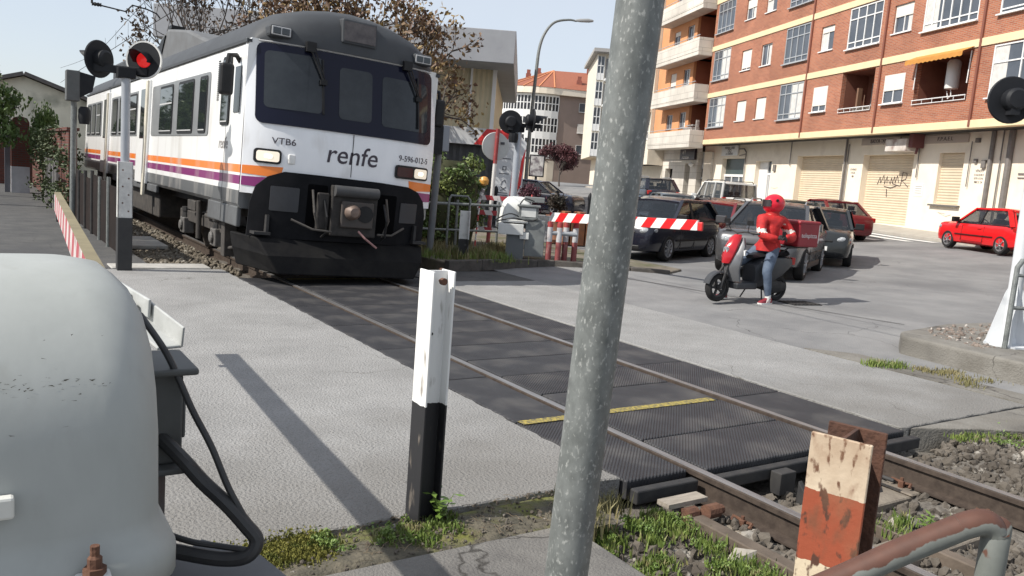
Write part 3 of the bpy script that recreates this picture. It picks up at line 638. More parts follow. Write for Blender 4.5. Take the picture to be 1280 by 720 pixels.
# sides
def win(yc0, yc1, z0, z1, s, parent=None, frame=True, split=False):
    x = s*1.55; fr = B(); xo = x + s*.024
    pr = rrect(yc0, yc1, z0, z1, .07, 3); b = B(); b.prism(pr, x, xo, 'YZ'); w = tp(b, 'side_window', black)
    pr = rrect(yc0+.045, yc1-.045, z0+.05, z1-.05, .05, 3); b = B(); b.prism(pr, xo, xo+s*.005, 'YZ'); b.build('pane', sglass, w)
    if split:
        b = B(); zz = z0+(z1-z0)*.62; b.box(xo+s*.005, xo+s*.012, yc0+.04, yc1-.04, zz-.015, zz+.015); b.build('transom', rim, w)
    b = B(); b.box(xo+s*.004, xo+s*.009, yc0+.06, yc1-.06, z0+.045, z0+.065); b.build('bottom_trim', rim, w)
for s in (-1, 1):
    for y0, y1 in ((2.15,7.35),(9.05,13.6),(15.6,19.3)):
        pr = rrect(y0,y1,2.06,3.11,.08,3); b = B(); b.prism(pr, s*1.545, s*1.562, 'YZ'); tp(b, 'window_band', tband)
    for y0, y1, sp in ((2.3,2.85,0),(3.3,4.6,0),(5.1,6.4,1),(9.3,10.4,1),(10.9,12.0,0),(12.4,13.3,0),(15.8,16.7,1),(17.0,17.9,0),(18.2,19.1,0)):
        win(y0, y1, 2.10, 3.06, s, split=bool(sp))
    win(.85, 1.35, 2.22, 3.27, s, split=True)
    for y0 in (7.55, 13.85):
        b = B(); b.box(s*1.54, s*1.60, y0, y0+1.35, 1.0, 3.28); d = tp(b, 'door', tw, bevel=.015)
        b = B(); b.box(s*1.60, s*1.606, y0+.38, y0+.98, 2.0, 3.1); b.build('door_window', sglass, d)
        b = B(); b.box(s*1.58, s*1.64, y0+.02, y0+.24, .74, 3.26); b.build('door_edge', mat('door_cream', (.62,.58,.48), (.5,.46,.38), 3, .5), d, bevel=.01)
    b = B()
    for k in range(20): b.box(s*1.55, s*1.557, 1.58, 1.70, 2.62+k*.032, 2.636+k*.032)
    tp(b, 'vent_grille', darksteel)
    b = B(); b.box(s*1.47, s*1.545, .12, 1.9, .72, 1.02); tp(b, 'skirt', tskirt, bevel=.02); b = B(); b.box(s*1.47, s*1.545, 6.5, 12.9, .86, 1.02); tp(b, 'skirt', tskirt, bevel=.02)
    b = B(); b.box(s*1.546,s*1.553,1.02,1.035,.75,3.3); b.box(s*1.546,s*1.553,.55,.56,1.0,1.25); tp(b, 'panel_seam', tskirt)
    o = lettering('renfe', .26, mat('letter_grey', (.30,.28,.27), rough=.5), TR, (0,0,0), (0,0,0), .004, .15); 
    o.matrix_local = TILT @ Matrix.Translation((s*1.554, 1.12, 1.94)) @ Euler((pi/2,0,-pi/2*1 if s<0 else pi/2)).to_matrix().to_4x4()
    b = B(); b.tube([(s*1.52,.52,3.14),(s*1.62,.40,3.22),(s*1.74,.34,3.20),(s*1.76,.34,3.05)], .035, 8)
    mr = tp(b, 'mirror_arm', black, smooth=True)
    b = B(); b.box(s*1.66, s*1.86, .26, .42, 2.62, 3.08); b.build('mirror', black, mr, bevel=.05, seg=3)
    b = B(); b.box(s*1.55, s*1.565, .30, .62, 2.40, 3.08); tp(b, 'quarter_window', glassdark, bevel=.005)
# running gear
ug = mat('underframe', (.035,.032,.03), (.07,.062,.055), 6, .75, .1)
for yb in (3.2, 16.2):
    b = B(); b.box(-1.2,1.2,yb-1.9,yb+1.9,.48,.66); b.box(-1.32,-1.16,yb-1.75,yb+1.75,.52,.72); b.box(1.16,1.32,yb-1.75,yb+1.75,.52,.72)
    for s in (-1, 1):
        b.tube([(s*1.25,yb-1.6,.5),(s*1.25,yb-1.15,.78),(s*1.25,yb-.7,.9),(s*1.25,yb-.3,.78)], .055, 8)
        b.tube([(s*1.36,yb-1.5,.75),(s*1.36,yb-.6,.75)], .045, 8); b.tube([(s*1.4,yb-.2,.3),(s*1.4,yb-.2,.98)], .05, 8)
        b.box(s*1.25,s*1.45,yb-.1,yb+.5,.78,.96); b.box(s*1.22,s*1.42,yb-2.05,yb-1.85,.2,.75)
        b.tube([(s*1.33,yb-1.75,.3),(s*1.33,yb-2.3,.38),(s*1.33,yb-2.45,.62)], .035, 6)
    bg_ = b.build('bogie', ug, TR, bevel=.01, seg=1)
    for y in (yb-1.2, yb+1.2):
        for s in (-1, 1):
            b = B(); b.lathe([(.10,s*1.30),(.14,s*1.28),(.16,s*1.02),(.40,s*.93),(.435,s*.93),(.445,s*.80),(.47,s*.79),(.47,s*.76)], (0,y,.437), 'X', 24); b.build('wheel', mat('wheel_steel', (.07,.06,.052), (.11,.095,.085), 8, .6, .3), bg_, smooth=True)
            b = B(); b.box(s*1.2,s*1.4,y-.17,y+.17,.28,.58); b.lathe([(.10,s*1.4),(.10,s*1.44),(.06,s*1.45)], (0,y,.43), 'X', 12); b.build('axle_box', mat('axle_grey', (.14,.135,.13), (.08,.075,.07), 6, .6), bg_, bevel=.02)
            b = B(); b.lathe([(.10,.58),(.10,.64),(.085,.64),(.085,.70),(.10,.70),(.10,.78)], (s*1.3,y,0), 'Z', 12); b.build('spring', darksteel, bg_)
b = B(); b.box(-1.35,1.35,7,12.4,.35,1.0); b.box(-1.1,1.1,1.0,LEN,.85,1.01); b.box(-1.0,1.0,.3,1.2,.3,1.0); b.build('underframe', ug, TR, bevel=.03)
# ================================================================== BUILDINGS
brick = brick_mat('red_brick', (.285,.078,.038), (.41,.135,.066), (.34,.215,.155))
cream_band = mat('cream_band', (.72,.60,.38), (.66,.54,.34), 2, .8)
beige = mat('beige_render', (.80,.72,.60), (.74,.66,.54), 1.2, .85, third=(.60,.52,.42), tscale=.8, tlo=.58, thi=.8)
whitewall = mat('pale_render', (.70,.64,.54), (.62,.56,.46), 1.5, .85, third=(.5,.45,.38), tscale=.9, tlo=.6, thi=.8)
frame_w = mat('window_frame_white', (.72,.72,.71), rough=.45)
frame_g = mat('window_frame_alu', (.48,.49,.50), rough=.4, metal=.4)
wglass = mat('window_glass', (.05,.06,.075), (.09,.10,.12), .8, .06, spec=.9)
curtain = mat('curtain_white', (.62,.61,.58), (.5,.49,.47), 5, .9)
blindm = mat('roller_blind', (.72,.68,.62), (.66,.62,.56), 3, .7)
slat = mat('shutter_cream', (.60,.50,.37), (.54,.45,.33), 2, .6)
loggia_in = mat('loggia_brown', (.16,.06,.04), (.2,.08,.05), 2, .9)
def wall(b, x0, x1, z0, z1, ops, depth, y=0, back=True):
    """front skin at y facing +y with rectangular openings and reveals running to y-depth"""
    xs = sorted({x0, x1, *[v for o in ops for v in (o[0], o[1])]}); zs = sorted({z0, z1, *[v for o in ops for v in (o[2], o[3])]})
    xs = [x for x in xs if x0 <= x <= x1]; zs = [z for z in zs if z0 <= z <= z1]
    for i in range(len(xs)-1):
        for j in range(len(zs)-1):
            cx, cz = (xs[i]+xs[i+1])/2, (zs[j]+zs[j+1])/2
            if any(o[0] < cx < o[1] and o[2] < cz < o[3] for o in ops): continue
            b.add([(xs[i],y,zs[j]),(xs[i+1],y,zs[j]),(xs[i+1],y,zs[j+1]),(xs[i],y,zs[j+1])], [(3,2,1,0)])
    for a, c, e, f in ops:
        b.add([(a,y,e),(c,y,e),(c,y-depth,e),(a,y-depth,e)], [(3,2,1,0)]); b.add([(a,y,f),(c,y,f),(c,y-depth,f),(a,y-depth,f)], [(0,1,2,3)])
        b.add([(a,y,e),(a,y,f),(a,y-depth,f),(a,y-depth,e)], [(3,2,1,0)]); b.add([(c,y,e),(c,y,f),(c,y-depth,f),(c,y-depth,e)], [(0,1,2,3)])
def window(root, x0, x1, z0, z1, y=-.10, cols=2, rows=(), fm=frame_w, blind=0, cur=0, sill=True, t=.05, dark=False, rnd=None, wname='window'):
    """framed window: frame bars, panes, blind, curtain, sill"""
    b = B(); w = t
    b.box(x0,x0+w,y-.03,y+.03,z0,z1); b.box(x1-w,x1,y-.03,y+.03,z0,z1); b.box(x0+w,x1-w,y-.03,y+.03,z0,z0+w); b.box(x0+w,x1-w,y-.03,y+.03,z1-w,z1)
    for k in range(1, cols):
        x = x0 + (x1-x0)*k/cols; b.box(x-w*.45,x+w*.45,y-.028,y+.028,z0+w,z1-w)
    for r in rows:
        z = z0 + (z1-z0)*r; b.box(x0+w,x1-w,y-.026,y+.026,z-w*.4,z+w*.4)
    f = b.build(wname, fm, root, fix=True)
    b = B(); b.box(x0+w*.5,x1-w*.5,y-.016,y-.008,z0+w*.5,z1-w*.5); b.build('pane', wglass, f)
    if blind: b = B(); zb = z1-(z1-z0)*blind; b.box(x0+.02,x1-.02,y-.006,y+.04,zb,z1-.01); b.build('blind', blindm, f)
    if cur:
        b = B(); n = 8; xa, xb = (x0+w, x0+w+(x1-x0-2*w)*abs(cur)) if cur > 0 else (x1-w-(x1-x0-2*w)*abs(cur), x1-w)
        for k in range(n):
            u0, u1 = xa+(xb-xa)*k/n, xa+(xb-xa)*(k+1)/n; b.add([(u0,y-.006,z0+w),(u1,y-.006+.0,z0+w),(u1,y-.004,z1-w),(u0,y-.004,z1-w)], [(0,1,2,3)])
        b.build('curtain', curtain, f, fix=False)
    if sill: b = B(); b.box(x0-.05,x1+.05,y-.03,y+.16,z0-.05,z0-.002); b.build('sill', fm, f)
    return f
BB = thing('apartment_building', 'red brick apartment block with cream bands and beige shuttered shops on the right', 'building', (30.5,17.1,0), radians(67.8))
A0, A1 = -14.0, 22.05; ZR = 16.7
H_ = [4.87, 7.72, 10.57, 13.42, 16.27]
rw = random.Random(11)
ops = []; todo = []
modx = [('g',19.45,21.75),('w',16.75,17.95),('w',14.45,15.6),('g',10.75,13.05),('w',8.6,9.7),('l',5.05,7.45),('w',3.05,4.25),('l',-.6,2.35),('g',-4.2,-1.62),('w',-6.6,-5.4),('w',-8.9,-7.7),('g',-12.6,-10.2)]
for fl in range(4):
    zb = H_[fl]
    for k, (kind, x0, x1) in enumerate(modx):
        if kind == 'l' and fl > 0: kind = 'g'
        if kind == 'l' and fl == 0: z0, z1 = zb+1.02, zb+2.82
        elif kind == 'g': z0, z1 = zb+1.0, zb+2.82
        else: z0, z1 = zb+1.22, zb+2.36
        ops.append((x0,x1,z0,z1)); todo.append((kind,fl,k,x0,x1,z0,z1))
b = B(); wall(b, A0, A1, 4.87, ZR, ops, .22); b.add([(A1,0,4.87),(A1,-12,4.87),(A1,-12,ZR),(A1,0,ZR)], [(0,1,2,3)]); b.add([(A0,0,4.87),(A0,-12,4.87),(A0,-12,ZR),(A0,0,ZR)], [(3,2,1,0)])
bw = b.build('brick_wall', brick, BB, fix=False)
b = B(); b.box(A0,A1,-12,-1.4,4.9,ZR-.05); b.box(A0,A1,-12,-.02,4.86,4.865); b.build('core', mat('dark_interior', (.03,.028,.026), rough=.9), BB)
b = B(); b.box(A0,A1,-12,.35,ZR,ZR+.25); b.build('roof_slab', cream_band, BB)
for i, z in enumerate(H_):
    b = B(); b.box(A0, A1+.01, -.02, .045, z, z+.29) if i else b.box(A0,A1+.01,-.3,.05,z-.02,z+.27); b.build('cream_band', cream_band, BB, bevel=.01, seg=1)
for x in (10.52, 4.65, -.98):
    b = B(); b.box(x-.05,x+.05,.0,.07,4.9,ZR); b.build('drain_pipe', mat('pipe_rust_brown', (.20,.07,.045), rough=.6), BB)
dark_in = mat('window_back', (.05,.045,.045), rough=.9)
for kind, fl, k, x0, x1, z0, z1 in todo:
    r = rw.random()
    if kind == 'w':
        if fl == 0 and k in (1, 2): window(BB,x0,x1,z0,z1,cols=2,blind=.97)
        elif fl == 1 and k == 1: window(BB,x0,x1,z0,z1,cols=2,blind=.88)
        elif fl == 0 and k in (4, 6): window(BB,x0-.05,x1+.05,z0-.02,z1+.02,y=-.02,cols=2,blind=.55 if k == 6 else .75)
        elif fl == 1 and k == 6: window(BB,x0,x1,z0,z1,cols=2,blind=.42,cur=.3)
        else: window(BB,x0,x1,z0,z1,cols=2,cur=rw.choice([.4,-.5,.7]),blind=rw.choice([0,0,.25,.45]))
    elif kind == 'g':
        fm = frame_g if k in (0, 3) else frame_w
        c = {0:4,3:4,5:4,7:6}.get(k, 3)
        if k == 8: c = 2
        window(BB,x0,x1,z0,z1,y=-.04,cols=c,rows=(.16,.72) if k != 8 else (.09,.66),fm=fm,cur=rw.choice([0,0,.25,-.25,.5]),sill=True,t=.06,wname='glazed_gallery')
    else:
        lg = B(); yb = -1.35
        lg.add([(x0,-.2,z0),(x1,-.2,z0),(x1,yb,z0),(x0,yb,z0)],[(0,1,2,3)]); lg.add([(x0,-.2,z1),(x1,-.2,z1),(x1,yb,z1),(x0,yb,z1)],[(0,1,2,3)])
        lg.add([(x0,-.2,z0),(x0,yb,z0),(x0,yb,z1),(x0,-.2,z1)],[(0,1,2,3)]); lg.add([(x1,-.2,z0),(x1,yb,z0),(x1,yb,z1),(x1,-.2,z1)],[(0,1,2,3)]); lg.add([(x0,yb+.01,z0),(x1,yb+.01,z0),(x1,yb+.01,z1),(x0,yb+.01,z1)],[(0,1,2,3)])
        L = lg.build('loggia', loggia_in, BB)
        b = B(); b.tube([(x0,.05,z0+.18),(x1,.05,z0+.18)], .022, 6); b.tube([(x0,.05,z0+.02),(x1,.05,z0+.02)], .018, 6)
        for x in frange(x0+.02,x1-.02,5): b.tube([(x,.05,z0),(x,.05,z0+.18)], .012, 5)
        b.build('railing', frame_w, L)
        b = B(); b.box(x0+.1 if k == 7 else x1-1.0, x0+.75 if k == 7 else x1-.4, yb+.02, yb+.06, z0, z1-.35); b.build('door', mat('loggia_door', (.42,.42,.41), (.3,.3,.3), 3, .6), L)
        if k == 5:
            for q in range(4):
                b = B(); b.lathe([(.02,0),(.11,.01),(.14,.2),(.02,.21)], (x0+.5+q*.35,-.25,z0+.02), 'Z', 8); b.build('flower_pot', mat('dark_pot', (.07,.05,.04), (.2,.18,.15), 9, .8), L)
            b = B(); b.tube([(x0+1.0,-.3,z0+.2),(x0+1.0,-.3,z0+.75)], .02, 5); b.box(x0+1.5,x0+1.62,-.5,-.3,z0,z0+1.1); b.build('clothes_airer', mat('brown_wood', (.18,.10,.06), rough=.7), L)
        else:
            b = B(); b.lathe([(.05,0),(.24,.03),(.25,.12),(.25,1.0),(.2,1.1),(.05,1.14)], (x0+1.55,-.55,z0+.55), 'Z', 16); b.build('water_heater', mat('heater_white', (.70,.69,.66), rough=.35), L, smooth=True)
            b = B(); b.tube([(x0+1.5,-.5,z0+.55),(x0+1.45,-.5,z0+.3),(x0+1.6,-.5,z0+.2),(x0+1.7,-.5,z0+.5)], .02, 5); b.build('pipework', frame_w, L)
            b = B(); n = 26
            b.add([p for i in range(n+1) for p in ((x0-.1+(x1-x0+.2)*i/n,.02,z1+.10),(x0-.1+(x1-x0+.2)*i/n,.50,z1-.12),(x0-.1+(x1-x0+.2)*i/n,.51,z1-.27-.035*(i%2)))], [f for i in range(n) for f in ((3*i,3*i+3,3*i+4,3*i+1),(3*i+1,3*i+4,3*i+5,3*i+2))])
            b.build('awning', mat('awning_orange', (.52,.24,.05), (.45,.20,.04), 3, .8), BB, fix=False)
            for x in (x0+.02, x1-.02):
                b = B(); b.tube([(x,.03,z1-.05),(x,.06,z1-1.2)], .022, 6); b.build('awning_post', frame_w, BB)
# ground floor, set back under the overhang
YG = -1.15; g0 = .3
gops = [(8.35,12.5,g0,4.1),(3.32,6.78,1.08,4.08),(.43,1.80,2.08,4.1),(18.45,21.45,g0,4.06),(15.15,17.0,g0,3.87),(-6.5,-3.2,g0,4.05),(-12,-8.5,g0,4.05)]
b = B(); wall(b, A0, A1+2.2, g0, 4.88, gops, .45, YG); b.add([(A1+2.2,YG,g0),(A1+2.2,-10,g0),(A1+2.2,-10,4.88),(A1+2.2,YG,4.88)],[(0,1,2,3)]); b.build('ground_floor_wall', beige, BB, fix=False)
b = B(); b.box(A0,A1+2,-9.5,YG-.5,g0,4.85); b.build('shop_interior', dark_in, BB)
def shutter(x0, x1, z0, z1, y, name='roller_shutter'):
    b = B(); n = int((z1-z0)/.11); rings = []
    for i in range(n):
        za = z0+(z1-z0)*i/n; zb = z0+(z1-z0)*(i+1)/n
        b.add([(x0,y,za),(x1,y,za),(x1,y+.022,za+(zb-za)*.5),(x0,y+.022,za+(zb-za)*.5),(x1,y,zb),(x0,y,zb)], [(0,1,2,3),(3,2,4,5)])
    return b.build(name, slat, BB, fix=False)
shutter(8.35,12.5,g0,4.1,YG-.32); sh2 = shutter(3.32,6.78,1.08,4.08,YG-.32); shutter(.43,1.80,2.08,4.1,YG-.16,'window_shutter'); shutter(-6.5,-3.2,g0,4.05,YG-.3); shutter(-12,-8.5,g0,4.05,YG-.3)
b = B(); b.box(.30,1.95,YG-.1,YG+.14,2.0,2.07); b.build('window_sill', mat('dark_sill', (.12,.11,.10), rough=.8), BB)
# graffiti strokes on the second shutter
b = B(); yg = YG-.285
for st in ([(5.95,2.80),(5.80,3.12),(5.72,2.85),(5.55,3.2),(5.45,2.82),(5.30,3.15),(5.28,2.85)],[(5.2,3.0),(5.05,2.82),(5.0,3.1),(4.9,2.85),(4.8,3.15),(4.72,2.88),(4.62,3.2),(4.5,2.9)],[(4.35,2.75),(4.28,3.35),(4.0,3.28),(4.05,3.05),(4.3,3.0),(3.85,2.72)],[(5.45,2.72),(5.0,2.66),(4.62,2.75)],[(5.25,2.60),(5.2,2.25)],[(4.9,2.85),(4.4,2.75)]):
    b.tube([(x,yg,z) for x,z in st], .014, 5)
b.build('graffiti', mat('graffiti_ink', (.07,.05,.06), rough=.8), sh2, fix=False)
b = B(); yg = YG+.01
for st in ([(1.05,1.72),(1.45,1.76),(1.0,1.62),(.7,1.7)],[(14.9,2.4),(14.5,2.35),(14.2,2.42)]): b.tube([(x,yg,z) for x,z in st], .008, 4)
b.build('wall_scrawl', mat('scrawl_grey', (.33,.30,.27), rough=.9), BB, fix=False)
# glass shop door and narrow door
b = B()
for x in (18.45,19.4,20.4,21.38): b.box(x,x+.08,YG-.3,YG-.24,1.2,3.0)
b.box(18.45,21.45,YG-.3,YG-.23,2.95,3.1); b.box(18.45,21.45,YG-.3,YG-.24,1.2,1.35); d = b.build('shop_door', frame_w, BB)
b = B(); b.box(18.45,21.45,YG-.32,YG-.305,1.0,3.0); b.build('pane', wglass, d)
b = B(); b.box(18.45,21.45,YG-.32,YG-.30,3.1,4.06); b.build('transom_panel', mat('teal_panel', (.035,.055,.055), (.05,.07,.07), 2, .3), d)
b = B()
for x in (15.15,15.34,15.5,15.66,15.82,15.98): b.box(x,x+.06,YG-.34,YG-.28,1.1,3.15)
b.box(15.15,16.05,YG-.34,YG-.27,3.1,3.22); b.box(16.05,17.0,YG-.36,YG-.27,1.0,3.87); d = b.build('side_door', frame_w, BB); b = B(); b.box(15.15,16.05,YG-.37,YG-.345,1.0,3.87); b.build('pane', wglass, d)
# pipes, boxes, signs on the ground-floor wall
pm = mat('pipe_grey', (.20,.18,.17), (.14,.13,.12), 4, .6)
for x, w, z0, z1 in ((8.1,.10,.9,4.85),(-.98,.16,.9,4.85),(-1.85,.22,.9,4.85),(-1.45,.05,.9,4.85),(18.2,.06,1.2,4.4),(13.1,.05,3.6,4.85),(7.9,.06,.9,4.6),(2.95,.05,3.1,4.6),(.05,.04,2.8,4.5)):
    b = B(); b.tube([(x,YG+.08,z0),(x,YG+.08,z1)], w/2, 8); b.build('wall_pipe', pm, BB)
b = B(); b.tube([(18.2,YG+.08,4.4),(18.4,YG+.12,4.6),(19.0,YG+.12,4.6)], .04, 6); b.tube([(18.2,YG+.08,4.3),(19.0,YG+.1,4.2)], .03, 6); b.build('sign_bracket', pm, BB)
for x0, x1, z0, z1 in ((14.6,14.85,3.3,3.65),(-.3,-.15,3.7,3.85),(-.75,-.55,3.5,3.8),(-.3,-.1,4.45,4.62)):
    b = B(); b.box(x0,x1,YG,YG+.1,z0,z1); b.build('meter_box', pm, BB, bevel=.02)
b = B(); b.box(4.3,7.0,YG,YG+.06,4.52,4.82); sg = b.build('shop_sign', mat('sign_grey_beige', (.46,.39,.34), rough=.7), BB)
lm = mat('sign_letters', (.06,.045,.05), rough=.7)
def wtext(t, size, x, z, y, parent, m=lm, sx=1): return lettering(t, size, m, parent, (x,y,z), (pi/2,0,pi), .006, 0, sx)
wtext('ISADOR-TAPICERIA', .23, 5.5, 4.67, YG+.066, sg, sx=.85)
b = B(); b.box(.3,2.75,YG,YG+.06,4.48,4.80); sg = b.build('shop_sign', _M['sign_grey_beige'], BB); wtext('F.P.A.E.L', .21, 1.55, 4.64, YG+.066, sg, sx=1.2)
b = B(); b.box(19.25,21.45,YG+.06,YG+.12,4.22,4.82); sg = b.build('shop_sign', frame_w, BB)
wtext('MODAS  CASA', .2, 20.35, 4.68, YG+.126, sg); wtext('OO', .3, 20.35, 4.50, YG+.126, sg); wtext('LA UNION', .2, 20.35, 4.32, YG+.126, sg)
b = B(); b.box(3.0,4.35,YG+.02,YG+.7,4.15,4.66); b.build('projecting_sign', mat('sign_white_worn', (.62,.58,.54), (.42,.37,.33), 3, .7, third=(.2,.12,.11), tscale=2), BB, bevel=.02)
b = B(); b.box(2.75,2.98,YG+.05,YG+.6,4.3,4.85); b.tube([(2.8,YG+.3,4.3),(2.8,YG+.35,4.05)], .05, 6); b.build('sign_motor', mat('maroon_box', (.14,.05,.05), rough=.7), BB)
for x, z, t, s in ((-.45,3.40,'VENDO',.14),(-.45,3.25,'O ALQUILO',.11),(-.45,3.12,'ESTE LOCAL',.10),(-.45,2.98,'988 21 24',.12),(7.45,3.42,'SE VENDE',.13),(7.45,3.27,'LOCAL',.13),(7.45,3.10,'988',.13)): wtext(t, s, x, z, YG+.004, BB, sx=.85)
b = B(); b.box(2.5,3.05,YG,YG+.012,2.35,2.85); b.build('poster', mat('poster_white', (.66,.65,.62), rough=.8), BB); 
for i in range(4): b = B(); b.box(2.58,2.97,YG+.0125,YG+.014,2.74-.09*i,2.755-.09*i); b.build('poster_line', lm, BB)
b = B(); b.box(-5,-2.3,YG,YG+.03,3.28,3.34); b.box(-5,-2.3,YG,YG+.03,3.15,3.19); b.build('wall_trim', pm, BB)

# ---- orange-rendered neighbour continuing the street line
OB = thing('apartment_building', 'orange rendered block with pale stone balconies left of the brick block', 'building', (30.5,17.1,0), radians(67.8))
orange = mat('orange_render', (.62,.30,.14), (.56,.26,.12), 1.0, .85); stone = brick_mat('pale_stone_cladding', (.56,.52,.46), (.60,.56,.50), (.38,.35,.31), 1.2, .45, msize=.015, bump=.2)
X0, X1 = A1+.02, 31.2
ops = [(27.75,28.85,H_[f]+1.2,H_[f]+2.2) for f in range(4)] + [(25.4,26.5,H_[f]+1.2,H_[f]+2.25) for f in range(4)] + [(X0+.05,24.9,H_[f]+.05,H_[f]+2.7) for f in range(4)]
b = B(); wall(b, X0, X1, 4.87, ZR, ops, .2, -.02); b.add([(X1,-.02,4.87),(X1,-12,4.87),(X1,-12,ZR),(X1,-.02,ZR)],[(0,1,2,3)]); b.build('wall', orange, OB, fix=False)
b = B(); b.box(X0,X1,-12,-1.5,g0,ZR); b.build('core', dark_in, OB); b = B(); b.box(X0,X1,-12,.5,ZR,ZR+.25); b.build('roof_slab', stone, OB)
for f in range(4):
    zb = H_[f]
    window(OB,27.75,28.85,zb+1.2,zb+2.2,y=-.12,cols=2,blind=(.0,.9,.3,0)[f],fm=frame_g); window(OB,25.4,26.5,zb+1.2,zb+2.25,y=-.12,cols=2,cur=.4,fm=frame_g)
    lg = B(); lg.add([(X0+.05,-.2,zb+.05),(24.9,-.2,zb+.05),(24.9,-1.3,zb+.05),(X0+.05,-1.3,zb+.05)],[(0,1,2,3)]); lg.add([(X0+.05,-1.29,zb),(24.9,-1.29,zb),(24.9,-1.29,zb+2.7),(X0+.05,-1.29,zb+2.7)],[(0,1,2,3)])
    lg.add([(X0+.06,-.2,zb),(X0+.06,-1.3,zb),(X0+.06,-1.3,zb+2.7),(X0+.06,-.2,zb+2.7)],[(0,1,2,3)]); lg.add([(24.89,-.2,zb),(24.89,-1.3,zb),(24.89,-1.3,zb+2.7),(24.89,-.2,zb+2.7)],[(0,1,2,3)]); lg.build('loggia', mat('loggia_red', (.26,.09,.05), (.3,.11,.06), 2, .9), OB)
    b = B(); b.box(X0+.02,29.6,.0,.95,zb-.25,zb+.0); b.box(X0+.02,29.6,.85,.97,zb+.0,zb+.85); b.box(X0+.02,X0+.16,.0,.85,zb+.0,zb+.85); b.box(29.48,29.6,0,.85,zb,zb+.85); ba = b.build('balcony', stone, OB, bevel=.01, seg=1)
    b = B(); b.tube([(X0+.1,.9,zb+1.0),(29.5,.9,zb+1.0)], .025, 6); b.build('handrail', frame_g, ba)
    window(OB,23.3,24.4,zb+.3,zb+2.3,y=-1.24,cols=2,cur=.4,sill=False)
    # clutter on the lowest balcony
    if f == 0:
        b = B(); b.box(22.4,23.9,.2,.7,zb+.85,zb+1.05); b.box(22.6,23.7,.2,.6,zb+1.15,zb+1.22); b.box(22.3,22.4,.3,.5,zb,zb+1.5); b.build('balcony_shelf', mat('shelf_dark', (.12,.08,.07), (.4,.38,.36), 5, .8), ba)
# ground floor of the orange block: bar front with stone, dark sign, window, door
gops = [(22.75,24.9,g0,4.5),(26.1,27.0,g0,3.75),(29.2,30.6,g0,3.4)]
b = B(); wall(b, A1+2.25-.0, X1, g0, 4.9, gops, .4, -1.0); b.add([(X1,-1,g0),(X1,-8,g0),(X1,-8,4.9),(X1,-1,4.9)],[(0,1,2,3)]); b.build('stone_front', stone, OB, fix=False)
b = B(); b.box(A1+2.25,24.85,-1.35,-1.3,3.5,4.5); b.box(A1+2.25,24.85,-1.35,-1.28,2.75,2.85); b.box(A1+2.25,24.85,-1.3,-1.25,3.42,3.5); b.build('shop_window', frame_g, OB)
b = B(); b.box(A1+2.25,24.85,-1.4,-1.36,1.0,4.5); b.build('pane', wglass, OB)
b = B(); b.box(25.1,27.6,-.95,-.8,4.0,4.75); sg = b.build('bar_sign', mat('sign_black_maroon', (.02,.012,.02), rough=.4), OB)
wl = mat('sign_white_letters', (.7,.68,.66), rough=.6); wtext('el f', .42, 26.9, 4.5, -.79, sg, wl); wtext('HOSTELERIA', .24, 26.6, 4.15, -.79, sg, wl, .9)
b = B(); b.lathe([(.02,0),(.16,.1),(.18,.2),(.05,.32)], (25.5,-.8,3.5), 'Z', 10); b.build('wall_lamp', frame_w, OB)
# pale glazed block beyond
GB = thing('apartment_building', 'white block with glazed galleries beyond the orange block beside the grey pole', 'building', (30.5,17.1,0), radians(67.8))
ops = []
for f in range(4): ops += [(31.6,33.6,H_[f]+.6,H_[f]+2.5)]
b = B(); wall(b, 31.25, 40, 3.6, 15.5, ops, .2, .25); b.add([(40,.25,3.6),(40,-10,3.6),(40,-10,15.5),(40,.25,15.5)],[(0,1,2,3)]); b.add([(31.25,.25,3.6),(31.25,-10,3.6),(31.25,-10,15.5),(31.25,.25,15.5)],[(0,1,2,3)]); b.build('wall', whitewall, GB, fix=False)
b = B(); b.box(31.4,39.9,-10,-.1,3.7,15.4); b.build('core', dark_in, GB); b = B(); b.box(31.3,40,-9.9,-1,.3,3.6); b.build('ground_floor_wall', whitewall, GB)
b = B(); b.box(31.25,40,-10,.6,15.5,15.7); b.build('roof_slab', whitewall, GB)
for f in range(4): window(GB,31.6,33.6,H_[f]+.6,H_[f]+2.5,y=.12,cols=4,rows=(.3,.7),t=.07)
for f in range(1,4): b = B(); b.box(31.3,36,.26,1.2,H_[f]-.3,H_[f]-.1); b.box(31.3,36,1.1,1.2,H_[f]-.1,H_[f]+.8); b.build('balcony', whitewall, GB)
# pavement in front
pvm = mat('street_pavement', (.40,.37,.32), (.33,.30,.26), 2, .9, 0, .2, 30)
b = B(); n = 24
U = Vector((.378,.926,0)); N = Vector((-.926,.378,0)); P0 = Vector((30.5,17.1,0))
def sp(a, d): p = P0 + U*a + N*d; return p
rows = []
for i in range(n+1):
    a = -16 + (46+16)*i/n; r = []
    for d, zz in ((.62,-.3),(.62,.13),(-1.6,.27),(-1.6,-.3)):
        p = sp(a, d); r.append((p.x, p.y, T(p.x, p.y)+zz))
    rows.append(r)
b.loft(rows); struct(b.build('street_pavement', pvm, bevel=.02))
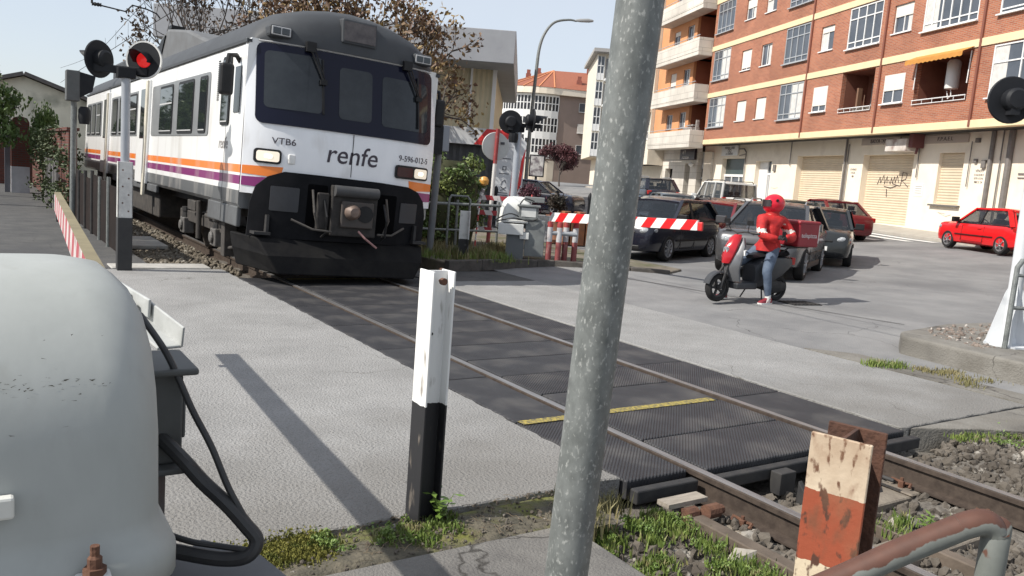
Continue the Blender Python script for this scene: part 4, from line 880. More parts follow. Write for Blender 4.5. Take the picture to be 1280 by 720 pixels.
# zebra bars and lane line
zp = mat('road_paint_white', (.72,.71,.68), (.5,.49,.47), 8, .7, lo=.5, hi=.75)
zb_ = [(.95,1.3,-1.5,7.5),(1.75,2.1,-1.2,7.0),(2.6,2.95,-.6,6.5)]
for i, (d0, d1, a0, a1) in enumerate(zb_):
    b = B(); m_ = 14
    for k in range(m_):
        q = []
        for a, d in ((a0+(a1-a0)*k/m_,d0),(a0+(a1-a0)*(k+1)/m_,d0),(a0+(a1-a0)*(k+1)/m_,d1),(a0+(a1-a0)*k/m_,d1)):
            p = sp(a, d); q.append((p.x,p.y,T(p.x,p.y)+.012))
        b.add(q, [(0,1,2,3)])
    tag(b.build('road_bar', zp, fix=False), ['white crossing bar on the road nearest the shuttered garage','white crossing bar in the middle of the three by the garage','white crossing bar farthest from the garage kerb'][i], 'road marking', 'white crossing bars by the garage')
b = B()
for k in range(8):
    q = []
    for a, d in ((-1.5+.6*k,4.3),(-1.5+.6*(k+1),4.3),(-1.5+.6*(k+1),4.42),(-1.5+.6*k,4.42)):
        p = sp(a, d); q.append((p.x,p.y,T(p.x,p.y)+.012))
    b.add(q, [(0,1,2,3)])
tag(b.build('lane_line', zp, fix=False), 'thin white lane line on the asphalt beside the red hatchback', 'road marking')

# ---- rounded corner building far down the street
tile = mat('roof_tile', (.30,.10,.055), (.24,.08,.045), 3, .85, stretch=(1,1,3)); taupe = mat('taupe_render', (.30,.23,.20), (.27,.21,.18), .6, .9)
RB = thing('corner_building', 'rounded corner building with white glazed gallery and red tiled roof at the street end', 'building', (69.5,99.5,1.2), radians(-33.8))
# local: x to image right, y away from the camera, z up
def arcp(r, a): return (-.5 + r*sin(a), 6.5 - r*cos(a))
NA = 14; AA = [radians(-100 + 125*i/NA) for i in range(NA+1)]
R0 = 6.6; Hh = 13.1
b = B(); pl = [arcp(R0, a) for a in AA] + [(10.5,2.6),(10.5,18),(-7,18)]
b.prism(pl, 0, Hh, 'XY'); b.build('wall', taupe, RB)
b = B(); pl2 = [arcp(R0+.03, a) for a in AA if a < radians(26)]; b.prism(pl2+[(2.1,1.2),(-4,8)], 0.1, 3.6, 'XY'); b.build('shop_base', beige, RB)
b = B(); pl = [arcp(R0+.7, a) for a in AA] + [(11,1.9),(11,19),(-7.6,19)]; b.prism(pl, Hh, Hh+.9, 'XY'); b.build('cornice', beige, RB)
b = B(); base = [Vector((*arcp(R0+.75, a), Hh+.92)) for a in AA] + [Vector((11.1,1.8,Hh+.92)),Vector((11.1,19,Hh+.92)),Vector((-7.7,19,Hh+.92))]
ap = Vector((1.5,9.5,Hh+4.6)); ap2 = Vector((9.5,9.5,Hh+4.6)); vs = base + [ap, ap2]; nb = len(base)
b.v = [tuple(p) for p in vs]; b.f = [(i,i+1,nb) for i in range(len(AA)-1)] + [(len(AA)-1,len(AA),nb+1,nb),(len(AA),len(AA)+1,nb+1),(len(AA)+1,len(AA)+2,nb,nb+1),(len(AA)+2,0,nb)]
rf = b.build('roof', tile, RB)
b = B()
for i in range(1, len(AA), 2): b.beam(base[i], ap, .18, .18)
b.build('ridge_tiles', mat('ridge_tile', (.55,.22,.10), rough=.85), rf)
for x, y, h in ((-5.2,6,.9),(-2.4,9,2.2),(-.8,9.5,2.6),(7.0,9,4.0),(5.2,3.2,1.0)):
    z0 = Hh+1.0; b = B(); b.box(x-.4,x+.4,y-.4,y+.4,z0,z0+h+.6); b.box(x-.28,x+.28,y-.28,y+.28,z0+h+.6,z0+h+1.2); b.build('chimney', mat('chimney_brick', (.32,.10,.07), (.2,.08,.06), 3, .9), rf)
# glazed gallery: bays of white framing around the curve, three storeys
for f in range(3):
    z0 = 3.9+f*3.05
    for i in range(3, NA):
        a0, a1 = AA[i], AA[i+1]
        p0, p1 = Vector((*arcp(R0+.12,a0),0)), Vector((*arcp(R0+.12,a1),0)); d = p1-p0; L = d.length; ang = atan2(d.y, d.x)
        fr = B(); fr.m = Matrix.Translation(p0) @ Matrix.Rotation(ang, 4, 'Z')
        fr.box(0,L,-.06,.08,z0,z0+.75); fr.box(0,L,-.06,.08,z0+2.75,z0+3.05)
        for k in range(3): x = L*k/2; fr.box(x-.07,x+.07,-.06,.06,z0+.75,z0+2.75)
        fr.box(0,L,-.05,.05,z0+1.7,z0+1.82)
        w_ = fr.build('gallery_window', frame_w, RB)
        pn = B(); pn.m = fr.m; pn.box(.05,L-.05,-.02,.0,z0+.75,z0+2.75); pn.build('pane', mat('far_glass', (.02,.022,.028), rough=.15), w_)
for f in range(3):
    z0 = 4.9+f*3.05; w_ = window(RB,-1.05,1.05,z0,z0+1.3,y=.02,cols=2,blind=1.0 if f == 1 else 0)
    w_.matrix_local = Matrix.Translation((6.4,1.52,0)) @ Matrix.Rotation(pi+radians(14.2), 4, 'Z')
b = B(); b.box(8.6,10.2,1.9,2.6,0,2.6); b.build('door', frame_w, RB); b = B(); b.box(8.8,10.0,1.85,1.9,.1,2.1); b.build('door_pane', wglass, RB)
# ---- balcony block beside it
CB = thing('apartment_building', 'white apartment block with grey stacked balconies half hidden by the pole', 'building', (62.6,77.0,.9), radians(-33.8))
b = B(); b.box(-1.2,14,0,14,4.2,16.2); b.build('wall', whitewall, CB); b = B(); b.box(.2,14,1,14,0,4.2); b.build('ground_floor_wall', beige, CB)
b = B(); b.box(-1.8,14.4,-1.4,14,16.2,16.6); b.build('roof_slab', mat('roof_grey', (.35,.34,.33), rough=.8), CB)
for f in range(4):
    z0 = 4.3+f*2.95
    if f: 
        b = B(); b.box(-.3,6,-1.3,0,z0-.15,z0+.1); ba = b.build('balcony', frame_w, CB)
        b = B(); b.box(-.25,6,-1.28,-1.24,z0+.1,z0+1.0); b.build('balustrade', mat('balustrade_grey', (.16,.165,.17), rough=.5), ba)
        b = B(); b.box(-.2,5.8,-.03,-.01,z0+.1,z0+2.5); b.build('balcony_shade_sheet', mat('shade_wall', (.22,.22,.23), rough=.8), CB)  # grey sheet colouring in the shade on the wall behind the balcony
    else: window(CB,.6,2.0,z0+1.2,z0+2.6,y=-.05,cols=2,rows=(.5,))
    b = B()
    for k in range(3): b.box(-1.22+k*.4,-1.14+k*.4,-.12,0,z0,z0+2.8)
    b.box(-1.22,-.34,-.1,0,z0,z0+.8); b.box(-1.22,-.34,-.1,0,z0+1.6,z0+1.7); gw = b.build('gallery_window', frame_w, CB); b = B(); b.box(-1.15,-.36,-.03,-.02,z0+.8,z0+2.7); b.build('pane', wglass, gw)
# ---- warehouse with grey eave
WH = thing('warehouse', 'beige corrugated warehouse with deep grey eave behind the train', 'building', (20.4,33.2,0), radians(-33.8))
b = B(); n = 120; x0, x1 = -14, 0.0
for i in range(n):
    xa = x0+(x1-x0)*i/n; xb = x0+(x1-x0)*(i+1)/n; y0, y1 = (0, .05) if i % 2 else (.05, 0)
    b.add([(xa,y0,0),(xb,y1,0),(xb,y1,6.72),(xa,y0,6.72)], [(0,1,2,3)])
corr = mat('corrugated_beige', (.56,.49,.33), (.48,.42,.28), .8, .7, third=(.35,.31,.22), tscale=.6, tlo=.58, thi=.8)
b.build('corrugated_wall', corr, WH, fix=False)
b = B(); b.box(-14,-.02,.06,16,0,6.9); b.build('side_wall', corr, WH)
b = B(); b.box(-.12,.06,-.06,.08,0,6.75); b.box(-1.15,-1.05,-.06,.0,0,6.75); b.build('corner_trim', frame_w, WH)
b = B(); b.prism([(-2.2,6.75),(-2.2,8.15),(16,8.3),(16,6.7),(-.0,6.7)], -15, .85, 'YZ'); b.build('eave', mat('eave_grey', (.33,.34,.36), (.28,.29,.31), 1, .6), WH, bevel=.02)
for x in (-5.2,-4.0):
    b = B(); b.box(x,x+1.0,-.08,-.02,3.3,4.2); w_ = b.build('window', darksteel, WH); b = B(); b.box(x+.06,x+.94,-.10,-.081,3.36,4.14); b.build('pane', wglass, w_)
# ---- dark shop with white and red portal sign
KB = thing('shop_kiosk', 'dark ribbed shop wall with white and red portal fascia beyond the bush', 'kiosk', (15.2,23.6,.1), radians(-33.8))
b = B(); n = 40
for i in range(n):
    xa, xb = -4+4.5*i/n, -4+4.5*(i+1)/n; y = .0 if i % 2 else .05
    b.add([(xa,y,0),(xb,y,0),(xb,y,3.2),(xa,y,3.2)], [(0,1,2,3)])
b.build('ribbed_wall', mat('dark_cladding', (.055,.056,.06), (.08,.08,.085), 2, .6), KB, fix=False); b = B(); b.box(-4,.5,.06,5,0,3.2); b.build('shop_body', mat('dark_cladding2', (.06,.06,.065), rough=.7), KB)
redp = mat('sign_red', (.62,.03,.03), rough=.4); lgrey = mat('sign_pale_grey', (.60,.61,.62), (.54,.55,.56), 1, .5)
b = B(); b.box(-2.0,.25,-.35,-.05,2.72,3.27); fa = b.build('fascia', lgrey, KB)
b = B(); b.prism([(-1.15,2.73),(-.75,3.26),(.18,3.26),(-.2,2.73)], -.356, -.35, 'XZ'); b.build('red_flash', redp, fa)
b = B(); b.prism([(-.45,0),(.52,0),(.62,2.9),(.25,3.25),(-.40,2.72)], -.34, -.1, 'XZ'); pn = b.build('portal_panel', lgrey, KB)
b = B(); b.prism([(.16,.95),(.24,.95),(.30,2.05),(.20,2.05)], -.346, -.34, 'XZ'); b.prism([(.40,1.2),(.52,1.5),(.60,2.7),(.48,2.3)], -.346, -.34, 'XZ'); b.build('red_flash', redp, pn)
dkm = mat('sign_dark_mark', (.06,.06,.07), rough=.6)
b = B()
b.prism([(-.13,1.95),(.0,1.95),(.0,2.08),(-.13,2.08)], -.346, -.34, 'XZ'); b.tube([(1.0,1.6,0)]*2, .001, 3) if 0 else None
b.build('sign_square_frame', dkm, pn)
for z, w in ((2.42,.5),(1.92,.42),(1.28,.4),(1.2,.45),(1.14,.4)):
    b = B(); b.box(-.07-w*.4,-.07+w*.4,-.346,-.34,z-.1,z-.075); b.build('sign_line', dkm, pn)
for P in ([(-.15,-.345,1.45),(-.1,-.345,1.58),(-.02,-.345,1.62),(.02,-.345,1.52)],[(-.15,-.345,1.26),(.03,-.345,1.4)],[(-.15,-.345,1.4),(.03,-.345,1.26)]):
    b = B(); b.tube(P, .012, 4); b.build('sign_stroke', dkm, pn)
b = B(); b.box(-.105,-.025,-.35,-.346,1.975,2.055); b.build('sign_square', lgrey, pn)

# ---- left side: gabled house, brick wall, brick pillar
LH = thing('house', 'pale gabled house with dark roof behind the trees on the left', 'house', (1.5,44,0), 0)
b = B(); b.prism([(-6,0),(7,0),(7,2.5),(.55,4.68),(-6,2.5)], 0, 9, 'XZ'); b.build('wall', mat('house_render', (.72,.71,.60), (.63,.62,.52), 1, .9, third=(.33,.34,.28), tscale=.7), LH)
b = B(); b.slab([(.55,-.4,4.72),(7.5,-.4,2.38),(7.5,9.5,2.38),(.55,9.5,4.72)], .16); b.slab([(.55,-.4,4.72),(.55,9.5,4.72),(-6.5,9.5,2.35),(-6.5,-.4,2.35)], .16); b.build('roof', mat('house_roof', (.10,.095,.095), (.14,.13,.125), 3, .85), LH)
b = B(); b.box(5.2,6.6,-1.0,-.05,0,3.3); b.build('grey_annex', brick_mat('grey_block', (.28,.28,.27), (.24,.24,.235), (.16,.16,.16), .5, .2), LH)
wbrick = brick_mat('dark_red_brick', (.13,.035,.022), (.10,.028,.02), (.08,.055,.047), .24, .075)
BW = thing('brick_wall', 'dark red brick boundary wall running beside the train on the left', 'wall', (0,0,0))
b = B(); b.box(2.15,2.35,24.5,40,0,2.15); b.box(-2,2.15,39.8,40,0,2.15); b.build('wall', wbrick, BW)
b = B(); b.box(2.10,2.40,24.45,40,2.15,2.23); b.build('coping', wbrick, BW)
GP = thing('gate_pillar', 'red brick gate pillar with rounded top and white painted foot', 'pillar', (1.45,33.4,0))
b = B(); b.prism([(-.27,.9),(.27,.9),(.27,2.42),(.2,2.56),(0,2.62),(-.2,2.56),(-.27,2.42)], -.27, .27, 'XZ'); b.build('shaft', wbrick, GP)
b = B(); b.box(-.275,.275,-.275,.275,0,.9); b.build('foot', mat('foot_white', (.50,.50,.52), (.4,.4,.42), 3, .8), GP)
b = B(); b.box(-.46,-.30,-.1,.1,0,2.3); b.build('gate_post', mat('gate_grey', (.10,.10,.115), rough=.6), GP)
PF = thing('picket_fence', 'low grey picket fence in front of the brick wall on the left', 'fence', (0,0,0))
for i in range(9): b = B(); b.box(1.9,1.96,25+i*.5,25.1+i*.5,0,1.35); b.build('picket', mat('picket_grey', (.26,.25,.24), rough=.8), PF)
b = B(); b.box(1.96,1.99,25,29.2,.9,.98); b.build('fence_rail', _M['picket_grey'], PF)
# ================================================================== VEHICLES
def smooth_curve(pts, n):
    """monotone-ish resampling of (x, *values) control rows with Catmull-Rom"""
    out = []
    m = len(pts)
    for i in range(m-1):
        p0, p1, p2, p3 = pts[max(i-1,0)], pts[i], pts[i+1], pts[min(i+2,m-1)]
        for k in range(n):
            t = k/n; q = []
            for a, b_, c, d in zip(p0, p1, p2, p3):
                q.append(.5*((2*b_) + (-a+c)*t + (2*a-5*b_+4*c-d)*t*t + (-a+3*b_-3*c+d)*t**3))
            out.append(q)
    out.append(list(pts[-1])); return out
def smooth_mesh(me, angle):
    bm = bmesh.new(); bm.from_mesh(me)
    for f in bm.faces: f.smooth = True
    for e_ in bm.edges: e_.smooth = not (len(e_.link_faces) != 2 or e_.calc_face_angle(0) > radians(angle))
    bm.to_mesh(me); bm.free()
def wheel(parent, x, y, s, r, w=.2, rimm=None, spokes=5, name='wheel'):
    key = (round(r,3), w, rimm.name, spokes, s)
    t = B(); t.lathe([(r*.66,-w/2+.02),(r*.74,-w/2),(r*.92,-w/2),(r*.985,-w/2+.03),(r,-w/4),(r,w/4),(r*.985,w/2-.03),(r*.92,w/2),(r*.74,w/2),(r*.66,w/2-.02)], (0,0,0), 'Y', 28, cap=False)
    o = t.build(name, rubber, parent, smooth=True); o.location = (x, y, r)
    t = B(); yo = s*(w/2-.012)
    t.lathe([(r*.63,yo-.10*s),(r*.665,yo-.01*s),(r*.68,yo+.004*s),(r*.64,yo+.004*s),(r*.60,yo-.02*s),(r*.58,yo-.10*s)], (0,0,0), 'Y', 28, cap=False); t.lathe([(.001,yo+.0*s),(r*.12,yo-.002*s),(r*.15,yo-.03*s)], (0,0,0), 'Y', 12)
    for k in range(spokes):
        a = 2*pi*k/spokes+.3; d = Vector((cos(a),0,sin(a))); t.beam(d*r*.1+Vector((0,yo-.014*s,0)), d*r*.62+Vector((0,yo-.012*s,0)), .02, r*.22 if spokes < 8 else r*.15, up=(0,1,0))
    t.build('rim', rimm, o)
    t = B(); t.lathe([(r*.62,yo-.07*s),(.01,yo-.07*s)], (0,0,0), 'Y', 20); t.build('brake_disc', black, o)
    return o
alloy = mat('alloy_rim', (.42,.42,.43), rough=.35, metal=.7); steelrim = mat('wheel_cover_silver', (.34,.34,.35), rough=.45, metal=.4)
lens = mat('headlight_glass', (.48,.50,.52), (.16,.17,.18), 22, .1); redlens = mat('tail_lamp', (.35,.015,.012), rough=.2); amber = mat('amber_lamp', (.6,.2,.02), rough=.2)
interior = mat('car_interior', (.022,.022,.024), (.05,.05,.05), 5, .8)
carglass = mat('car_glass', (.012,.016,.021), rough=.03, spec=.5, alpha=.62)
platem = mat('number_plate', (.75,.75,.74), rough=.4)
def paint(name, c, c2=None, metal=.0): return mat(name, c, c2 or c, 2, .25, metal, coat=.5, spec=.3)
def car(label, loc, rz, pm_, L=4.2, Wd=1.76, H=1.48, wb=2.58, fo=.85, wr=.315, kind='hatch', detail=2, rimm=None, spokes=7, name='parked_car', cat='car', group=None, trim=None, low=None, rails=False, plate='7214 BCK', tilt=0):
    t = thing(name, label, cat, loc, rz, group); trim = trim or black; rimm = rimm or alloy
    t.rotation_euler = (0, tilt, rz)
    hw = Wd/2; xf = L/2; xr = -L/2; fx = xf-fo; rxl = fx-wb            # axle positions
    zb = .19 if kind != 'suv' else .24
    hood = {'hatch':.70,'suv':.66,'sedan':.66,'van':.66,'old':.64}[kind]*H if kind != 'van' else .60*H
    belt = {'hatch':.655,'suv':.66,'sedan':.64,'van':.58,'old':.63}[kind]*H
    # control rows: x, ztop, half width, zbottom
    nose = .46*H
    if kind == 'sedan': rows = [(xr,.56*H,hw*.80,zb+.14),(xr+.10,.645*H,hw*.90,zb+.04),(xr+.55,.66*H,hw*.97,zb),(rxl+.1,belt+.02,hw,zb),(0,belt,hw,zb),(fx-.25,belt-.01,hw*.995,zb),(fx+.15,hood*.95,hw*.975,zb),(xf-.24,.60*H,hw*.92,zb+.02),(xf-.07,.53*H,hw*.84,zb+.04),(xf,.40*H,hw*.74,zb+.10)]
    else: rows = [(xr,.52*H,hw*.84,zb+.14),(xr+.06,.62*H,hw*.92,zb+.05),(xr+.35,belt+.01,hw*.975,zb),(rxl+.1,belt+.005,hw,zb),(0,belt,hw,zb),(fx-.30,belt-.01,hw*.995,zb),(fx+.15,hood*.93,hw*.975,zb),(xf-.24,.61*H,hw*.93,zb+.02),(xf-.07,.54*H,hw*.85,zb+.04),(xf,.41*H,hw*.75,zb+.10)]
    rows = smooth_curve(rows, 4); rings = []
    for x, zt, w, z0 in rows:
        zm = z0 + (zt-z0)*.55
        half = [(0,z0),(w*.80,z0),(w*.95,z0+.05),(w*.992,z0+(zt-z0)*.28),(w,zm),(w*.985,zt-(zt-z0)*.17),(w*.94,zt-.035),(w*.84,zt-.005),(w*.45,zt+.018),(0,zt+.024)]
        rings.append([(x, y, z) for y, z in half] + [(x, -y, z) for y, z in half[-2:0:-1]])
    b = B(); b.loft(rings); body = b.build('body', pm_, t, smooth=True, angle=42)
    if detail >= 1:
        cs = []
        for x in (fx, rxl):
            for s in (-1, 1):
                c = B(); c.lathe([(wr*1.14,s*(hw-.26)),(wr*1.14,s*(hw+.2))], (x,0,wr*1.0), 'Y', 24); cs.append(c.build('cutter', None))
        apply_bool(body, cs); smooth_mesh(body.data, 32)
        b = B(); b.box(rxl-wr*1.2,fx+wr*1.2,-hw*.8,hw*.8,zb+.02,zb+.32); b.build('underbody', black, t)
    # greenhouse
    gb, gt = hw*.90, hw*.70
    if kind == 'hatch': A, Bq, Cq, D = fx-.28, fx-1.05, xr+.62, xr+.16
    elif kind == 'old': A, Bq, Cq, D = fx-.30, fx-.95, xr+.50, xr+.12
    elif kind == 'suv': A, Bq, Cq, D = fx-.16, fx-1.14, xr+.85, xr+.22
    elif kind == 'van': A, Bq, Cq, D = fx-.05, fx-.78, xr+.14, xr+.05
    else: A, Bq, Cq, D = fx-.38, fx-1.20, rxl+.20, rxl-.52
    zr = H-.045; zbl = belt-.03
    if kind == 'van': gt = hw*.80
    Pb = lambda x, s: Vector((x, s*gb, zbl)); Pt = lambda x, s: Vector((x, s*gt, zr))
    b = B(); b.add([Pb(A,1)-Vector((.03,.03,0)),Pb(A,-1)-Vector((.03,-.03,0)),Pb(D,-1)+Vector((.03,.03,0)),Pb(D,1)+Vector((.03,-.03,0)),Pt(Bq,1)-Vector((.03,.03,0)),Pt(Bq,-1)-Vector((.03,-.03,0)),Pt(Cq,-1)+Vector((.03,.03,0)),Pt(Cq,1)+Vector((.03,-.03,0))], [(0,1,2,3),(4,5,6,7)]) if detail else b.add([(0,0,0)]*3, [(0,1,2)])
    if detail == 0:
        b = B(); b.add([Pb(A,1)-Vector((.03,.03,0)),Pb(A,-1)-Vector((.03,-.03,0)),Pb(D,-1)+Vector((.03,.03,0)),Pb(D,1)+Vector((.03,-.03,0)),Pt(Bq,1)-Vector((.03,.03,0)),Pt(Bq,-1)-Vector((.03,-.03,0)),Pt(Cq,-1)+Vector((.03,.03,0)),Pt(Cq,1)+Vector((.03,-.03,0))], [(0,1,2,3),(4,5,6,7),(0,1,5,4),(1,2,6,5),(2,3,7,6),(3,0,4,7)])
    else:
        b.box(A-.55,A-.12,-gb*.85,gb*.85,zbl-.02,zbl+.07)
    b.build('cabin', interior, t)
    if detail:
        for sx_, sy_ in ((A-1.25,.36),(A-1.25,-.36),(max(A-2.05,D+.5),.36),(max(A-2.05,D+.5),-.36)):
            b = B(); b.beam((sx_,sy_*hw,zbl-.15),(sx_-.10,sy_*hw,zbl+.20),.40,.12,up=(1,0,0)); b.box(sx_-.17,sx_-.07,sy_*hw-.12,sy_*hw+.12,zbl+.22,zbl+.38); b.build('seat', mat('seat_cloth', (.045,.045,.05), (.07,.07,.075), 6, .9), t, bevel=.03)
        b = B(); b.lathe([(.165,-.012),(.18,0),(.165,.012),(.15,0),(.165,-.012)], (0,0,0), 'X', 18, cap=False); o = b.build('steering_wheel', black, t); o.location = (A-.68,.36*hw,zbl+.02); o.rotation_euler = (0,radians(25),0)
    # panes
    cw = Vector((.05,0,-.0))
    b = B(); m1 = (Pb(A,1)+Pb(A,-1))/2+cw*1.4; m2 = (Pt(Bq,1)+Pt(Bq,-1))/2+cw*1.0
    b.add([Pb(A,1),m1,Pb(A,-1),Pt(Bq,-1),m2,Pt(Bq,1)], [(0,1,4,5),(1,2,3,4)]); b.build('windscreen', carglass, t, smooth=True)
    b = B(); b.add([Pb(D,1),Pb(D,-1),Pt(Cq,-1),Pt(Cq,1)], [(3,2,1,0)]); b.build('rear_window', carglass, t, fix=False)
    xs = [A-.02] + ([-.02+(A+D)/2*.15] if kind in ('old',) else [(fx+rxl)/2-.05] if kind != 'van' else [fx-1.0, fx-2.0]) 
    for s in (-1, 1):
        b = B(); b.add([Pb(A,s),Pt(Bq,s),Pt(Cq,s),Pb(D,s)], [(0,1,2,3)]); b.build('side_glass', carglass, t)
    # roof and pillars
    rr = []
    n = 10
    for i in range(n+1):
        x = Bq+.10-(Bq-Cq+.16)*i/n; cz = zr + .05*sin(pi*min(1,max(0,i/n)))+.0; w = gt*(1.02-.03*abs(i/n-.5))
        if i == 0: cz -= .02
        rr.append([(x,y_,z_) for y_,z_ in ((-w,cz-.035),(-w*.93,cz),(-w*.5,cz+.018),(0,cz+.022),(w*.5,cz+.018),(w*.93,cz),(w,cz-.035),(w*.9,cz-.06),(0,cz-.05),(-w*.9,cz-.06))])
    b = B(); b.loft(rr); b.build('roof', pm_, t, smooth=True, angle=50)
    for s in (-1, 1):
        o_ = Vector((0,s*.012,.006)); b = B()
        b.beam(Pb(A,s)+o_, Pt(Bq,s)+o_, .075, .05); b.beam(Pb(D,s)+o_+Vector((.05,0,0)), Pt(Cq,s)+o_+Vector((.06,0,0)), .20 if kind in ('hatch','old','suv') else .12, .05)
        b.beam(Pt(Bq,s)+o_, Pt(Cq,s)+o_, .06, .05)
        b.build('pillar', pm_, t)
        bx = (fx+rxl)/2-.15 if kind != 'van' else fx-1.1; f_ = lambda x: (x-D)/(A-D)
        bb = B(); bb.beam(Vector((bx,s*(gb+.006),zbl)), Vector((bx-.06,s*(gt+.006),zr-.02)), .075, .03)
        if kind == 'van': bb.beam(Vector((bx-1.1,s*(gb+.006),zbl)), Vector((bx-1.12,s*(gt+.006),zr-.02)), .10, .03)
        bb.build('door_pillar', pm_ if kind == 'van' else black, t)
        b = B(); b.beam(Pb(A,s)+o_*.8, Pb(D,s)+o_*.8, .03, .045); b.build('window_trim', trim, t)
    for x in (fx, rxl):
        for s in (-1, 1): wheel(t, x, s*(hw-w_off), s, wr, .20, rimm, spokes)
    if detail >= 1:
        zl = .465*H
        for s in (-1, 1):
            hb = bmesh.new(); bmesh.ops.create_uvsphere(hb, u_segments=16, v_segments=10, radius=1)
            hm_ = bpy.data.meshes.new('headlight'); hb.transform(Matrix.Diagonal((.10,.22,.09,1))); hb.to_mesh(hm_); hb.free()
            hl_ = obj('headlight', hm_, lens, t, True); hl_.location = (xf-.155,s*hw*.745,zl+.03); hl_.rotation_euler = (s*radians(6),radians(-14),s*radians(40))
            b = B(); b.box(xr+.02,xr+.22,s*hw*.70,s*hw*.935,.50*H,.62*H); b.build('tail_light', redlens, t, bevel=.03)
            b = B(); mx = A-.18; b.box(mx-.02,mx+.10,s*(gb+.08),s*(gb+.30),zbl+.03,zbl+.19); b.beam((mx+.03,s*gb,zbl+.03),(mx+.03,s*(gb+.12),zbl+.07),.05,.04); b.build('mirror', trim if kind in ('hatch','old') else pm_, t, bevel=.035, seg=3)
            b = B()
            dz = [A-.33, bx-.0] if kind != 'old' else [A-.33, (fx+rxl)/2-.42]
            for x in dz: b.beam((x,s*(hw*.999),zb+.12),(x-.03,s*(hw*.985),zbl-.05),.012,.012)
            b.beam((dz[0],s*hw*.999,zb+.10),(dz[-1],s*hw*.999,zb+.10),.012,.012); b.build('door_seam', black, t)
            b = B(); b.box(dz[-1]+.08,dz[-1]+.26,s*hw*.985,s*(hw+.018),belt-.17,belt-.13); b.build('door_handle', pm_, t, bevel=.01)
            b = B(); b.beam((fx-wr*1.2,s*(hw*.996),zb+.30),(rxl+wr*1.2,s*(hw*.996),zb+.30),.05,.03); b.build('side_moulding', trim if low is None else low, t)
            b = B(); b.lathe([(.055,0),(.055,.04),(.01,.045)], (xf-.12,s*hw*.62,zb+.14), 'X', 12); b.build('fog_light', lens, t)
        b = B(); b.box(xf-.10,xf+.004,-hw*.44,hw*.44,zl-.06,zl-.0); b.box(xf-.08,xf+.008,-hw*.58,hw*.58,zb+.08,zb+.18); b.build('grille', black, t, bevel=.02)
        b = B(); b.box(xf-.02,xf+.018,-.26,.26,zb+.21,zb+.32); pl_ = b.build('number_plate', platem, t)
        if plate: lettering(plate, .10, blk, pl_, (xf+.02,0,zb+.265), (pi/2,0,pi/2), .003)
        b = B(); b.box(xr-.015,xr+.02,-.26,.26,zb+.30,zb+.41); b.build('rear_plate', platem, t)
        if low is not None:
            b = B(); b.box(xf-.20,xf-.012,-hw*.70,hw*.70,zb-.02,zb+.08); b.box(fx-wr*1.2,rxl+wr*1.2,-hw*.985,hw*.985,zb-.03,zb+.10); b.build('lower_cladding', low, t, bevel=.03)
        for sx in (.28,-.28):
            b = B(); q = Vector((A+.055,sx*hw*1.6,zbl+.03)); b.beam(q, q+Vector((-.09,-.52,.06)), .018, .014); b.build('wiper', black, t)
    if rails:
        for s in (-1, 1):
            b = B(); b.tube([(Bq-.05,s*gt*.93,zr+.03),(Bq-.2,s*gt*.93,zr+.10),(Cq+.25,s*gt*.93,zr+.10),(Cq+.1,s*gt*.93,zr+.03)], .02, 6); b.build('roof_rail', alloy if kind == 'suv' else black, t)
    return t
w_off = .10
navy = paint('paint_navy', (.010,.011,.02)); grey_ = paint('paint_graphite', (.075,.075,.08), (.09,.088,.092), .4); darkc = paint('paint_black_green', (.018,.02,.021)); redc = paint('paint_red', (.58,.012,.015)); maroon = paint('paint_dark_red', (.13,.012,.016)); white_c = paint('paint_white', (.72,.72,.70)); brown_c = paint('paint_brown_black', (.035,.022,.018)); greyb = paint('paint_grey_blue', (.10,.115,.13)); blue_c = paint('paint_blue_grey', (.09,.12,.16)); dkg = paint('paint_dark_green', (.03,.04,.035)); teal = paint('paint_teal', (.05,.16,.19))
def place(front, head_deg, L, fo, z=None, side=0, Wd=1.76):
    """world centre of a car from the ground point under its (left) front wheel and its heading"""
    h = radians(head_deg); d = Vector((cos(h), sin(h), 0)); n = Vector((-sin(h), cos(h), 0))
    c = Vector((*front, 0)) - d*(L/2-fo) - n*(Wd/2-.1)*side
    return (c.x, c.y, (T(c.x, c.y) if z is None else z)), h
p, h = place((13.75,14.15), -159, 4.2, .85, side=1); car('dark navy hatchback waiting behind the lowered red and white barrier', p, h, navy, detail=2, rimm=steelrim, spokes=9, name='waiting_car', group='cars waiting at the crossing', plate='')
p, h = place((14.45,10.85), -151, 4.33, .90, side=1, Wd=1.82); car('grey sport utility vehicle waiting behind the red scooter', p, h, grey_, 4.33, 1.82, 1.56, 2.65, .9, .345, 'suv', 2, alloy, 5, 'waiting_car', rails=True, low=black, group='cars waiting at the crossing', plate='')
p, h = place((18.75,12.70), -146, 3.95, .82, side=1, Wd=1.7); car('black hatchback with oval headlights right of the grey sport utility vehicle', p, h, darkc, 3.95, 1.7, 1.44, 2.46, .82, .30, 'hatch', 2, steelrim, 9, 'waiting_car', group='cars waiting at the crossing', plate='')
p, h = place((27.0,14.62), 65, 3.68, .72, side=1, Wd=1.6); REDP = p; car('small red three door hatchback parked by the beige wall on the right', p, h, redc, 3.68, 1.6, 1.38, 2.385, .72, .285, 'old', 2, alloy, 6, 'parked_car', trim=black, plate='')
def cz(x, y): return (x, y, T(x, y))
car('dark red hatchback behind the navy car at the barrier', cz(18.0,16.6), radians(-157), maroon, 4.0, 1.7, 1.43, 2.5, .8, .30, 'hatch', 1, steelrim, 7, 'waiting_car', group='cars waiting at the crossing', plate='')
car('brown black estate car with roof arch behind the dark red hatchback', cz(20.8,18.8), radians(-125), brown_c, 4.4, 1.75, 1.45, 2.6, .85, .31, 'hatch', 1, steelrim, 7, 'parked_car', rails=True, plate='')
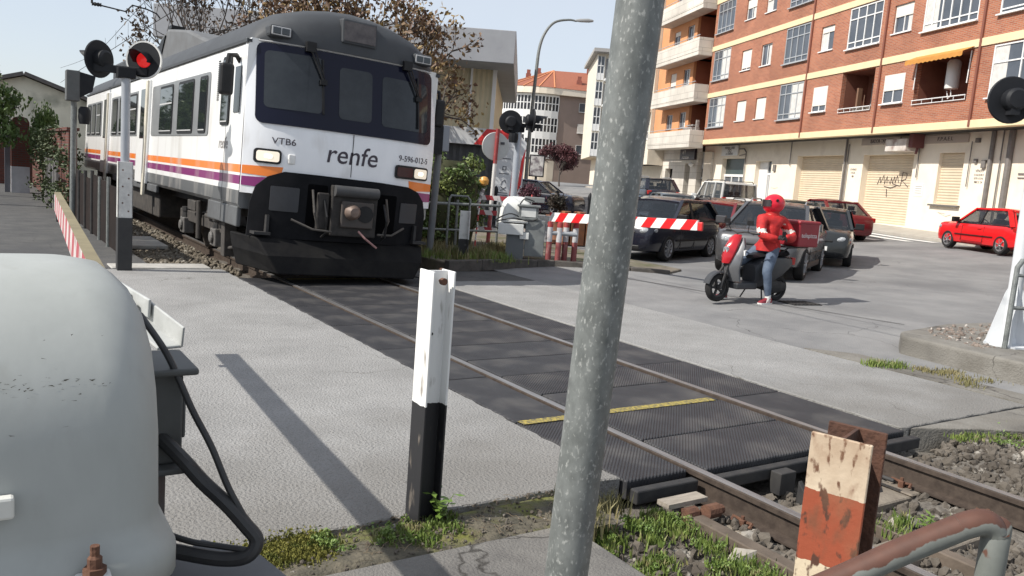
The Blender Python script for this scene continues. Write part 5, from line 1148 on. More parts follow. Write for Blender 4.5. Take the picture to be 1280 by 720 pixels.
car('white van with dark roof rack parked by the glass shop door', cz(29.0,26.5), radians(64), white_c, 4.2, 1.75, 1.82, 2.7, .85, .31, 'van', 1, steelrim, 7, 'parked_van', cat='van', rails=True, plate='')
car('grey saloon parked left of the white van', cz(23.5,23.9), radians(-118), greyb, 4.4, 1.75, 1.42, 2.6, .85, .31, 'sedan', 1, steelrim, 7, 'parked_car', plate='')
car('blue grey car behind the navy hatchback beside the pole', cz(18.6,19.6), radians(-150), blue_c, 4.2, 1.72, 1.42, 2.55, .85, .30, 'hatch', 1, steelrim, 7, 'waiting_car', plate='')
car('black off roader at the far kerb beside the grey pole', cz(31.0,33.4), radians(64), navy, 4.5, 1.85, 1.75, 2.7, .85, .34, 'suv', 1, steelrim, 7, 'parked_car', rails=True, plate='')
car('dark green saloon parked behind the grey sport utility vehicle', cz(24.3,19.2), radians(64), dkg, 4.4, 1.75, 1.45, 2.6, .85, .31, 'sedan', 1, steelrim, 7, 'parked_car', plate='')
car('dark red saloon parked before the first beige garage shutter', cz(27.2,19.6), radians(64), maroon, 4.3, 1.72, 1.42, 2.6, .85, .31, 'sedan', 1, steelrim, 7, 'parked_car', plate='')
for x, y, a, pm_, k, lab in ((33.8,55,60,teal,'hatch','teal hatchback parked far down the street below the tiled building'),(33.2,60.5,60,white_c,'sedan','white saloon parked far down the street beside the teal one'),(30.5,49,60,greyb,'suv','pale grey car far down the street right of the teal one'),(26.5,45,55,redc,'van','red delivery van far down the street beyond the black bollards'),(18.2,31.0,-60,navy,'suv','dark car parked behind the black bollards left of the pole'),(21.8,31.0,-60,navy,'hatch','navy blue car parked behind the bollards beside the pole'),(15.8,33.0,-60,darkc,'hatch','black car parked beyond the portal sign')):
    car(lab, cz(x,y), radians(a), pm_, 4.2, 1.75, 1.5 if k != 'van' else 1.9, 2.55, .85, .31, k, 0, steelrim, 5, 'parked_car', plate='', group='cars parked down the street')
# ================================================================== SCOOTER AND RIDER
SC = Vector((10.52,8.86,0)); SC.z = T(SC.x, SC.y); SCR = radians(176)
sc = thing('scooter', 'red and grey delivery scooter standing on the asphalt in front of the grey car', 'scooter', SC, SCR)
scred = paint('scooter_red', (.42,.012,.02)); scgrey = mat('scooter_grey', (.12,.123,.13), (.10,.10,.105), 3, .35, .3, coat=.4); scdark = mat('scooter_dark', (.03,.032,.037), (.04,.042,.046), 4, .45)
def swheel(x, n):
    r = .225; b = B(); b.lathe([(r*.68,-.04),(r*.70,-.055),(r*.88,-.062),(r,-.025),(r,.025),(r*.88,.062),(r*.70,.055),(r*.68,.04)], (0,0,0), 'Y', 26, cap=False); o = b.build(n, rubber, sc, smooth=True); o.location = (x,0,r)
    b = B(); b.lathe([(r*.69,-.04),(r*.69,.04),(r*.6,.035),(r*.6,-.035),(r*.69,-.04)], (0,0,0), 'Y', 24, cap=False); b.lathe([(.03,-.07),(.03,.07)], (0,0,0), 'Y', 10)
    for k in range(5):
        a = 2*pi*k/5; d = Vector((cos(a),0,sin(a))); b.beam(d*.02, d*r*.63, .03, .03, up=(0,1,0))
    b.build('rim', darksteel, o); return o
swheel(.66,'front_wheel'); swheel(-.63,'rear_wheel')
b = B(); b.tube([(.66,.07,.225),(.60,.075,.42),(.50,.03,.62)], .022, 8); b.tube([(.66,-.07,.225),(.60,-.075,.42),(.50,-.03,.62)], .022, 8); b.tube([(.52,0,.58),(.40,0,.98)], .03, 8); b.build('fork', darksteel, sc, smooth=True)
b = B(); rr = []
for k in range(9):
    a = radians(15+140*k/8); rr.append([(.66+.265*cos(a)*s_, y_, .225+.265*sin(a)*s_) for y_, s_ in ((-.07,.93),(-.05,1.0),(.05,1.0),(.07,.93),(.05,.96),(-.05,.96))])
b.loft(rr); b.build('front_fender', scdark, sc, smooth=True)
# front apron: lofted sections from steering head to the floor
def sec(x, z, w, d): return [(x+d,0,z),(x+d*.7,w*.6,z),(x,w,z),(x-.04,w*.95,z),(x-.05,0,z),(x-.04,-w*.95,z),(x,-w,z),(x+d*.7,-w*.6,z)]
b = B(); b.loft([sec(.34,1.08,.06,.05),sec(.385,1.02,.10,.09),sec(.45,.88,.115,.10),sec(.51,.74,.11,.09),sec(.54,.62,.07,.06)]); b.build('front_panel', scred, sc, smooth=True)
b = B(); b.loft([sec(.29,1.03,.09,.05),sec(.33,.90,.17,.07),sec(.40,.72,.20,.10),sec(.43,.52,.19,.11),sec(.38,.34,.18,.08)]); b.build('leg_shield', scgrey, sc, smooth=True)
b = B(); b.lathe([(.001,.0),(.05,.005),(.055,-.03)], (.0,0,0), 'X', 12); o = b.build('headlight', lens, sc); o.location = (.565,0,.83)
b = B(); b.box(.335,.355,.145,.215,.76,.84); pl_ = b.build('number_plate', platem, sc); pl_.rotation_euler = (0,0,0)
lettering('7', .07, blk, pl_, (.345,.218,.80), (pi/2,0,pi), .004)
b = B(); b.loft([[(.42,y,.22),(.42,y,.32),(-.02,y,.33),(-.02,y,.22)] for y in (-.19,-.17,.17,.19)]); b.build('floorboard', scdark, sc, bevel=.02)
def sec2(x, z0, z1, w): return [(x,-w*.7,z0),(x,-w,z0+(z1-z0)*.4),(x,-w*.85,z1-.03),(x,-w*.5,z1),(x,w*.5,z1),(x,w*.85,z1-.03),(x,w,z0+(z1-z0)*.4),(x,w*.7,z0)]
b = B(); b.loft([sec2(.0,.25,.60,.15),sec2(-.15,.26,.72,.18),(sec2(-.40,.34,.76,.19)),sec2(-.65,.46,.76,.17),sec2(-.85,.58,.74,.11)]); b.build('rear_body', scdark, sc, smooth=True)
b = B(); b.loft([sec2(.02,.70,.76,.10),sec2(-.12,.72,.80,.15),sec2(-.45,.76,.82,.17),sec2(-.72,.76,.86,.15)]); b.build('seat', black, sc, smooth=True)
b = B(); b.loft([sec2(-.28,.20,.40,.11),sec2(-.55,.14,.36,.12),sec2(-.78,.18,.32,.09)]); b.build('engine', darksteel, sc, smooth=True)
b = B(); b.tube([(-.25,-.16,.22),(-.5,-.19,.24),(-.95,-.2,.36)], [.025,.055,.05], 10); b.build('exhaust', darksteel, sc, smooth=True)
b = B(); b.tube([(.37,0,1.02),(.35,0,1.10),(.33,.12,1.13),(.24,.33,1.12)], .014, 8); b.tube([(.35,0,1.10),(.33,-.12,1.13),(.24,-.33,1.12)], .014, 8); b.build('handlebar', darksteel, sc)
for s in (-1, 1):
    b = B(); b.tube([(.28,s*.22,1.125),(.235,s*.36,1.12)], .02, 8); b.tube([(.31,s*.2,1.13),(.34,s*.34,1.10)], .007, 6); b.build('grip', black, sc)
    b = B(); b.tube([(.31,s*.18,1.13),(.36,s*.24,1.26)], .007, 6); b.box(.34,.36,s*.19,s*.31,1.24,1.32); b.build('mirror', black, sc, bevel=.02)
b = B(); b.tube([(-.55,.1,.80),(-.72,.1,.90),(-1.15,.1,.92)], .014, 6); b.tube([(-.55,-.1,.80),(-.72,-.1,.90),(-1.15,-.1,.92)], .014, 6); b.box(-1.15,-.6,-.14,.14,.905,.925); b.build('rack', darksteel, sc)
boxm = mat('delivery_box_maroon', (.26,.015,.025), (.22,.012,.02), 3, .4)
b = B(); b.box(-1.27,-.79,-.23,.23,.93,1.33); bx = b.build('delivery_box', boxm, sc, bevel=.03, seg=3)
b = B(); b.box(-1.285,-.775,-.24,.24,1.30,1.36); b.build('box_lid', boxm, bx, bevel=.025)
b = B(); b.box(-1.30,-1.282,-.2,.2,1.0,1.3); b.build('white_panel', whitep, bx)
lettering('telepizza', .105, mat('box_letters', (.62,.55,.55), rough=.5), bx, (-1.03,.234,1.12), (pi/2,0,pi), .004)
b = B(); b.box(-.93,-.85,-.1,.1,.62,.74); b.build('tail_light', redlens, sc, bevel=.01)
b = B(); b.beam((-.15,.16,.22),(-.1,.24,.03),.02,.02); b.beam((-.15,-.16,.22),(-.1,-.24,.03),.02,.02); b.build('stand', darksteel, sc)

def skin_mesh(verts, edges, name):
    """verts: {key: (x,y,z,rx,ry)}; first key is the root"""
    keys = list(verts); me = bpy.data.meshes.new(name); me.from_pydata([verts[k][:3] for k in keys], [(keys.index(a), keys.index(b)) for a, b in edges], [])
    o = bpy.data.objects.new(name, me); COL.objects.link(o); o.modifiers.new('skin', 'SKIN')
    for i, k in enumerate(keys):
        sv = me.skin_vertices[0].data[i]; sv.radius = (verts[k][3], verts[k][4]); sv.use_root = (i == 0)
    md = o.modifiers.new('sub', 'SUBSURF'); md.levels = 2; md.render_levels = 2
    dg = bpy.context.evaluated_depsgraph_get(); m2 = bpy.data.meshes.new_from_object(o.evaluated_get(dg)); bpy.data.objects.remove(o); m2.name = name
    m2.polygons.foreach_set('use_smooth', [True]*len(m2.polygons)); return m2
P_ = thing('person', 'person in red jacket, red helmet and jeans sitting astride the scooter', 'person', SC + Vector((-.10,0,0)), SCR)
v = {'pelvis':(-.42,.02,.88,.17,.15),'waist':(-.43,.03,1.02,.19,.155),'chest':(-.44,.03,1.22,.205,.155),'upper':(-.44,.02,1.34,.18,.135),'neck':(-.445,.02,1.44,.07,.07),'head':(-.46,.02,1.56,.095,.10),'crown':(-.46,.02,1.64,.07,.08),
 'lsh':(-.655,.06,1.34,.098,.098),'lel':(-.76,.20,1.08,.09,.09),'lfo':(-.60,.31,1.07,.078,.078),'lwr':(-.42,.36,1.09,.042,.042),
 'rsh':(-.24,.0,1.34,.098,.098),'rel':(-.12,.14,1.09,.085,.085),'rfo':(-.20,.25,1.06,.075,.075),'rwr':(-.31,.33,1.06,.042,.042),
 'lhip':(-.44,.13,.84,.115,.115),'lkn':(-.20,.27,.52,.082,.082),'lca':(-.235,.28,.36,.072,.072),'lan':(-.27,.29,.10,.05,.05),
 'rhip':(-.38,-.10,.84,.115,.115),'rkn':(.04,-.24,.55,.082,.082),'rca':(.10,-.25,.36,.07,.07),'ran':(.17,-.26,.10,.05,.05)}
e = [('pelvis','waist'),('waist','chest'),('chest','upper'),('upper','neck'),('neck','head'),('head','crown'),('upper','lsh'),('lsh','lel'),('lel','lfo'),('lfo','lwr'),('upper','rsh'),('rsh','rel'),('rel','rfo'),('rfo','rwr'),('pelvis','lhip'),('lhip','lkn'),('lkn','lca'),('lca','lan'),('pelvis','rhip'),('rhip','rkn'),('rkn','rca'),('rca','ran')]
me = skin_mesh(v, e, 'body'); body = obj('body', me, None, P_)
jack = mat('jacket_red', (.50,.016,.014), (.33,.010,.012), 9, .75, 0, 1.0, 11); jeans = mat('jeans_blue', (.06,.085,.13), (.10,.13,.18), 8, .85, 0, .4, 18); skinm = mat('skin', (.45,.26,.19), rough=.5); strap = mat('reflective_band', (.62,.6,.55), rough=.5)
for m_ in (jack, jeans, skinm, strap): me.materials.append(m_)
for p in me.polygons:
    c = p.center
    arm = c.y > .1 and c.z > .95 or abs(c.x+.445) > .19 and c.z > .95
    if c.z < .90: k = 1
    elif c.z > 1.425 and abs(c.x+.46) < .14: k = 2
    else: k = 0
    if c.z > 1.14 and c.z < 1.205 and c.y < .24 and (c.x < -.62 or c.x > -.24): k = 3
    p.material_index = k
# jacket hem, collar, pocket seams
b = B(); n = 20
def ell(cx, cy, z, rx, ry): return [(cx+rx*cos(2*pi*k/n), cy+ry*sin(2*pi*k/n), z) for k in range(n)]
b.loft([ell(-.42,.03,.84,.205,.19),ell(-.42,.03,.90,.20,.185),ell(-.43,.03,.98,.185,.165)], cap=False); b.build('jacket_hem', jack, P_, smooth=True)
b = B(); b.loft([ell(-.445,.02,1.38,.14,.12),ell(-.45,.02,1.44,.115,.105),ell(-.45,.02,1.50,.105,.10)], cap=False); b.build('collar', jack, P_, smooth=True)
lettering('telepizza', .045, strap, P_, (-.53,.175,1.29), (pi/2,0,pi), .004)
# helmet
hm = paint('helmet_red', (.62,.01,.03)); hc = Vector((-.455,.02,1.60))
bm = bmesh.new(); bmesh.ops.create_uvsphere(bm, u_segments=28, v_segments=18, radius=1)
ff = Vector((cos(radians(18)), sin(radians(18)), 0))       # face direction: forward, turned a little to the left
dl = []
for v_ in bm.verts:
    c = v_.co; x, y, z = c.x*.185, c.y*.145, c.z*.16
    if z < 0: x = x*1.02 + .02*(-z/.148); z *= 1.02
    v_.co = (x, y, z)
for f in bm.faces:
    c = f.calc_center_median()
    if c.x > .105 and -.03 < c.z < .06 and abs(c.y) < .12 or c.z < -.147: dl.append(f)
bmesh.ops.delete(bm, geom=dl, context='FACES'); bmesh.ops.solidify(bm, geom=bm.faces[:], thickness=.018)
me = bpy.data.meshes.new('helmet'); bm.to_mesh(me); bm.free(); hl = obj('helmet', me, hm, P_, True, angle=60); hl.location = hc; hl.rotation_euler = (0,radians(4),radians(-14))
b = B(); rr = []
for i in range(9):
    a = radians(-50+100*i/8); rr.append([(.192*cos(a)+.004,.152*sin(a),z) for z in (.045,.115)])
for k, (dx, z) in enumerate(()): pass
b.add([p for r_ in rr for p in ((r_[0][0]*1.03+.006,r_[0][1]*1.03,-.035),(r_[1][0]*.98+.004,r_[1][1]*.98,.075))], [(2*i,2*i+2,2*i+3,2*i+1) for i in range(8)]); b.build('visor', mat('visor_smoke', (.03,.022,.024), rough=.06, spec=.6), hl, fix=False)
b = B(); b.lathe([(.001,-.0),(.022,.0),(.026,-.012)], (.03,.148,.06), 'Y', 10); b.build('visor_pivot', black, hl)
# face inside the helmet
b = B(); fc = bmesh.new(); bmesh.ops.create_uvsphere(fc, u_segments=18, v_segments=14, radius=1)
for v_ in fc.verts:
    c = v_.co; n_ = 0
    if c.x > .8 and abs(c.y) < .22 and -.25 < c.z < .15: n_ = .22*(1-abs(c.y)/.22)
    v_.co = (c.x*.118+n_*.1, c.y*.095, c.z*.12)
me = bpy.data.meshes.new('face'); fc.to_mesh(me); fc.free(); o = obj('face', me, skinm, hl, True); o.location = (.018,0,-.012)
for s in (-1, 1):
    b = B(); b.lathe([(.001,.012),(.012,.008),(.015,0)], (.128,s*.038,.012), 'X', 8); b.build('eye', mat('eye_dark', (.03,.02,.02), rough=.3), hl)
b = B(); b.box(.118,.135,-.026,.026,-.052,-.044); b.build('mouth', mat('lips', (.30,.12,.10), rough=.5), hl)
# gloved hands with five fingers each, holding each other in front of the jacket
glove = mat('glove_black', (.02,.02,.022), (.035,.03,.03), 9, .7)
def hand(w, d, up, side):
    w, d, up = Vector(w), Vector(d).normalized(), Vector(up).normalized(); r_ = d.cross(up).normalized()*side
    b = B(); rings = []
    for t_, hw_, th in ((0,.028,.02),(.03,.04,.022),(.07,.045,.02),(.09,.042,.016)):
        c = w + d*t_; rings.append([c + r_*hw_*cos(2*pi*k/10) + up*th*sin(2*pi*k/10) for k in range(10)])
    b.loft(rings)
    for k, (o_, l) in enumerate(((-.033,.062),(-.011,.075),(.011,.08),(.033,.07))):
        p = w + d*.085 + r_*o_; q = p + d*l*.5 - up*.006; s_ = q + d*l*.28 - up*.028; b.tube([p, q, s_, s_ - up*.018 + d*.002], [.0095,.009,.008,.006], 7)
    p = w + d*.025 + r_*.04; b.tube([p, p + r_*.025 + d*.03 - up*.01, p + r_*.022 + d*.062 - up*.02], [.012,.010,.007], 7)
    return b.build('hand', glove, P_, smooth=True, angle=60)
hand((-.42,.36,1.09), (.8,.25,.05), (0,.4,1), 1); hand((-.31,.33,1.06), (-.75,.5,.12), (0,.4,1), -1)
b = B(); b.box(-.38,-.30,.40,.415,1.04,1.18); o = b.build('phone', black, P_, bevel=.008)
shoe = mat('shoe_maroon', (.22,.02,.03), (.18,.015,.025), 6, .6)
for x, y in ((-.27,.29),(.17,-.26)):
    b = B(); rr = []
    for t_, w, h0, h1 in ((-.075,.03,.02,.10),(-.04,.042,.018,.125),(.03,.045,.018,.11),(.10,.05,.018,.075),(.165,.045,.018,.055),(.195,.02,.02,.04)):
        rr.append([(x+t_,y-w,h0),(x+t_,y-w*.8,h1*.8),(x+t_,y-w*.3,h1),(x+t_,y+w*.3,h1),(x+t_,y+w*.8,h1*.8),(x+t_,y+w,h0)])
    b.loft(rr); s_ = b.build('shoe', shoe, P_, smooth=True)
    b = B(); b.prism([(x-.08,y-.035),(x-.04,y-.046),(x+.1,y-.053),(x+.17,y-.047),(x+.2,y-.015),(x+.2,y+.015),(x+.17,y+.047),(x+.1,y+.053),(x-.04,y+.046),(x-.08,y+.035)], .0, .024, 'XY'); b.build('sole', whitep, s_)
    b = B()
    for k in range(3): b.beam((x+.0+k*.03,y+.048,.03),(x-.015+k*.03,y+.04,.085),.01,.008); 
    b.build('shoe_stripe', whitep, s_)
    b = B(); b.loft([[(x+.048*cos(2*pi*k/12)-.0,y+.048*sin(2*pi*k/12),z) for k in range(12)] for z in (.09,.15)]); b.build('sock', whitep, P_, smooth=True)
b = B(); b.box(-.3,.3,-.2,.2,0,.012)
for k in range(7): b.box(-.28+k*.085,-.24+k*.085,-.18,.18,.012,.02)
o = tag(b.build('drain_grate', darksteel), 'dark iron drain grate in the asphalt beside the scooter wheel', 'drain grate'); o.location = (11.35,8.45,T(11.35,8.45)+.002); o.rotation_euler = (0,0,radians(-8))

# ================================================================== FOREGROUND: barrier machine, boom, cables
mgrey = mat('machine_grey', (.37,.385,.37), (.31,.325,.31), 2.5, .5, 0, .03, 30, third=(.22,.215,.185), tscale=7, tlo=.62, thi=.95, spec=.35, stretch=(1,1,.45))
BMc = thing('barrier_machine', 'large grey domed barrier machine housing filling the lower left corner', 'barrier machine', (.035,2.17,0))
def rr_ring(hx, hy, r, z, n=6):
    p = []
    for cx, cy, a in ((hx-r,hy-r,0),(-hx+r,hy-r,pi/2),(-hx+r,-hy+r,pi),(hx-r,-hy+r,1.5*pi)):
        for k in range(n+1): t_ = a+pi/2*k/n; p.append((cx+r*cos(t_), cy+r*sin(t_), z))
    return p
hx, hy = .312, .40
b = B(); b.loft([rr_ring(hx+.020,hy+.03,.12,.868),rr_ring(hx+.032,hy+.036,.12,.875),rr_ring(hx+.032,hy+.036,.12,.932),rr_ring(hx+.022,hy+.025,.12,.955),rr_ring(hx+.004,hy+.006,.12,.985),rr_ring(hx,hy,.12,1.01),rr_ring(hx-.001,hy-.012,.12,1.18),rr_ring(hx-.004,hy-.03,.12,1.27),rr_ring(hx-.008,hy-.065,.12,1.345),rr_ring(hx-.020,hy-.115,.12,1.415),rr_ring(hx-.045,hy-.175,.11,1.47),rr_ring(hx-.088,hy-.245,.09,1.508),rr_ring(hx-.15,hy-.32,.06,1.525),rr_ring(hx-.23,hy-.37,.025,1.531)])
dm = b.build('dome', mgrey, BMc, smooth=True, angle=70)
b = B(); r_ = random.Random(8)
for k in range(90):
    x = r_.choice([-.02,.03,.09,.16]) + r_.gauss(0,.028); z = 1.315 + r_.gauss(0,.009) + (r_.random() < .25)*r_.uniform(-.2,.1); s_ = r_.uniform(.002,.007)
    y = -(hy - .03 - (z-1.27)*.42) if z > 1.27 else -(hy-.02)
    q_ = [(r_.uniform(-1.6,1.6)*s_, r_.uniform(-.5,.5)*s_) for _ in range(3)]; b.add([(x+u_,y-.0015,z+w_) for u_, w_ in q_], [(0,1,2)])
stuff(b.build('paint_chips', mat('chip_brown', (.10,.09,.065), (.05,.045,.035), 40, .9), BMc, fix=False))
b = B(); b.box(-.29,.29,-.36,.34,.12,.86); b.box(-.36,.36,-.41,.41,0,.12); b.build('pedestal', mat('pedestal_grey', (.22,.23,.235), (.18,.19,.19), 2, .6), BMc, bevel=.012)
b = B(); b.box(-.03,.035,-.475,-.435,.875,.945); lt = b.build('latch', mat('latch_pale', (.55,.56,.55), rough=.45), BMc, bevel=.006); lt.location = (.16,0,0)
b = B(); b.lathe([(.014,.935),(.014,.98),(.009,.985),(.009,1.005)], (.165,-.455,0), 'Z', 8); b.lathe([(.022,.943),(.022,.96)], (.165,-.455,0), 'Z', 6); b.build('bolt', rust, BMc)
b = B(); b.box(-.20,.03,-.425,-.40,1.07,1.115); b.build('handle_plate', mat('handle_pale', (.6,.6,.56), rough=.4), BMc, bevel=.006)
# arm gear on the road side of the dome
b = B(); b.box(.345,.425,.02,.20,.98,1.225); b.box(.33,.455,-.02,.22,1.225,1.243); b.box(.33,.45,-.02,.20,.962,.98); b.box(.425,.437,.04,.14,1.04,1.17); gr = b.build('gearbox', mat('gear_grey', (.085,.09,.09), (.06,.062,.06), 5, .6), BMc, bevel=.006)
b = B(); b.box(.345,.385,.02,.12,.70,.96); b.build('gear_leg', mat('gear_leg', (.13,.125,.12), (.10,.06,.05), 4, .7), BMc)
b = B(); b.prism([(.36,-.05),(.50,.10),(.62,-.06),(.66,-.28),(.45,-.34),(.36,-.25)], .70, .72, 'XY'); b.box(.38,.60,-.25,-.02,.10,.70); b.build('base_cabinet', mat('cabinet_grey', (.12,.125,.13), (.09,.09,.095), 3, .6), BMc, bevel=.004)
cw = mat('arm_cradle_white', (.44,.45,.44), (.33,.34,.33), 9, .55)
b = B(); b.beam((.335,.95,1.345),(.345,.66,1.325),.10,.008); b.beam((.36,.84,1.33),(.43,.55,1.30),.010,.06); b.beam((.39,.62,1.265),(.455,.36,1.215),.075,.010); b.beam((.425,.63,1.295),(.492,.36,1.245),.008,.065); b.box(.36,.40,.60,.63,1.24,1.31); b.build('arm_cradle', cw, BMc, bevel=.004)
BO = thing('barrier_boom', 'near red and white barrier boom lowered across the road beyond the grey machine', 'barrier', (0,0,0))
b = B(); p0, p1 = Vector((.36,2.95,1.295)), Vector((.60,7.75,1.32)); dv = p1-p0
b.m = Matrix.Translation(p0) @ Matrix.Rotation(atan2(dv.y,dv.x), 4, 'Z') @ Matrix.Rotation(-atan2(dv.z, sqrt(dv.x**2+dv.y**2)), 4, 'Y')
bmr = b.m.copy(); b2 = B(); b2.box(0,dv.length,-.021,.021,-.085,.066)
bo = b2.build('boom', stripes('boom_red_white', (.36,.07,.085), (.52,.47,.46), 0, .42, .5, (0,0,.9), .7, dirt=(.26,.17,.15)), BO, bevel=.004); bo.matrix_local = bmr
b2 = B(); b2.box(.0,dv.length,-.023,.023,.0665,.072); o = b2.build('boom_top', mat('boom_top_wood', (.21,.18,.105), (.16,.135,.08), 5, .85), BO); o.matrix_local = bmr
b2 = B(); b2.box(dv.length-.5,dv.length-.42,-.02,.02,-.13,-.07); o = b2.build('boom_foot', darksteel, BO); o.matrix_local = bmr
cab = mat('cable_black', (.018,.018,.02), (.03,.03,.03), 10, .5)
def cable(pts, r, label, n=6):
    P = smooth_curve([tuple(p) for p in pts], n); b = B(); b.tube(P, r, 10); return tag(b.build('cable', cab, smooth=True), label, 'cable')
cable([(.40,2.22,1.06),(.45,2.12,1.01),(.49,2.09,.96),(.54,2.04,.91),(.58,2.01,.86),(.605,1.99,.82),(.58,1.985,.785),(.52,2.02,.775),(.42,2.08,.79),(.36,2.12,.80)], .019, 'thick black cable looping out of the grey machine')
cable([(.37,2.30,1.36),(.41,2.19,1.29),(.44,2.16,1.22),(.47,2.13,1.14),(.51,2.085,1.05),(.545,2.045,.95),(.585,2.005,.865)], .0085, 'thin black cable hanging down beside the machine gearbox')
cable([(.40,2.11,.83),(.46,2.06,.815),(.52,2.03,.805),(.58,1.99,.80)], .008, 'short thin cable lying along the thick loop below the machine')

# foreground pole
PG = thing('steel_pole', 'tall speckled galvanised steel pole leaning in the foreground centre', 'pole', (1.12,1.413,0))
b = B(); pts = [(0,0,0),(.004*3.4,-.0507*3.4,3.4)]; b.tube(pts, .049, 32); b.build('tube', galv, PG, smooth=True); b = B(); b.box(-.12,.12,-.12,.12,0,.015); b.build('base_plate', galv, PG)
# I-beam posts
def ibeam(b, w, d, tf, tw_, z0, z1, jag=0):
    sec_ = [(-w/2,-d/2),(w/2,-d/2),(w/2,-d/2+tf),(tw_/2,-d/2+tf),(tw_/2,d/2-tf),(w/2,d/2-tf),(w/2,d/2),(-w/2,d/2),(-w/2,d/2-tf),(-tw_/2,d/2-tf),(-tw_/2,-d/2+tf),(-w/2,-d/2+tf)]
    b.prism(sec_, z0, z1, 'XY'); return b
bwm = bands('post_black_white', [(0,(.018,.018,.02)),(.625,(.74,.74,.72))], rough=.55, dirt=(.20,.17,.14), dscale=16, dlo=.60, dhi=.74, wob=.02, stretch=(1,1,.3))
MP = thing('marker_post', 'black and white steel marker post standing at the edge of the concrete in the centre', 'post', (1.965,3.615,0), radians(92))
b = B(); ibeam(b, .14, .13, .011, .008, -.1, 1.305); b.build('beam', bwm, MP, bevel=.002, seg=1)
b = B(); b.lathe([(.018,-.055),(.018,-.03),(.010,-.03),(.010,-.012)], (0,0,1.255), 'X', 10); o = b.build('bolt', rust, MP); o.location = (-.015,-.0,0)
b = B(); b.lathe([(.008,-.012),(.008,-.003)], (0,.02,.98), 'X', 8); o = b.build('bolt_hole', black, MP)
b = B(); b.box(.055,.0715,-.066,-.05,1.29,1.3065); b.build('rust_chip', rust, MP)
def rusty():
    m = bands('post_rust_red_cream', [(0,(.55,.46,.33)),(.985,(.27,.06,.026)),(1.155,(.58,.49,.37))], rough=.85, wob=.02)
    n = m.node_tree.nodes; l = m.node_tree.links; p = n['Principled BSDF']; src = p.inputs['Base Color'].links[0].from_socket
    tc = n.new('ShaderNodeTexCoord')
    for sc_, lo_, hi_, c_, st_ in ((40,.56,.62,(.075,.03,.018,1),(1,1,.45)),(14,.55,.68,(.16,.06,.03,1),(1,1,.45)),(4,.5,.75,(.22,.12,.065,1),(1,1,.7))):
        mp = n.new('ShaderNodeMapping'); mp.inputs['Scale'].default_value = st_; l.new(tc.outputs['Object'], mp.inputs[0])
        a = n.new('ShaderNodeTexNoise'); a.inputs['Scale'].default_value = sc_; a.inputs['Detail'].default_value = 7; l.new(mp.outputs[0], a.inputs['Vector'])
        r = n.new('ShaderNodeMapRange'); r.inputs['From Min'].default_value = lo_; r.inputs['From Max'].default_value = hi_; l.new(a.outputs['Fac'], r.inputs['Value'])
        mx = n.new('ShaderNodeMix'); mx.data_type = 'RGBA'; mx.inputs['B'].default_value = c_; l.new(src, mx.inputs['A']); l.new(r.outputs[0], mx.inputs['Factor']); src = mx.outputs['Result']
    l.new(src, p.inputs['Base Color'])
    bn = n.new('ShaderNodeTexNoise'); bn.inputs['Scale'].default_value = 60; bp = n.new('ShaderNodeBump'); bp.inputs['Strength'].default_value = .3; bp.inputs['Distance'].default_value = .004
    l.new(tc.outputs['Object'], bn.inputs['Vector']); l.new(bn.outputs['Fac'], bp.inputs['Height']); l.new(bp.outputs[0], p.inputs['Normal']); return m
RP = thing('rusty_post', 'rusty cream and red steel beam post at the lower right beside the rails', 'post', (1.675,1.068,0), radians(-71))
b = B(); b.box(-.066,.066,-.07,-.060,-.1,1.275); b.build('front_flange', rusty(), RP, bevel=.002, seg=1)
drust = mat('dark_rust', (.05,.024,.017), (.10,.045,.027), 14, .9, 0, .4, 60, third=(.30,.24,.14), tscale=5, tlo=.60, thi=.68)
b = B(); b.box(-.004,.004,-.0595,.0595,-.1,1.272); b.build('web', drust, RP)
b = B(); b.box(-.066,.066,.060,.070,-.1,1.275); b.build('back_flange', drust, RP, bevel=.002, seg=1)
RL = thing('tube_railing', 'bent tubular railing with flaking red paint at the lower right corner', 'railing', (0,0,0))
def worn_rail():
    m = mat('railing_worn_paint', (.17,.18,.165), (.12,.13,.12), 9, .55); n = m.node_tree.nodes; l = m.node_tree.links; p = n['Principled BSDF']; src = p.inputs['Base Color'].links[0].from_socket
    tc = n.new('ShaderNodeTexCoord'); sp = n.new('ShaderNodeSeparateXYZ'); l.new(tc.outputs['Normal'], sp.inputs[0])
    a = n.new('ShaderNodeTexNoise'); a.inputs['Scale'].default_value = 26; a.inputs['Detail'].default_value = 8; l.new(tc.outputs['Object'], a.inputs['Vector'])
    ad = n.new('ShaderNodeMath'); ad.operation = 'MULTIPLY_ADD'; ad.inputs[1].default_value = 1.5; l.new(a.outputs['Fac'], ad.inputs[0]); l.new(sp.outputs[2], ad.inputs[2])
    r = n.new('ShaderNodeMapRange'); r.inputs['From Min'].default_value = 1.02; r.inputs['From Max'].default_value = 1.10; l.new(ad.outputs[0], r.inputs['Value'])
    b_ = n.new('ShaderNodeTexNoise'); b_.inputs['Scale'].default_value = 40; b_.inputs['Detail'].default_value = 6; l.new(tc.outputs['Object'], b_.inputs['Vector'])
    cr = n.new('ShaderNodeMix'); cr.data_type = 'RGBA'; cr.inputs['A'].default_value = (.055,.026,.018,1); cr.inputs['B'].default_value = (.125,.052,.033,1); l.new(b_.outputs['Fac'], cr.inputs['Factor'])
    mx = n.new('ShaderNodeMix'); mx.data_type = 'RGBA'; l.new(src, mx.inputs['A']); l.new(cr.outputs['Result'], mx.inputs['B']); l.new(r.outputs[0], mx.inputs['Factor']); l.new(mx.outputs['Result'], p.inputs['Base Color']); return m
rp_ = rg_ = worn_rail()
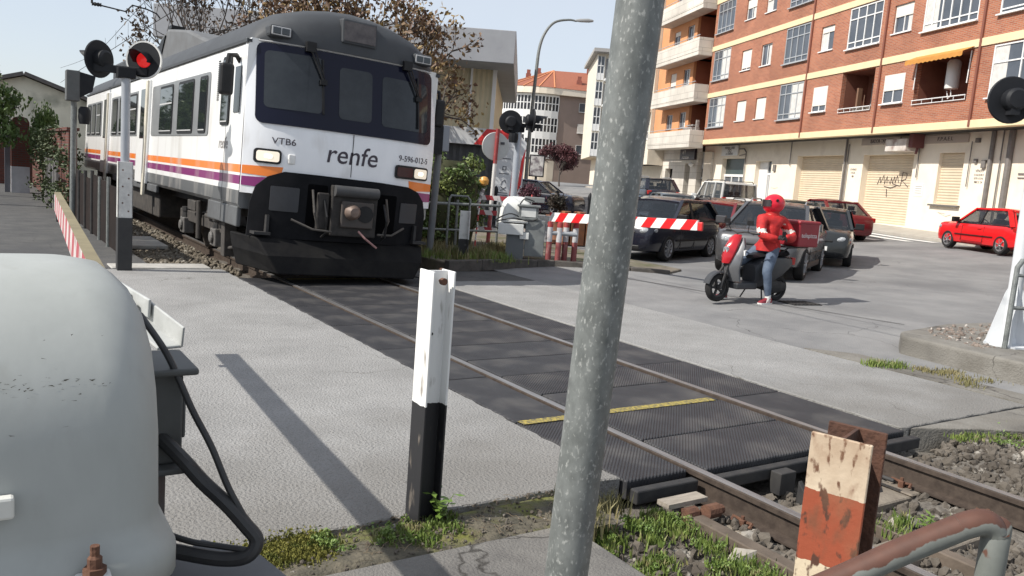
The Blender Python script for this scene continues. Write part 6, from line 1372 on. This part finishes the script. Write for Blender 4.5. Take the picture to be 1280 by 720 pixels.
b = B(); P = smooth_curve([(.60,.90,1.03),(.85,.765,1.14),(1.04,.67,1.235),(1.135,.62,1.29),(1.21,.575,1.335)], 5); b.tube(P, .0195, 18); b.build('top_tube', rp_, RL, smooth=True)
b = B(); P = smooth_curve([(1.205,.578,1.333),(1.235,.557,1.345),(1.252,.548,1.325),(1.25,.545,1.27),(1.245,.545,.6),(1.24,.545,0)], 5); b.tube(P, .0195, 18); b.build('post_tube', rg_, RL, smooth=True)

# ================================================================== SIGNALS
headm = mat('signal_black', (.010,.011,.014), (.016,.017,.02), 4, .6, spec=.25)
def lamp_head(root, pos, yaw, lit=False, rimw=False, r=.27, name='lamp_head'):
    h = B(); h.lathe([(.0,.0),(r*.96,.0),(r,-.012),(r*.96,-.03),(.0,-.03)], (0,0,0), 'X', 32)
    o = h.build(name, headm, root, smooth=True); o.location = pos; o.rotation_euler = (0,0,yaw)
    b = B(); b.lathe([(.13,-.03),(.13,-.14),(.10,-.17),(.02,-.175)], (0,0,0), 'X', 20); b.box(-.15,-.03,-.05,.05,-.18,-.08); b.build('housing', headm, o, smooth=True)
    b = B(); n = 14; rings = []
    for t_, k_ in ((0.0,1.0),(.30,.72)):
        pass
    vs, fs = [], []
    for i in range(n+1):
        a = radians(-20+220*i/n); L_ = .12+.20*max(0,sin(a)) 
        for rr_, xx in ((.125,.0),(.12,L_),(.112,L_),(.117,.0)): vs.append((xx, rr_*cos(a), rr_*sin(a)))
    for i in range(n):
        for k in range(4): fs.append((4*i+k, 4*i+(k+1)%4, 4*i+4+(k+1)%4, 4*i+4+k))
    b.add(vs, fs); b.build('visor', headm, o)
    b = B(); b.lathe([(.001,.035),(.06,.03),(.105,.012),(.11,.0)], (0,0,0), 'X', 20)
    b.build('lens', mat('signal_red_lit', (.5,.01,.01), rough=.25, emit=(1,.03,.03), estr=.35) if lit else mat('signal_red_dark', (.08,.008,.008), rough=.2), o, smooth=True)
    if rimw: b = B(); b.lathe([(r*.93,.003),(r*1.01,.006),(r*1.02,-.02),(r*.99,-.02),(r*.93,.0)], (0,0,0), 'X', 36, cap=False); b.build('white_rim', whitep, o, smooth=True)
    return o
S1 = thing('crossing_signal', 'crossing signal with two round lamps, one lit red, in front of the train', 'signal', (1.90,13.3,0))
b = B(); b.tube([(0,0,0),(0,0,2.86)], .062, 16); b.build('mast', mat('mast_grey', (.36,.38,.41), (.32,.34,.37), 3, .45, .3), S1, smooth=True)
b = B(); b.box(-.10,.10,-.10,-.055,.78,1.60); b.box(-.10,-.085,-.10,.05,.78,1.6); b.box(.085,.10,-.10,.05,.78,1.6); b.build('white_guard', mat('guard_white', (.62,.62,.60), (.42,.42,.41), 5, .55), S1, bevel=.005)
b = B(); b.box(-.10,.10,-.11,.06,0,.78); b.build('black_guard', mat('guard_black', (.02,.02,.022), (.03,.03,.03), 5, .6), S1, bevel=.005)
b = B()
for k in range(6): b.lathe([(.012,-.108),(.012,-.10)], (.04*(-1)**k,0,.88+k*.12), 'Y', 6)
b.build('bolts', rust, S1)
b = B(); b.beam((-.42,.25,2.92),(.28,-.05,2.92),.07,.11); b.box(-.12,.12,-.09,.12,2.80,2.95); b.build('crossbar', headm, S1, bevel=.01)
lamp_head(S1, (-.33,.30,3.05), radians(128), rimw=False); lamp_head(S1, (.23,-.02,3.09), radians(-128), True, True)
S2 = thing('railway_signal', 'small boxed railway signal on grey mast at the far left of the train', 'signal', (1.86,20.3,0))
b = B(); b.tube([(0,0,0),(.02,0,2.75)], .06, 12); b.build('mast', galv, S2, smooth=True)
b = B(); b.box(-.14,.12,-.16,.16,2.72,3.36); hb = b.build('signal_box', mat('box_grey', (.10,.105,.105), (.075,.078,.078), 3, .6), S2, bevel=.015)
b = B(); b.prism([(.12,3.34),(.42,3.28),(.36,2.95),(.12,2.80)], -.16, .16, 'XZ'); b.build('hood', headm, hb)
b = B(); b.lathe([(.10,2.25),(.12,2.35),(.12,2.55),(.08,2.62)], (.22,-.02,0), 'Z', 12); b.build('bell', headm, S2, smooth=True)
S3 = thing('crossing_signal', 'crossing signal seen from behind with round black lamps by the far machine', 'signal', (10.15,15.4,.16))
b = B(); b.tube([(0,0,0),(.05,.05,2.75)], .075, 14); b.build('mast', mat('mast_grey_blue', (.40,.43,.48), (.35,.38,.42), 3, .45, .2), S3, smooth=True)
b = B(); b.beam((-.2,.12,2.80),(.42,-.26,2.82),.06,.09); b.box(-.05,.14,-.05,.14,2.66,2.82); b.build('crossbar', headm, S3, bevel=.01)
lamp_head(S3, (-.19,.04,2.86), radians(62), r=.26); lamp_head(S3, (.24,-.22,2.93), radians(-22), r=.26); b = B(); b.lathe([(.09,0),(.11,.1),(.1,.2)], (-.14,-.04,2.42), 'Z', 10); b.build('bell', headm, S3, smooth=True)
S4 = thing('railway_signal', 'grey boxed signal on a post right beside the nose of the train', 'signal', (7.75,14.5,.1))
b = B(); b.tube([(-.10,0,0),(-.02,0,2.4)], .07, 12); b.build('mast', mat('mast_grey_dark', (.16,.17,.18), (.13,.14,.15), 3, .55), S4, smooth=True)
b = B(); b.box(-.03,.13,-.12,.12,2.12,2.62); b.build('signal_box', mat('box_blue_grey', (.24,.26,.29), rough=.5), S4, bevel=.01); b = B(); b.box(-.22,-.03,-.15,.1,2.05,2.6); b.build('hood', headm, S4)
S5 = thing('crossing_signal', 'round black signal lamp seen from behind on the white mast at the right edge', 'signal', (10.32,4.72,.27))
mw = mat('mast_white', (.62,.64,.66), (.54,.56,.58), 3, .5)
b = B(); b.tube([(0,0,.0),(.06,.04,3.0)], .075, 16); b.build('mast', mw, S5, smooth=True)
b = B()
for a in (0.6, 2.17, 3.74, 5.31):
    d = Vector((cos(a),sin(a),0)); s_ = Vector((-sin(a),cos(a),0))*.012; b.add([d*.05+s_,d*.24+s_,d*.10+s_+Vector((0,0,.62)),d*.05+s_+Vector((0,0,.75)),d*.05-s_,d*.24-s_,d*.10-s_+Vector((0,0,.62)),d*.05-s_+Vector((0,0,.75))], [(0,1,2,3),(7,6,5,4),(0,4,5,1),(1,5,6,2),(2,6,7,3),(3,7,4,0)])
b.lathe([(.26,-.02),(.26,.02),(.10,.03),(.085,.1)], (0,0,0), 'Z', 8); b.build('foot', mw, S5)
lamp_head(S5, (-.10,.34,2.88), radians(55), r=.275); b = B(); b.beam((-.12,.36,2.80),(.10,-.1,2.84),.05,.08); b.build('crossbar', headm, S5)
b = B(); b.box(-.17,-.11,.26,.30,2.74,2.80); b.build('label_tag', whitep, S5)
R5 = thing('tube_railing', 'grey tubular guard railing around the white mast at the right edge', 'railing', (0,0,0))
z_ = .27
b = B(); q = [(10.06,4.62),(10.95,4.18)]
b.tube([(10.06,4.62,z_),(10.09,4.63,z_+.95),(10.14,4.61,z_+1.03),(10.9,4.25,z_+1.05),(10.95,4.2,z_+.98),(10.95,4.18,z_)], .03, 10); b.tube([(10.07,4.62,z_+.48),(10.95,4.18,z_+.48)], .022, 8); b.tube([(10.08,4.62,z_+.86),(10.95,4.18,z_+.86)], .02, 8); b.build('frame', galv, R5, smooth=True)
b = B(); P = [(10.0,12.6),(10.26,11.46),(10.42,10.6),(10.55,9.71),(10.8,8.4),(11.3,6.6)]
for i in range(len(P)-1):
    n = 6
    for k in range(n):
        q = []
        for t_, o_ in ((k/n,0),((k+1)/n,0),((k+1)/n,.03),(k/n,.03)):
            x = P[i][0]+(P[i+1][0]-P[i][0])*t_+o_; y = P[i][1]+(P[i+1][1]-P[i][1])*t_; q.append((x,y,T(x,y)+.009))
        b.add(q, [(0,1,2,3)])
tag(b.build('tar_seam', mat('tar', (.03,.03,.032), rough=.7), fix=False), 'thin dark tar seam crossing the asphalt in front of the scooter', 'road seam')
# traffic island
IS = struct(B().prism([(9.28,3.6),(9.45,5.52),(9.75,5.72),(11.2,5.95),(14.5,5.75),(14.5,2.6),(9.25,2.6)], -.1, .27, 'XY').build('traffic_island', oldconc, bevel=.04, seg=3))
# ================================================================== FAR BARRIER MACHINE AND BOOM, POSTS
BM2 = thing('barrier_machine', 'white domed barrier machine with open grey mechanism beyond the track', 'barrier machine', (9.62,14.15,.16), radians(-33.8))
wd = mat('machine_white', (.68,.69,.67), (.60,.61,.59), 3, .5)
b = B(); b.loft([rr_ring(.36,.30,.12,.62),rr_ring(.36,.30,.12,.78),rr_ring(.34,.28,.13,1.0),rr_ring(.29,.23,.14,1.16),rr_ring(.2,.15,.1,1.25),rr_ring(.1,.06,.05,1.265)]); o = b.build('dome', wd, BM2, smooth=True, angle=70); o.location = (-.15,.25,0)
mg2 = mat('mech_grey', (.20,.215,.21), (.15,.16,.16), 4, .55)
b = B(); b.box(-.32,.05,-.38,.0,.0,.55); b.build('pedestal', mat('pedestal_dark', (.13,.14,.145), rough=.7), BM2, bevel=.01)
b = B(); b.box(.06,.46,-.36,.02,.08,.82); b.build('cabinet', mg2, BM2, bevel=.01)
b = B(); b.box(-.50,.02,-.45,-.10,.50,.72); b.box(-.42,.1,-.40,-.05,.745,.80); b.box(-.05,.14,-.42,-.2,.42,.56); b.build('gear_tray', wd, BM2, bevel=.01)
b = B(); b.box(-.10,.30,-.34,-.05,.86,1.08); b.box(-.14,.34,-.38,-.02,1.08,1.12); b.box(-.14,.34,-.38,-.02,.82,.86); b.build('motor_frame', mg2, BM2, bevel=.008)
b = B(); b.box(-.05,.25,-.345,-.335,.88,1.06); b.build('motor_face', wd, BM2)
b = B(); b.box(.0,.42,.05,.35,1.17,1.28); b.build('top_box', mg2, BM2, bevel=.01)
for P in ([(-.5,-.4,.6),(-.62,-.42,.72),(-.3,-.42,.92),(-.05,-.3,.85)],[(-.55,-.42,.75),(-.2,-.44,.84),(.1,-.42,.80),(.3,-.4,.86)],[(-.1,-.35,1.1),(.0,-.3,1.24),(.2,-.2,1.2)]):
    b = B(); b.tube(smooth_curve(P,5), .014, 6); b.build('wiring', cab, BM2)
BO2 = thing('barrier_boom', 'bright red and white barrier boom lowered in front of the navy hatchback', 'barrier', (10.25,14.05,1.05))
dv = Vector((11.0,10.54,1.21)) - Vector((10.25,14.05,1.05))
b = B(); b.box(0,dv.length,-.03,.03,-.095,.095); o = b.build('boom', stripes('boom_red_white_bright', (.62,.015,.02), (.80,.80,.79), 0, .44, .5, (0,0,-.75), .4), BO2, bevel=.004)
o.rotation_euler = (0, -atan2(dv.z, sqrt(dv.x**2+dv.y**2)), atan2(dv.y, dv.x))
b = B(); b.box(-.40,.02,-.06,.06,-.18,.02); o2 = b.build('boom_socket', wd, BO2, bevel=.01); o2.rotation_euler = o.rotation_euler
b = B(); b.box(dv.length+.002,dv.length+.10,-.028,.028,-.10,.06); o2 = b.build('end_cap', redp, BO2, bevel=.02); o2.rotation_euler = o.rotation_euler
rwp = bands('post_red_white', [(0,(.22,.055,.055)),(.42,(.42,.42,.43)),(.72,(.28,.03,.03))], rough=.6, dirt=(.35,.25,.23))
for i, (x, y) in enumerate(((10.01,13.52),(10.45,13.55))):
    g = thing('stop_frame', ['red and white tubular stop frame next to the far barrier machine','red and white tubular stop frame nearer the grey pole'][i], 'bollard', (x,y,.15), radians(-33.8), 'red and white stop frames under the far boom')
    for dx in (-.11, .09):
        b = B(); b.lathe([(.06,0),(.06,.80),(.05,.83),(.001,.84)], (dx,.0,0), 'Z', 14); b.build('tube', rwp, g, smooth=True)
    b = B(); b.tube([(-.11,0,.60),(.45 if i == 0 else .09,0,.60)], .045, 10); b.build('cross_tube', mat('tube_blue_grey', (.26,.28,.30), rough=.5), g)
MP2 = thing('marker_post', 'smaller black and white post in the grass beside the nose of the train', 'post', (8.05,13.85,.05), radians(60))
b = B(); ibeam(b, .2, .2, .02, .015, 0, 1.05); b.build('beam', bands('post_black_white_far', [(0,(.025,.024,.025)),(.50,(.62,.62,.60))], rough=.6, dirt=(.3,.29,.28)), MP2); b = B(); b.box(-.02,.02,-.109,-.10,.6,.98); b.build('bolts', rust, MP2)
RF = thing('pipe_fence', 'low grey pipe fence in front of the clipped bush beside the train', 'fence', (0,0,.15))
b = B(); b.tube([(7.6,15.5,1.0),(9.9,15.3,1.02)], .03, 8); b.tube([(7.6,15.5,.45),(9.9,15.3,.45)], .025, 8); b.build('rail', galv, RF)
for x in (7.7,8.75,9.8):
    b = B(); b.tube([(x,15.42,0),(x,15.42,1.1)], .03, 8); b.build('post', galv, RF)
b = B(); b.tube([(8.25,14.9,0),(8.25,14.9,1.12),(8.3,14.9,1.2),(8.6,14.75,1.2),(8.65,14.72,1.12),(8.62,14.72,-.0)], .025, 8); tag(b.build('hoop_barrier', galv, smooth=True), 'grey hoop rail standing behind the small black and white post', 'hoop').location = (0,0,.15)
# round sign seen from behind on red and white pole
RS = thing('road_sign', 'round road sign seen from behind on a red and white pole', 'sign', (10.75,17.3,.12))
b = B(); b.tube([(0,0,0),(.06,.0,2.85)], .05, 10); b.build('pole', bands('sign_pole_red_white', [(0,(.40,.08,.08)),(.75,(.62,.6,.58)),(2.0,(.28,.04,.04))], rough=.6, dirt=(.4,.3,.28)), RS)
b = B(); b.lathe([(.0,-.02),(.34,-.02),(.35,0),(.34,.015),(0,.015)], (0,0,0), 'Y', 28); o = b.build('disc', mat('sign_back', (.50,.51,.50), (.44,.45,.44), 3, .5, .2), RS, smooth=True); o.location = (.06,.06,2.42); o.rotation_euler = (0,0,radians(-15))
b = B(); b.box(.12,.22,-.04,-.02,.06,.12); b.build('maker_label', dkm, o)
# works barrier with orange lamp, bush, street clutter
AF = thing('works_barrier', 'red and white folding works barrier with an orange lamp behind the fence', 'works barrier', (10.0,16.55,.15), radians(-33.8))
for x in (-.05,.75,1.15):
    b = B(); b.tube([(x,-.25,0),(x+.05,0,1.3)], .022, 6); b.build('leg', stripes('leg_stripes', (.65,.62,.6), (.45,.05,.05), 2, .3), AF)
b = B(); b.tube([(-.35,-.2,.0),(.05,0,1.35)], .05, 6); b.build('lamp_mast', stripes('leg_stripes2', (.65,.62,.6), (.25,.22,.22), 2, .16, .5, (.5,0,0)), AF)
for z in (.35,.75,1.1):
    b = B(); b.box(0,1.15,-.05,-.02,z,z+.11); b.build('board', stripes('board_stripes', (.62,.58,.57), (.40,.04,.05), 0, .35, .5, (0,0,.5)), AF)
b = B(); b.lathe([(.02,-.1),(.1,-.06),(.115,.03),(.08,.1),(.01,.12)], (.05,0,1.52), 'Z', 14); b.build('lamp', mat('lamp_orange', (.62,.28,.05), (.7,.4,.12), 6, .4), AF, smooth=True)
for i, (x, y, s_) in enumerate(((13.25,17.9,1.0),(13.6,17.5,.85),(12.55,18.3,.9))):
    t_ = thing('planter', ['tall brown clay planter with dark shrub near the black bollards','rusty brown wooden planter behind the far boom','pale stone planter with purple shrub by the works barrier'][i], 'planter', (x,y,.15), radians(-33.8+20*i))
    mm = [mat('clay_brown', (.24,.11,.06), (.17,.08,.05), 4, .8), mat('rusty_wood', (.30,.12,.05), (.2,.09,.05), 5, .8), mat('planter_stone', (.40,.34,.30), (.3,.26,.23), 5, .8)][i]
    if i == 1:
        for k in range(4): b = B(); b.box(-.42+.22*k,-.24+.22*k,-.22,.22,0,1.05*s_-.12*(k%2)); b.build('plank', mm, t_, bevel=.01)
    else:
        b = B(); b.lathe([(.02,0),(.2,.0),(.25,.1),(.18,.3),(.22,.62),(.30,.7),(.30,.76),(.02,.72)], (0,0,0), 'Z', 14); b.build('pot', mm, t_, smooth=True)
for i, (x, y) in enumerate(((15.5,21.0),(16.4,20.45),(17.1,20.0),(14.6,21.6),(13.9,22.1))):
    t_ = thing('bollard', 'black iron bollard in the row behind the far boom', 'bollard', (x,y,T(x,y)), 0, 'black bollards left of the pole'); t_['label'] = 'black iron bollard in the row, number %s from the pole' % ['third','second','first','fourth','fifth'][i] if 0 else ['third','second','nearest','fourth','fifth'][i] + ' black iron bollard counting leftward from the grey pole'
    b = B(); b.lathe([(.09,0),(.09,.1),(.06,.14),(.055,1.15),(.075,1.2),(.075,1.28),(.05,1.36),(.001,1.42)], (0,0,0), 'Z', 12); b.build('shaft', headm, t_, smooth=True)
# street lamp
SL = thing('street_lamp', 'tall curved street lamp above the tiled corner building', 'street lamp', (22.75,33.5,.6))
b = B(); P = smooth_curve([(0,0,0),(.18,.25,3.5),(.35,.35,6.4),(.48,.42,7.6),(.72,.38,8.35),(1.15,.25,8.9),(1.75,-.05,9.08),(2.1,-.25,9.05)], 5); b.tube(P, [.10-.055*i/(len(P)-1) for i in range(len(P))], 10); b.build('mast', galv, SL, smooth=True)
b = B(); b.loft([[(2.0+t_*.6,-.2-t_*.38,9.05+dz) if 0 else (2.0+t_*.75+dy*.46,-.2-t_*.46+dy*.75*.6,9.06+dz+.05*t_) for dy, dz in ((-w,0),(-w*.8,h),(w*.8,h),(w,0),(w*.6,-h*.6),(-w*.6,-h*.6))] for t_, w, h in ((0,.05,.04),(.3,.14,.09),(.8,.20,.10),(1.05,.12,.05))]); b.build('lamp_head', mat('lamp_head_grey', (.40,.41,.41), rough=.5), SL, smooth=True, angle=60)
# advert panel and purple-leaf tree down the street
AD = thing('advert_panel', 'lit white advertising panel in a black frame down the street', 'advert panel', (40.4,58.0,1.2), radians(-33.8))
b = B(); b.box(-.65,.65,-.1,.1,.9,2.75); b.box(-.1,.1,-.05,.05,0,.9); b.build('frame', headm, AD); b = B(); b.box(-.55,.55,-.11,-.101,1.0,2.65); b.build('poster', mat('poster_grey', (.58,.57,.55), (.3,.29,.3), 2.2, .5, third=(.16,.14,.15), tscale=1.6, tlo=.5, thi=.6), AD)

# fence of dark sheets, posts beside the signal on the left
FE = thing('sheet_fence', 'dark rusty sheet metal fence with grey posts beside the red signal', 'fence', (0,0,0))
for i, y in enumerate((15.2,16.4,17.6,18.8,20.0,21.2,22.4)):
    b = B(); b.tube([(2.08,y,-.1),(2.08,y,1.3-.04*(i%3))], .035, 8); b.build('post', galv if i in (1,2) else darksteel, FE)
    if i < 6: b = B(); b.box(2.09,2.11,y+.06,y+1.16,.02,1.12+.05*((i*7)%3)); b.build('sheet', mat('rust_sheet', (.010,.007,.006), (.02,.012,.01), 4, .9, third=(.012,.01,.01), tscale=2, spec=.2), FE)
b = B(); b.box(2.35,3.15,16.6,18.4,-.06,.02); tag(b.build('concrete_cover', mat('cover_pale', (.40,.39,.36), (.3,.29,.27), 4, .9, 0, .3, 30), bevel=.02), 'pale concrete cable cover slab beside the train bogie', 'cover slab')
b = B(); b.box(1.75,3.2,13.42,13.95,-.08,.015); tag(b.build('concrete_cover', _M['cover_pale'], bevel=.02), 'pale concrete slab strip behind the near road slab by the train', 'cover slab')

# overhead line: mast, cantilever, wires
OM = thing('catenary_mast', 'overhead line mast with curved steady arm above the train on the left', 'mast', (-.6,27,0))
b = B(); b.box(-.1,.1,-.1,.1,0,8.2); b.build('mast', galv, OM)
b = B(); b.tube([(0,0,7.4),(3.45,0,6.35),(3.54,0,5.95),(3.54,0,5.82)], .03, 8); b.tube([(3.54,0,5.82),(4.42,0,5.74),(4.60,0,5.95),(5.0,0,5.90),(5.26,0,5.82),(5.36,0,5.70)], .022, 8); b.lathe([(.06,-.12),(.04,-.08),(.06,-.04),(.04,0),(.06,.04),(.04,.08),(.06,.12)], (3.66,0,5.81), 'X', 10); b.build('steady_arm', darksteel, OM)
for i, (pts, lab) in enumerate((([(4.76,2,5.55),(4.76,27,5.68),(4.8,60,5.6)],'contact wire of the overhead line above the track'),([(4.80,2,6.3),(4.76,14,6.0),(4.76,27,6.6),(4.76,42,5.95),(4.8,60,6.5)],'sagging messenger wire of the overhead line above the track'))):
    P = smooth_curve(pts, 8); b = B(); b.tube(P, .012 if i == 0 else .009, 5); tag(b.build('overhead_wire', darksteel), lab, 'wire')
    if i == 1:
        for k_, y in enumerate((17,20,23,30,33,36,39)): b = B(); b.tube([(4.76,y,5.62),(4.76,y,6.0+.3*abs(sin(y/8)))], .005, 4); tag(b.build('dropper_wire', darksteel), ['nearest','second nearest','third nearest','middle','third farthest','second farthest','farthest'][k_] + ' thin dropper wire hanging between the overhead wires above the train', 'wire', 'droppers of the overhead line')
b = B(); b.tube([(6.9,17.5,4.9),(5.4,19.5,5.9),(2.2,24,8.2)], .05, 6); 
# ================================================================== VEGETATION
def leaf_cloud(b, c, rad, n, s, rnd, squash=.8):
    for _ in range(n):
        while True:
            p = Vector((rnd.uniform(-1,1),rnd.uniform(-1,1),rnd.uniform(-1,1)))
            if p.length <= 1: break
        p = Vector(c) + Vector((p.x*rad, p.y*rad, p.z*rad*squash))
        n_ = Vector((rnd.gauss(0,1),rnd.gauss(0,1),rnd.gauss(0,1)+.6)).normalized(); u = n_.orthogonal().normalized(); w = n_.cross(u); a = rnd.uniform(0,2*pi); u, w = u*cos(a)+w*sin(a), w*cos(a)-u*sin(a); k = s*rnd.uniform(.6,1.35)
        o = len(b.v); b.v += [tuple(p-u*k),tuple(p+w*k*.55+n_*k*.15),tuple(p+u*k),tuple(p-w*k*.55+n_*k*.15)]; b.f.append((o,o+1,o+2,o+3))
def tree(name, label, loc, h, spread, trunk_h, r0, leafm_, barkm, seed, leaves=60, ls=.1, levels=4, cr=.5, kids=4, fan=.75, cat='tree', up=.35):
    rnd = random.Random(seed); t = thing(name, label, cat, loc); tb, lb = B(), B(); tips = []
    def grow(p, d, L, r, lv):
        pts = [p]; q = p; dd = d.copy(); k = 3
        for i in range(k):
            dd = (dd + Vector((rnd.gauss(0,.14),rnd.gauss(0,.14),rnd.gauss(0,.08)+.04))).normalized(); q = q + dd*L/k; pts.append(q)
        tb.tube(pts, [r*(1-.45*i/k) for i in range(k+1)], 6 if lv > 1 else 4, cap=False)
        if lv == 0: tips.append(q); tips.append(pts[2]); return
        n = kids if lv < levels else kids+1
        for i in range(n):
            a = 2*pi*(i+rnd.random()*.7)/n; o_ = dd.orthogonal().normalized(); o2 = dd.cross(o_); nd = (dd*(1-fan*.45) + (o_*cos(a)+o2*sin(a))*fan*rnd.uniform(.6,1.1) + Vector((0,0,up*.3))).normalized()
            grow(pts[-1] if i < n-1 else pts[2], nd, L*rnd.uniform(.62,.82), r*.55, lv-1)
    grow(Vector((0,0,0)), Vector((0,0,1)), trunk_h, r0, levels)
    for q in tips: leaf_cloud(lb, q, cr*rnd.uniform(.6,1.2), int(leaves*rnd.uniform(.3,1.5)), ls, rnd)
    # scale to wanted height and spread
    zm = max(p.z for p in tips); xm = max(max(abs(p.x),abs(p.y)) for p in tips)
    tb.build('trunk', barkm, t, fix=False, smooth=True); o = lb.build('crown', leafm_, t, fix=False)
    t.scale = (spread/xm, spread/xm, h/zm); return t
bark = mat('bark_grey', (.10,.085,.075), (.065,.055,.05), 6, .9, 0, .3, 20)
bleaf = mat('leaf_bronze', (.16,.10,.045), (.10,.05,.035), 2.2, .6, third=(.24,.16,.05), tscale=1.2, tlo=.5, thi=.6)
tree('bronze_leaf_tree', 'spreading tree with sparse bronze spring leaves behind the train', (11.2,24.2,.1), 7.6, 4.9, 2.6, .20, bleaf, bark, 12, leaves=13, ls=.082, levels=4, cr=.42, kids=4)
tree('bronze_leaf_tree', 'thin dark branched tree rising behind the train roof on the left', (8.0,30.5,.1), 9.2, 4.2, 3.4, .16, mat('leaf_dark_brown', (.07,.05,.035), (.11,.07,.04), 2, .7), bark, 5, leaves=6, ls=.09, levels=4, cr=.4, kids=4)
gleaf = mat('leaf_green', (.06,.11,.022), (.10,.15,.035), 1.6, .55, third=(.035,.06,.015), tscale=1.0)
tree('green_tree', 'leafy green tree above the brick pillar at the left edge', (-.35,31,0), 4.6, 1.9, 1.4, .12, gleaf, bark, 3, leaves=45, ls=.085, levels=3, cr=.5, kids=4)
tree('green_tree', 'green climbing shrub hanging over the brick wall on the left', (2.0,31.5,0), 2.7, .6, .9, .08, gleaf, bark, 8, leaves=55, ls=.075, levels=3, cr=.5, kids=4)
tree('purple_leaf_tree', 'round purple leaved street tree far down the street', (45.3,61.2,1.4), 3.6, 1.8, 1.5, .10, mat('leaf_purple', (.07,.025,.03), (.11,.035,.04), 2, .6), bark, 9, leaves=60, ls=.12, levels=3, cr=.6, kids=4)
tree('purple_leaf_tree', 'purple shrub growing from the pots behind the far machine', (12.6,18.3,.8), .75, .33, .3, .025, mat('leaf_plum', (.06,.022,.035), (.10,.03,.045), 3, .6), bark, 4, leaves=24, ls=.045, levels=3, cr=.3, kids=3, cat='shrub')
tree('green_tree', 'dark shrub growing from the tall clay planter', (13.25,17.9,.85), .5, .25, .2, .02, mat('leaf_dark', (.03,.03,.02), (.06,.04,.03), 3, .6), bark, 14, leaves=20, ls=.04, levels=3, cr=.2, kids=3, cat='shrub')
# clipped bush beside the train and creeper down the wall
bu = thing('clipped_bush', 'rounded green clipped bush beside the nose of the train', 'bush', (9.35,17.0,.15)); b = B(); rnd = random.Random(2)
for _ in range(60):
    a, z = rnd.uniform(0,2*pi), rnd.uniform(.3,2.05); r_ = .75*(1-.35*max(0,(z-1.5)/.55)**2); leaf_cloud(b, (cos(a)*r_, sin(a)*r_*.9, z), .26, 75, .05, rnd)
b.build('foliage', mat('leaf_bush', (.09,.14,.025), (.05,.085,.02), 2, .55, third=(.16,.19,.05), tscale=1.4, tlo=.52, thi=.62), bu, fix=False)
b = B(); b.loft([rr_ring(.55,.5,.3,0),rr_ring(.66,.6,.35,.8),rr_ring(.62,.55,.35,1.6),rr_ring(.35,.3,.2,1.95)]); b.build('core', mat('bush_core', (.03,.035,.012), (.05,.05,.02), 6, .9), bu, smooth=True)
for k in range(7): b = B(); a = k*.9; b.tube([(cos(a)*.3,sin(a)*.3,0),(cos(a)*.66,sin(a)*.62,.9),(cos(a)*.7,sin(a)*.66,1.3)], .025, 5); b.build('stem', bark, bu)
iv = thing('ivy', 'dark green ivy covering the foot of the brick wall on the left', 'ivy', (2.05,27.5,0)); b = B()
for _ in range(70): leaf_cloud(b, (rnd.uniform(-.25,.3), rnd.uniform(-3.5,5), rnd.uniform(.1,2.2)), .3, 45, .06, rnd)
b.build('foliage', mat('leaf_ivy', (.035,.055,.018), (.06,.08,.025), 2, .6), iv, fix=False)

rnd = random.Random(21); b = B()
for x, y, s_ in g1[:24]:
    for _ in range(3): leaf_cloud(b, (x+rnd.gauss(0,.05), y+rnd.gauss(0,.05), -.13+rnd.random()*.035), rnd.uniform(.025,.055), 34, .0095, rnd, .6)
o = stuff(b.build('weeds', mat('weed_leaf_small', (.085,.15,.025), (.16,.22,.05), 14, .55, third=(.05,.085,.02), tscale=20), fix=False)); tag(o, 'small leafed green weeds mixed into the grass beside the near rail', 'weeds')
b = B()
for _ in range(26): leaf_cloud(b, (rnd.uniform(1.35,2.15), rnd.uniform(3.36,3.6), .0+rnd.random()*.03), rnd.uniform(.02,.045), 26, .009, rnd, .6)
o = stuff(b.build('weeds', _M['weed_leaf_small'], fix=False)); tag(o, 'small leafed weeds along the verge around the black and white post', 'weeds')
b = B()
for _ in range(40): leaf_cloud(b, (rnd.uniform(6.7,8.7), rnd.uniform(2.9,3.42), -.05+rnd.random()*.03), rnd.uniform(.03,.06), 26, .012, rnd, .6)
o = stuff(b.build('weeds', _M['weed_leaf_small'], fix=False)); tag(o, 'small leafed weeds on the ballast edge below the traffic island', 'weeds')
b = B(); rr_ = random.Random(4)
for _ in range(160):
    x, y = rr_.uniform(1.5,2.7), rr_.uniform(3.25,3.64); a = rr_.uniform(0,pi); L_ = rr_.uniform(.02,.09); b.tube([(x,y,.004),(x+cos(a)*L_*.5,y+sin(a)*L_*.5,.012),(x+cos(a)*L_,y+sin(a)*L_,.005)], .0012, 3)
o = stuff(b.build('dry_twigs', mat('dry_stalk', (.26,.20,.13), (.16,.12,.08), 9, .9), fix=False)); tag(o, 'dry stalks and twigs lying on the verge right of the post', 'twigs')
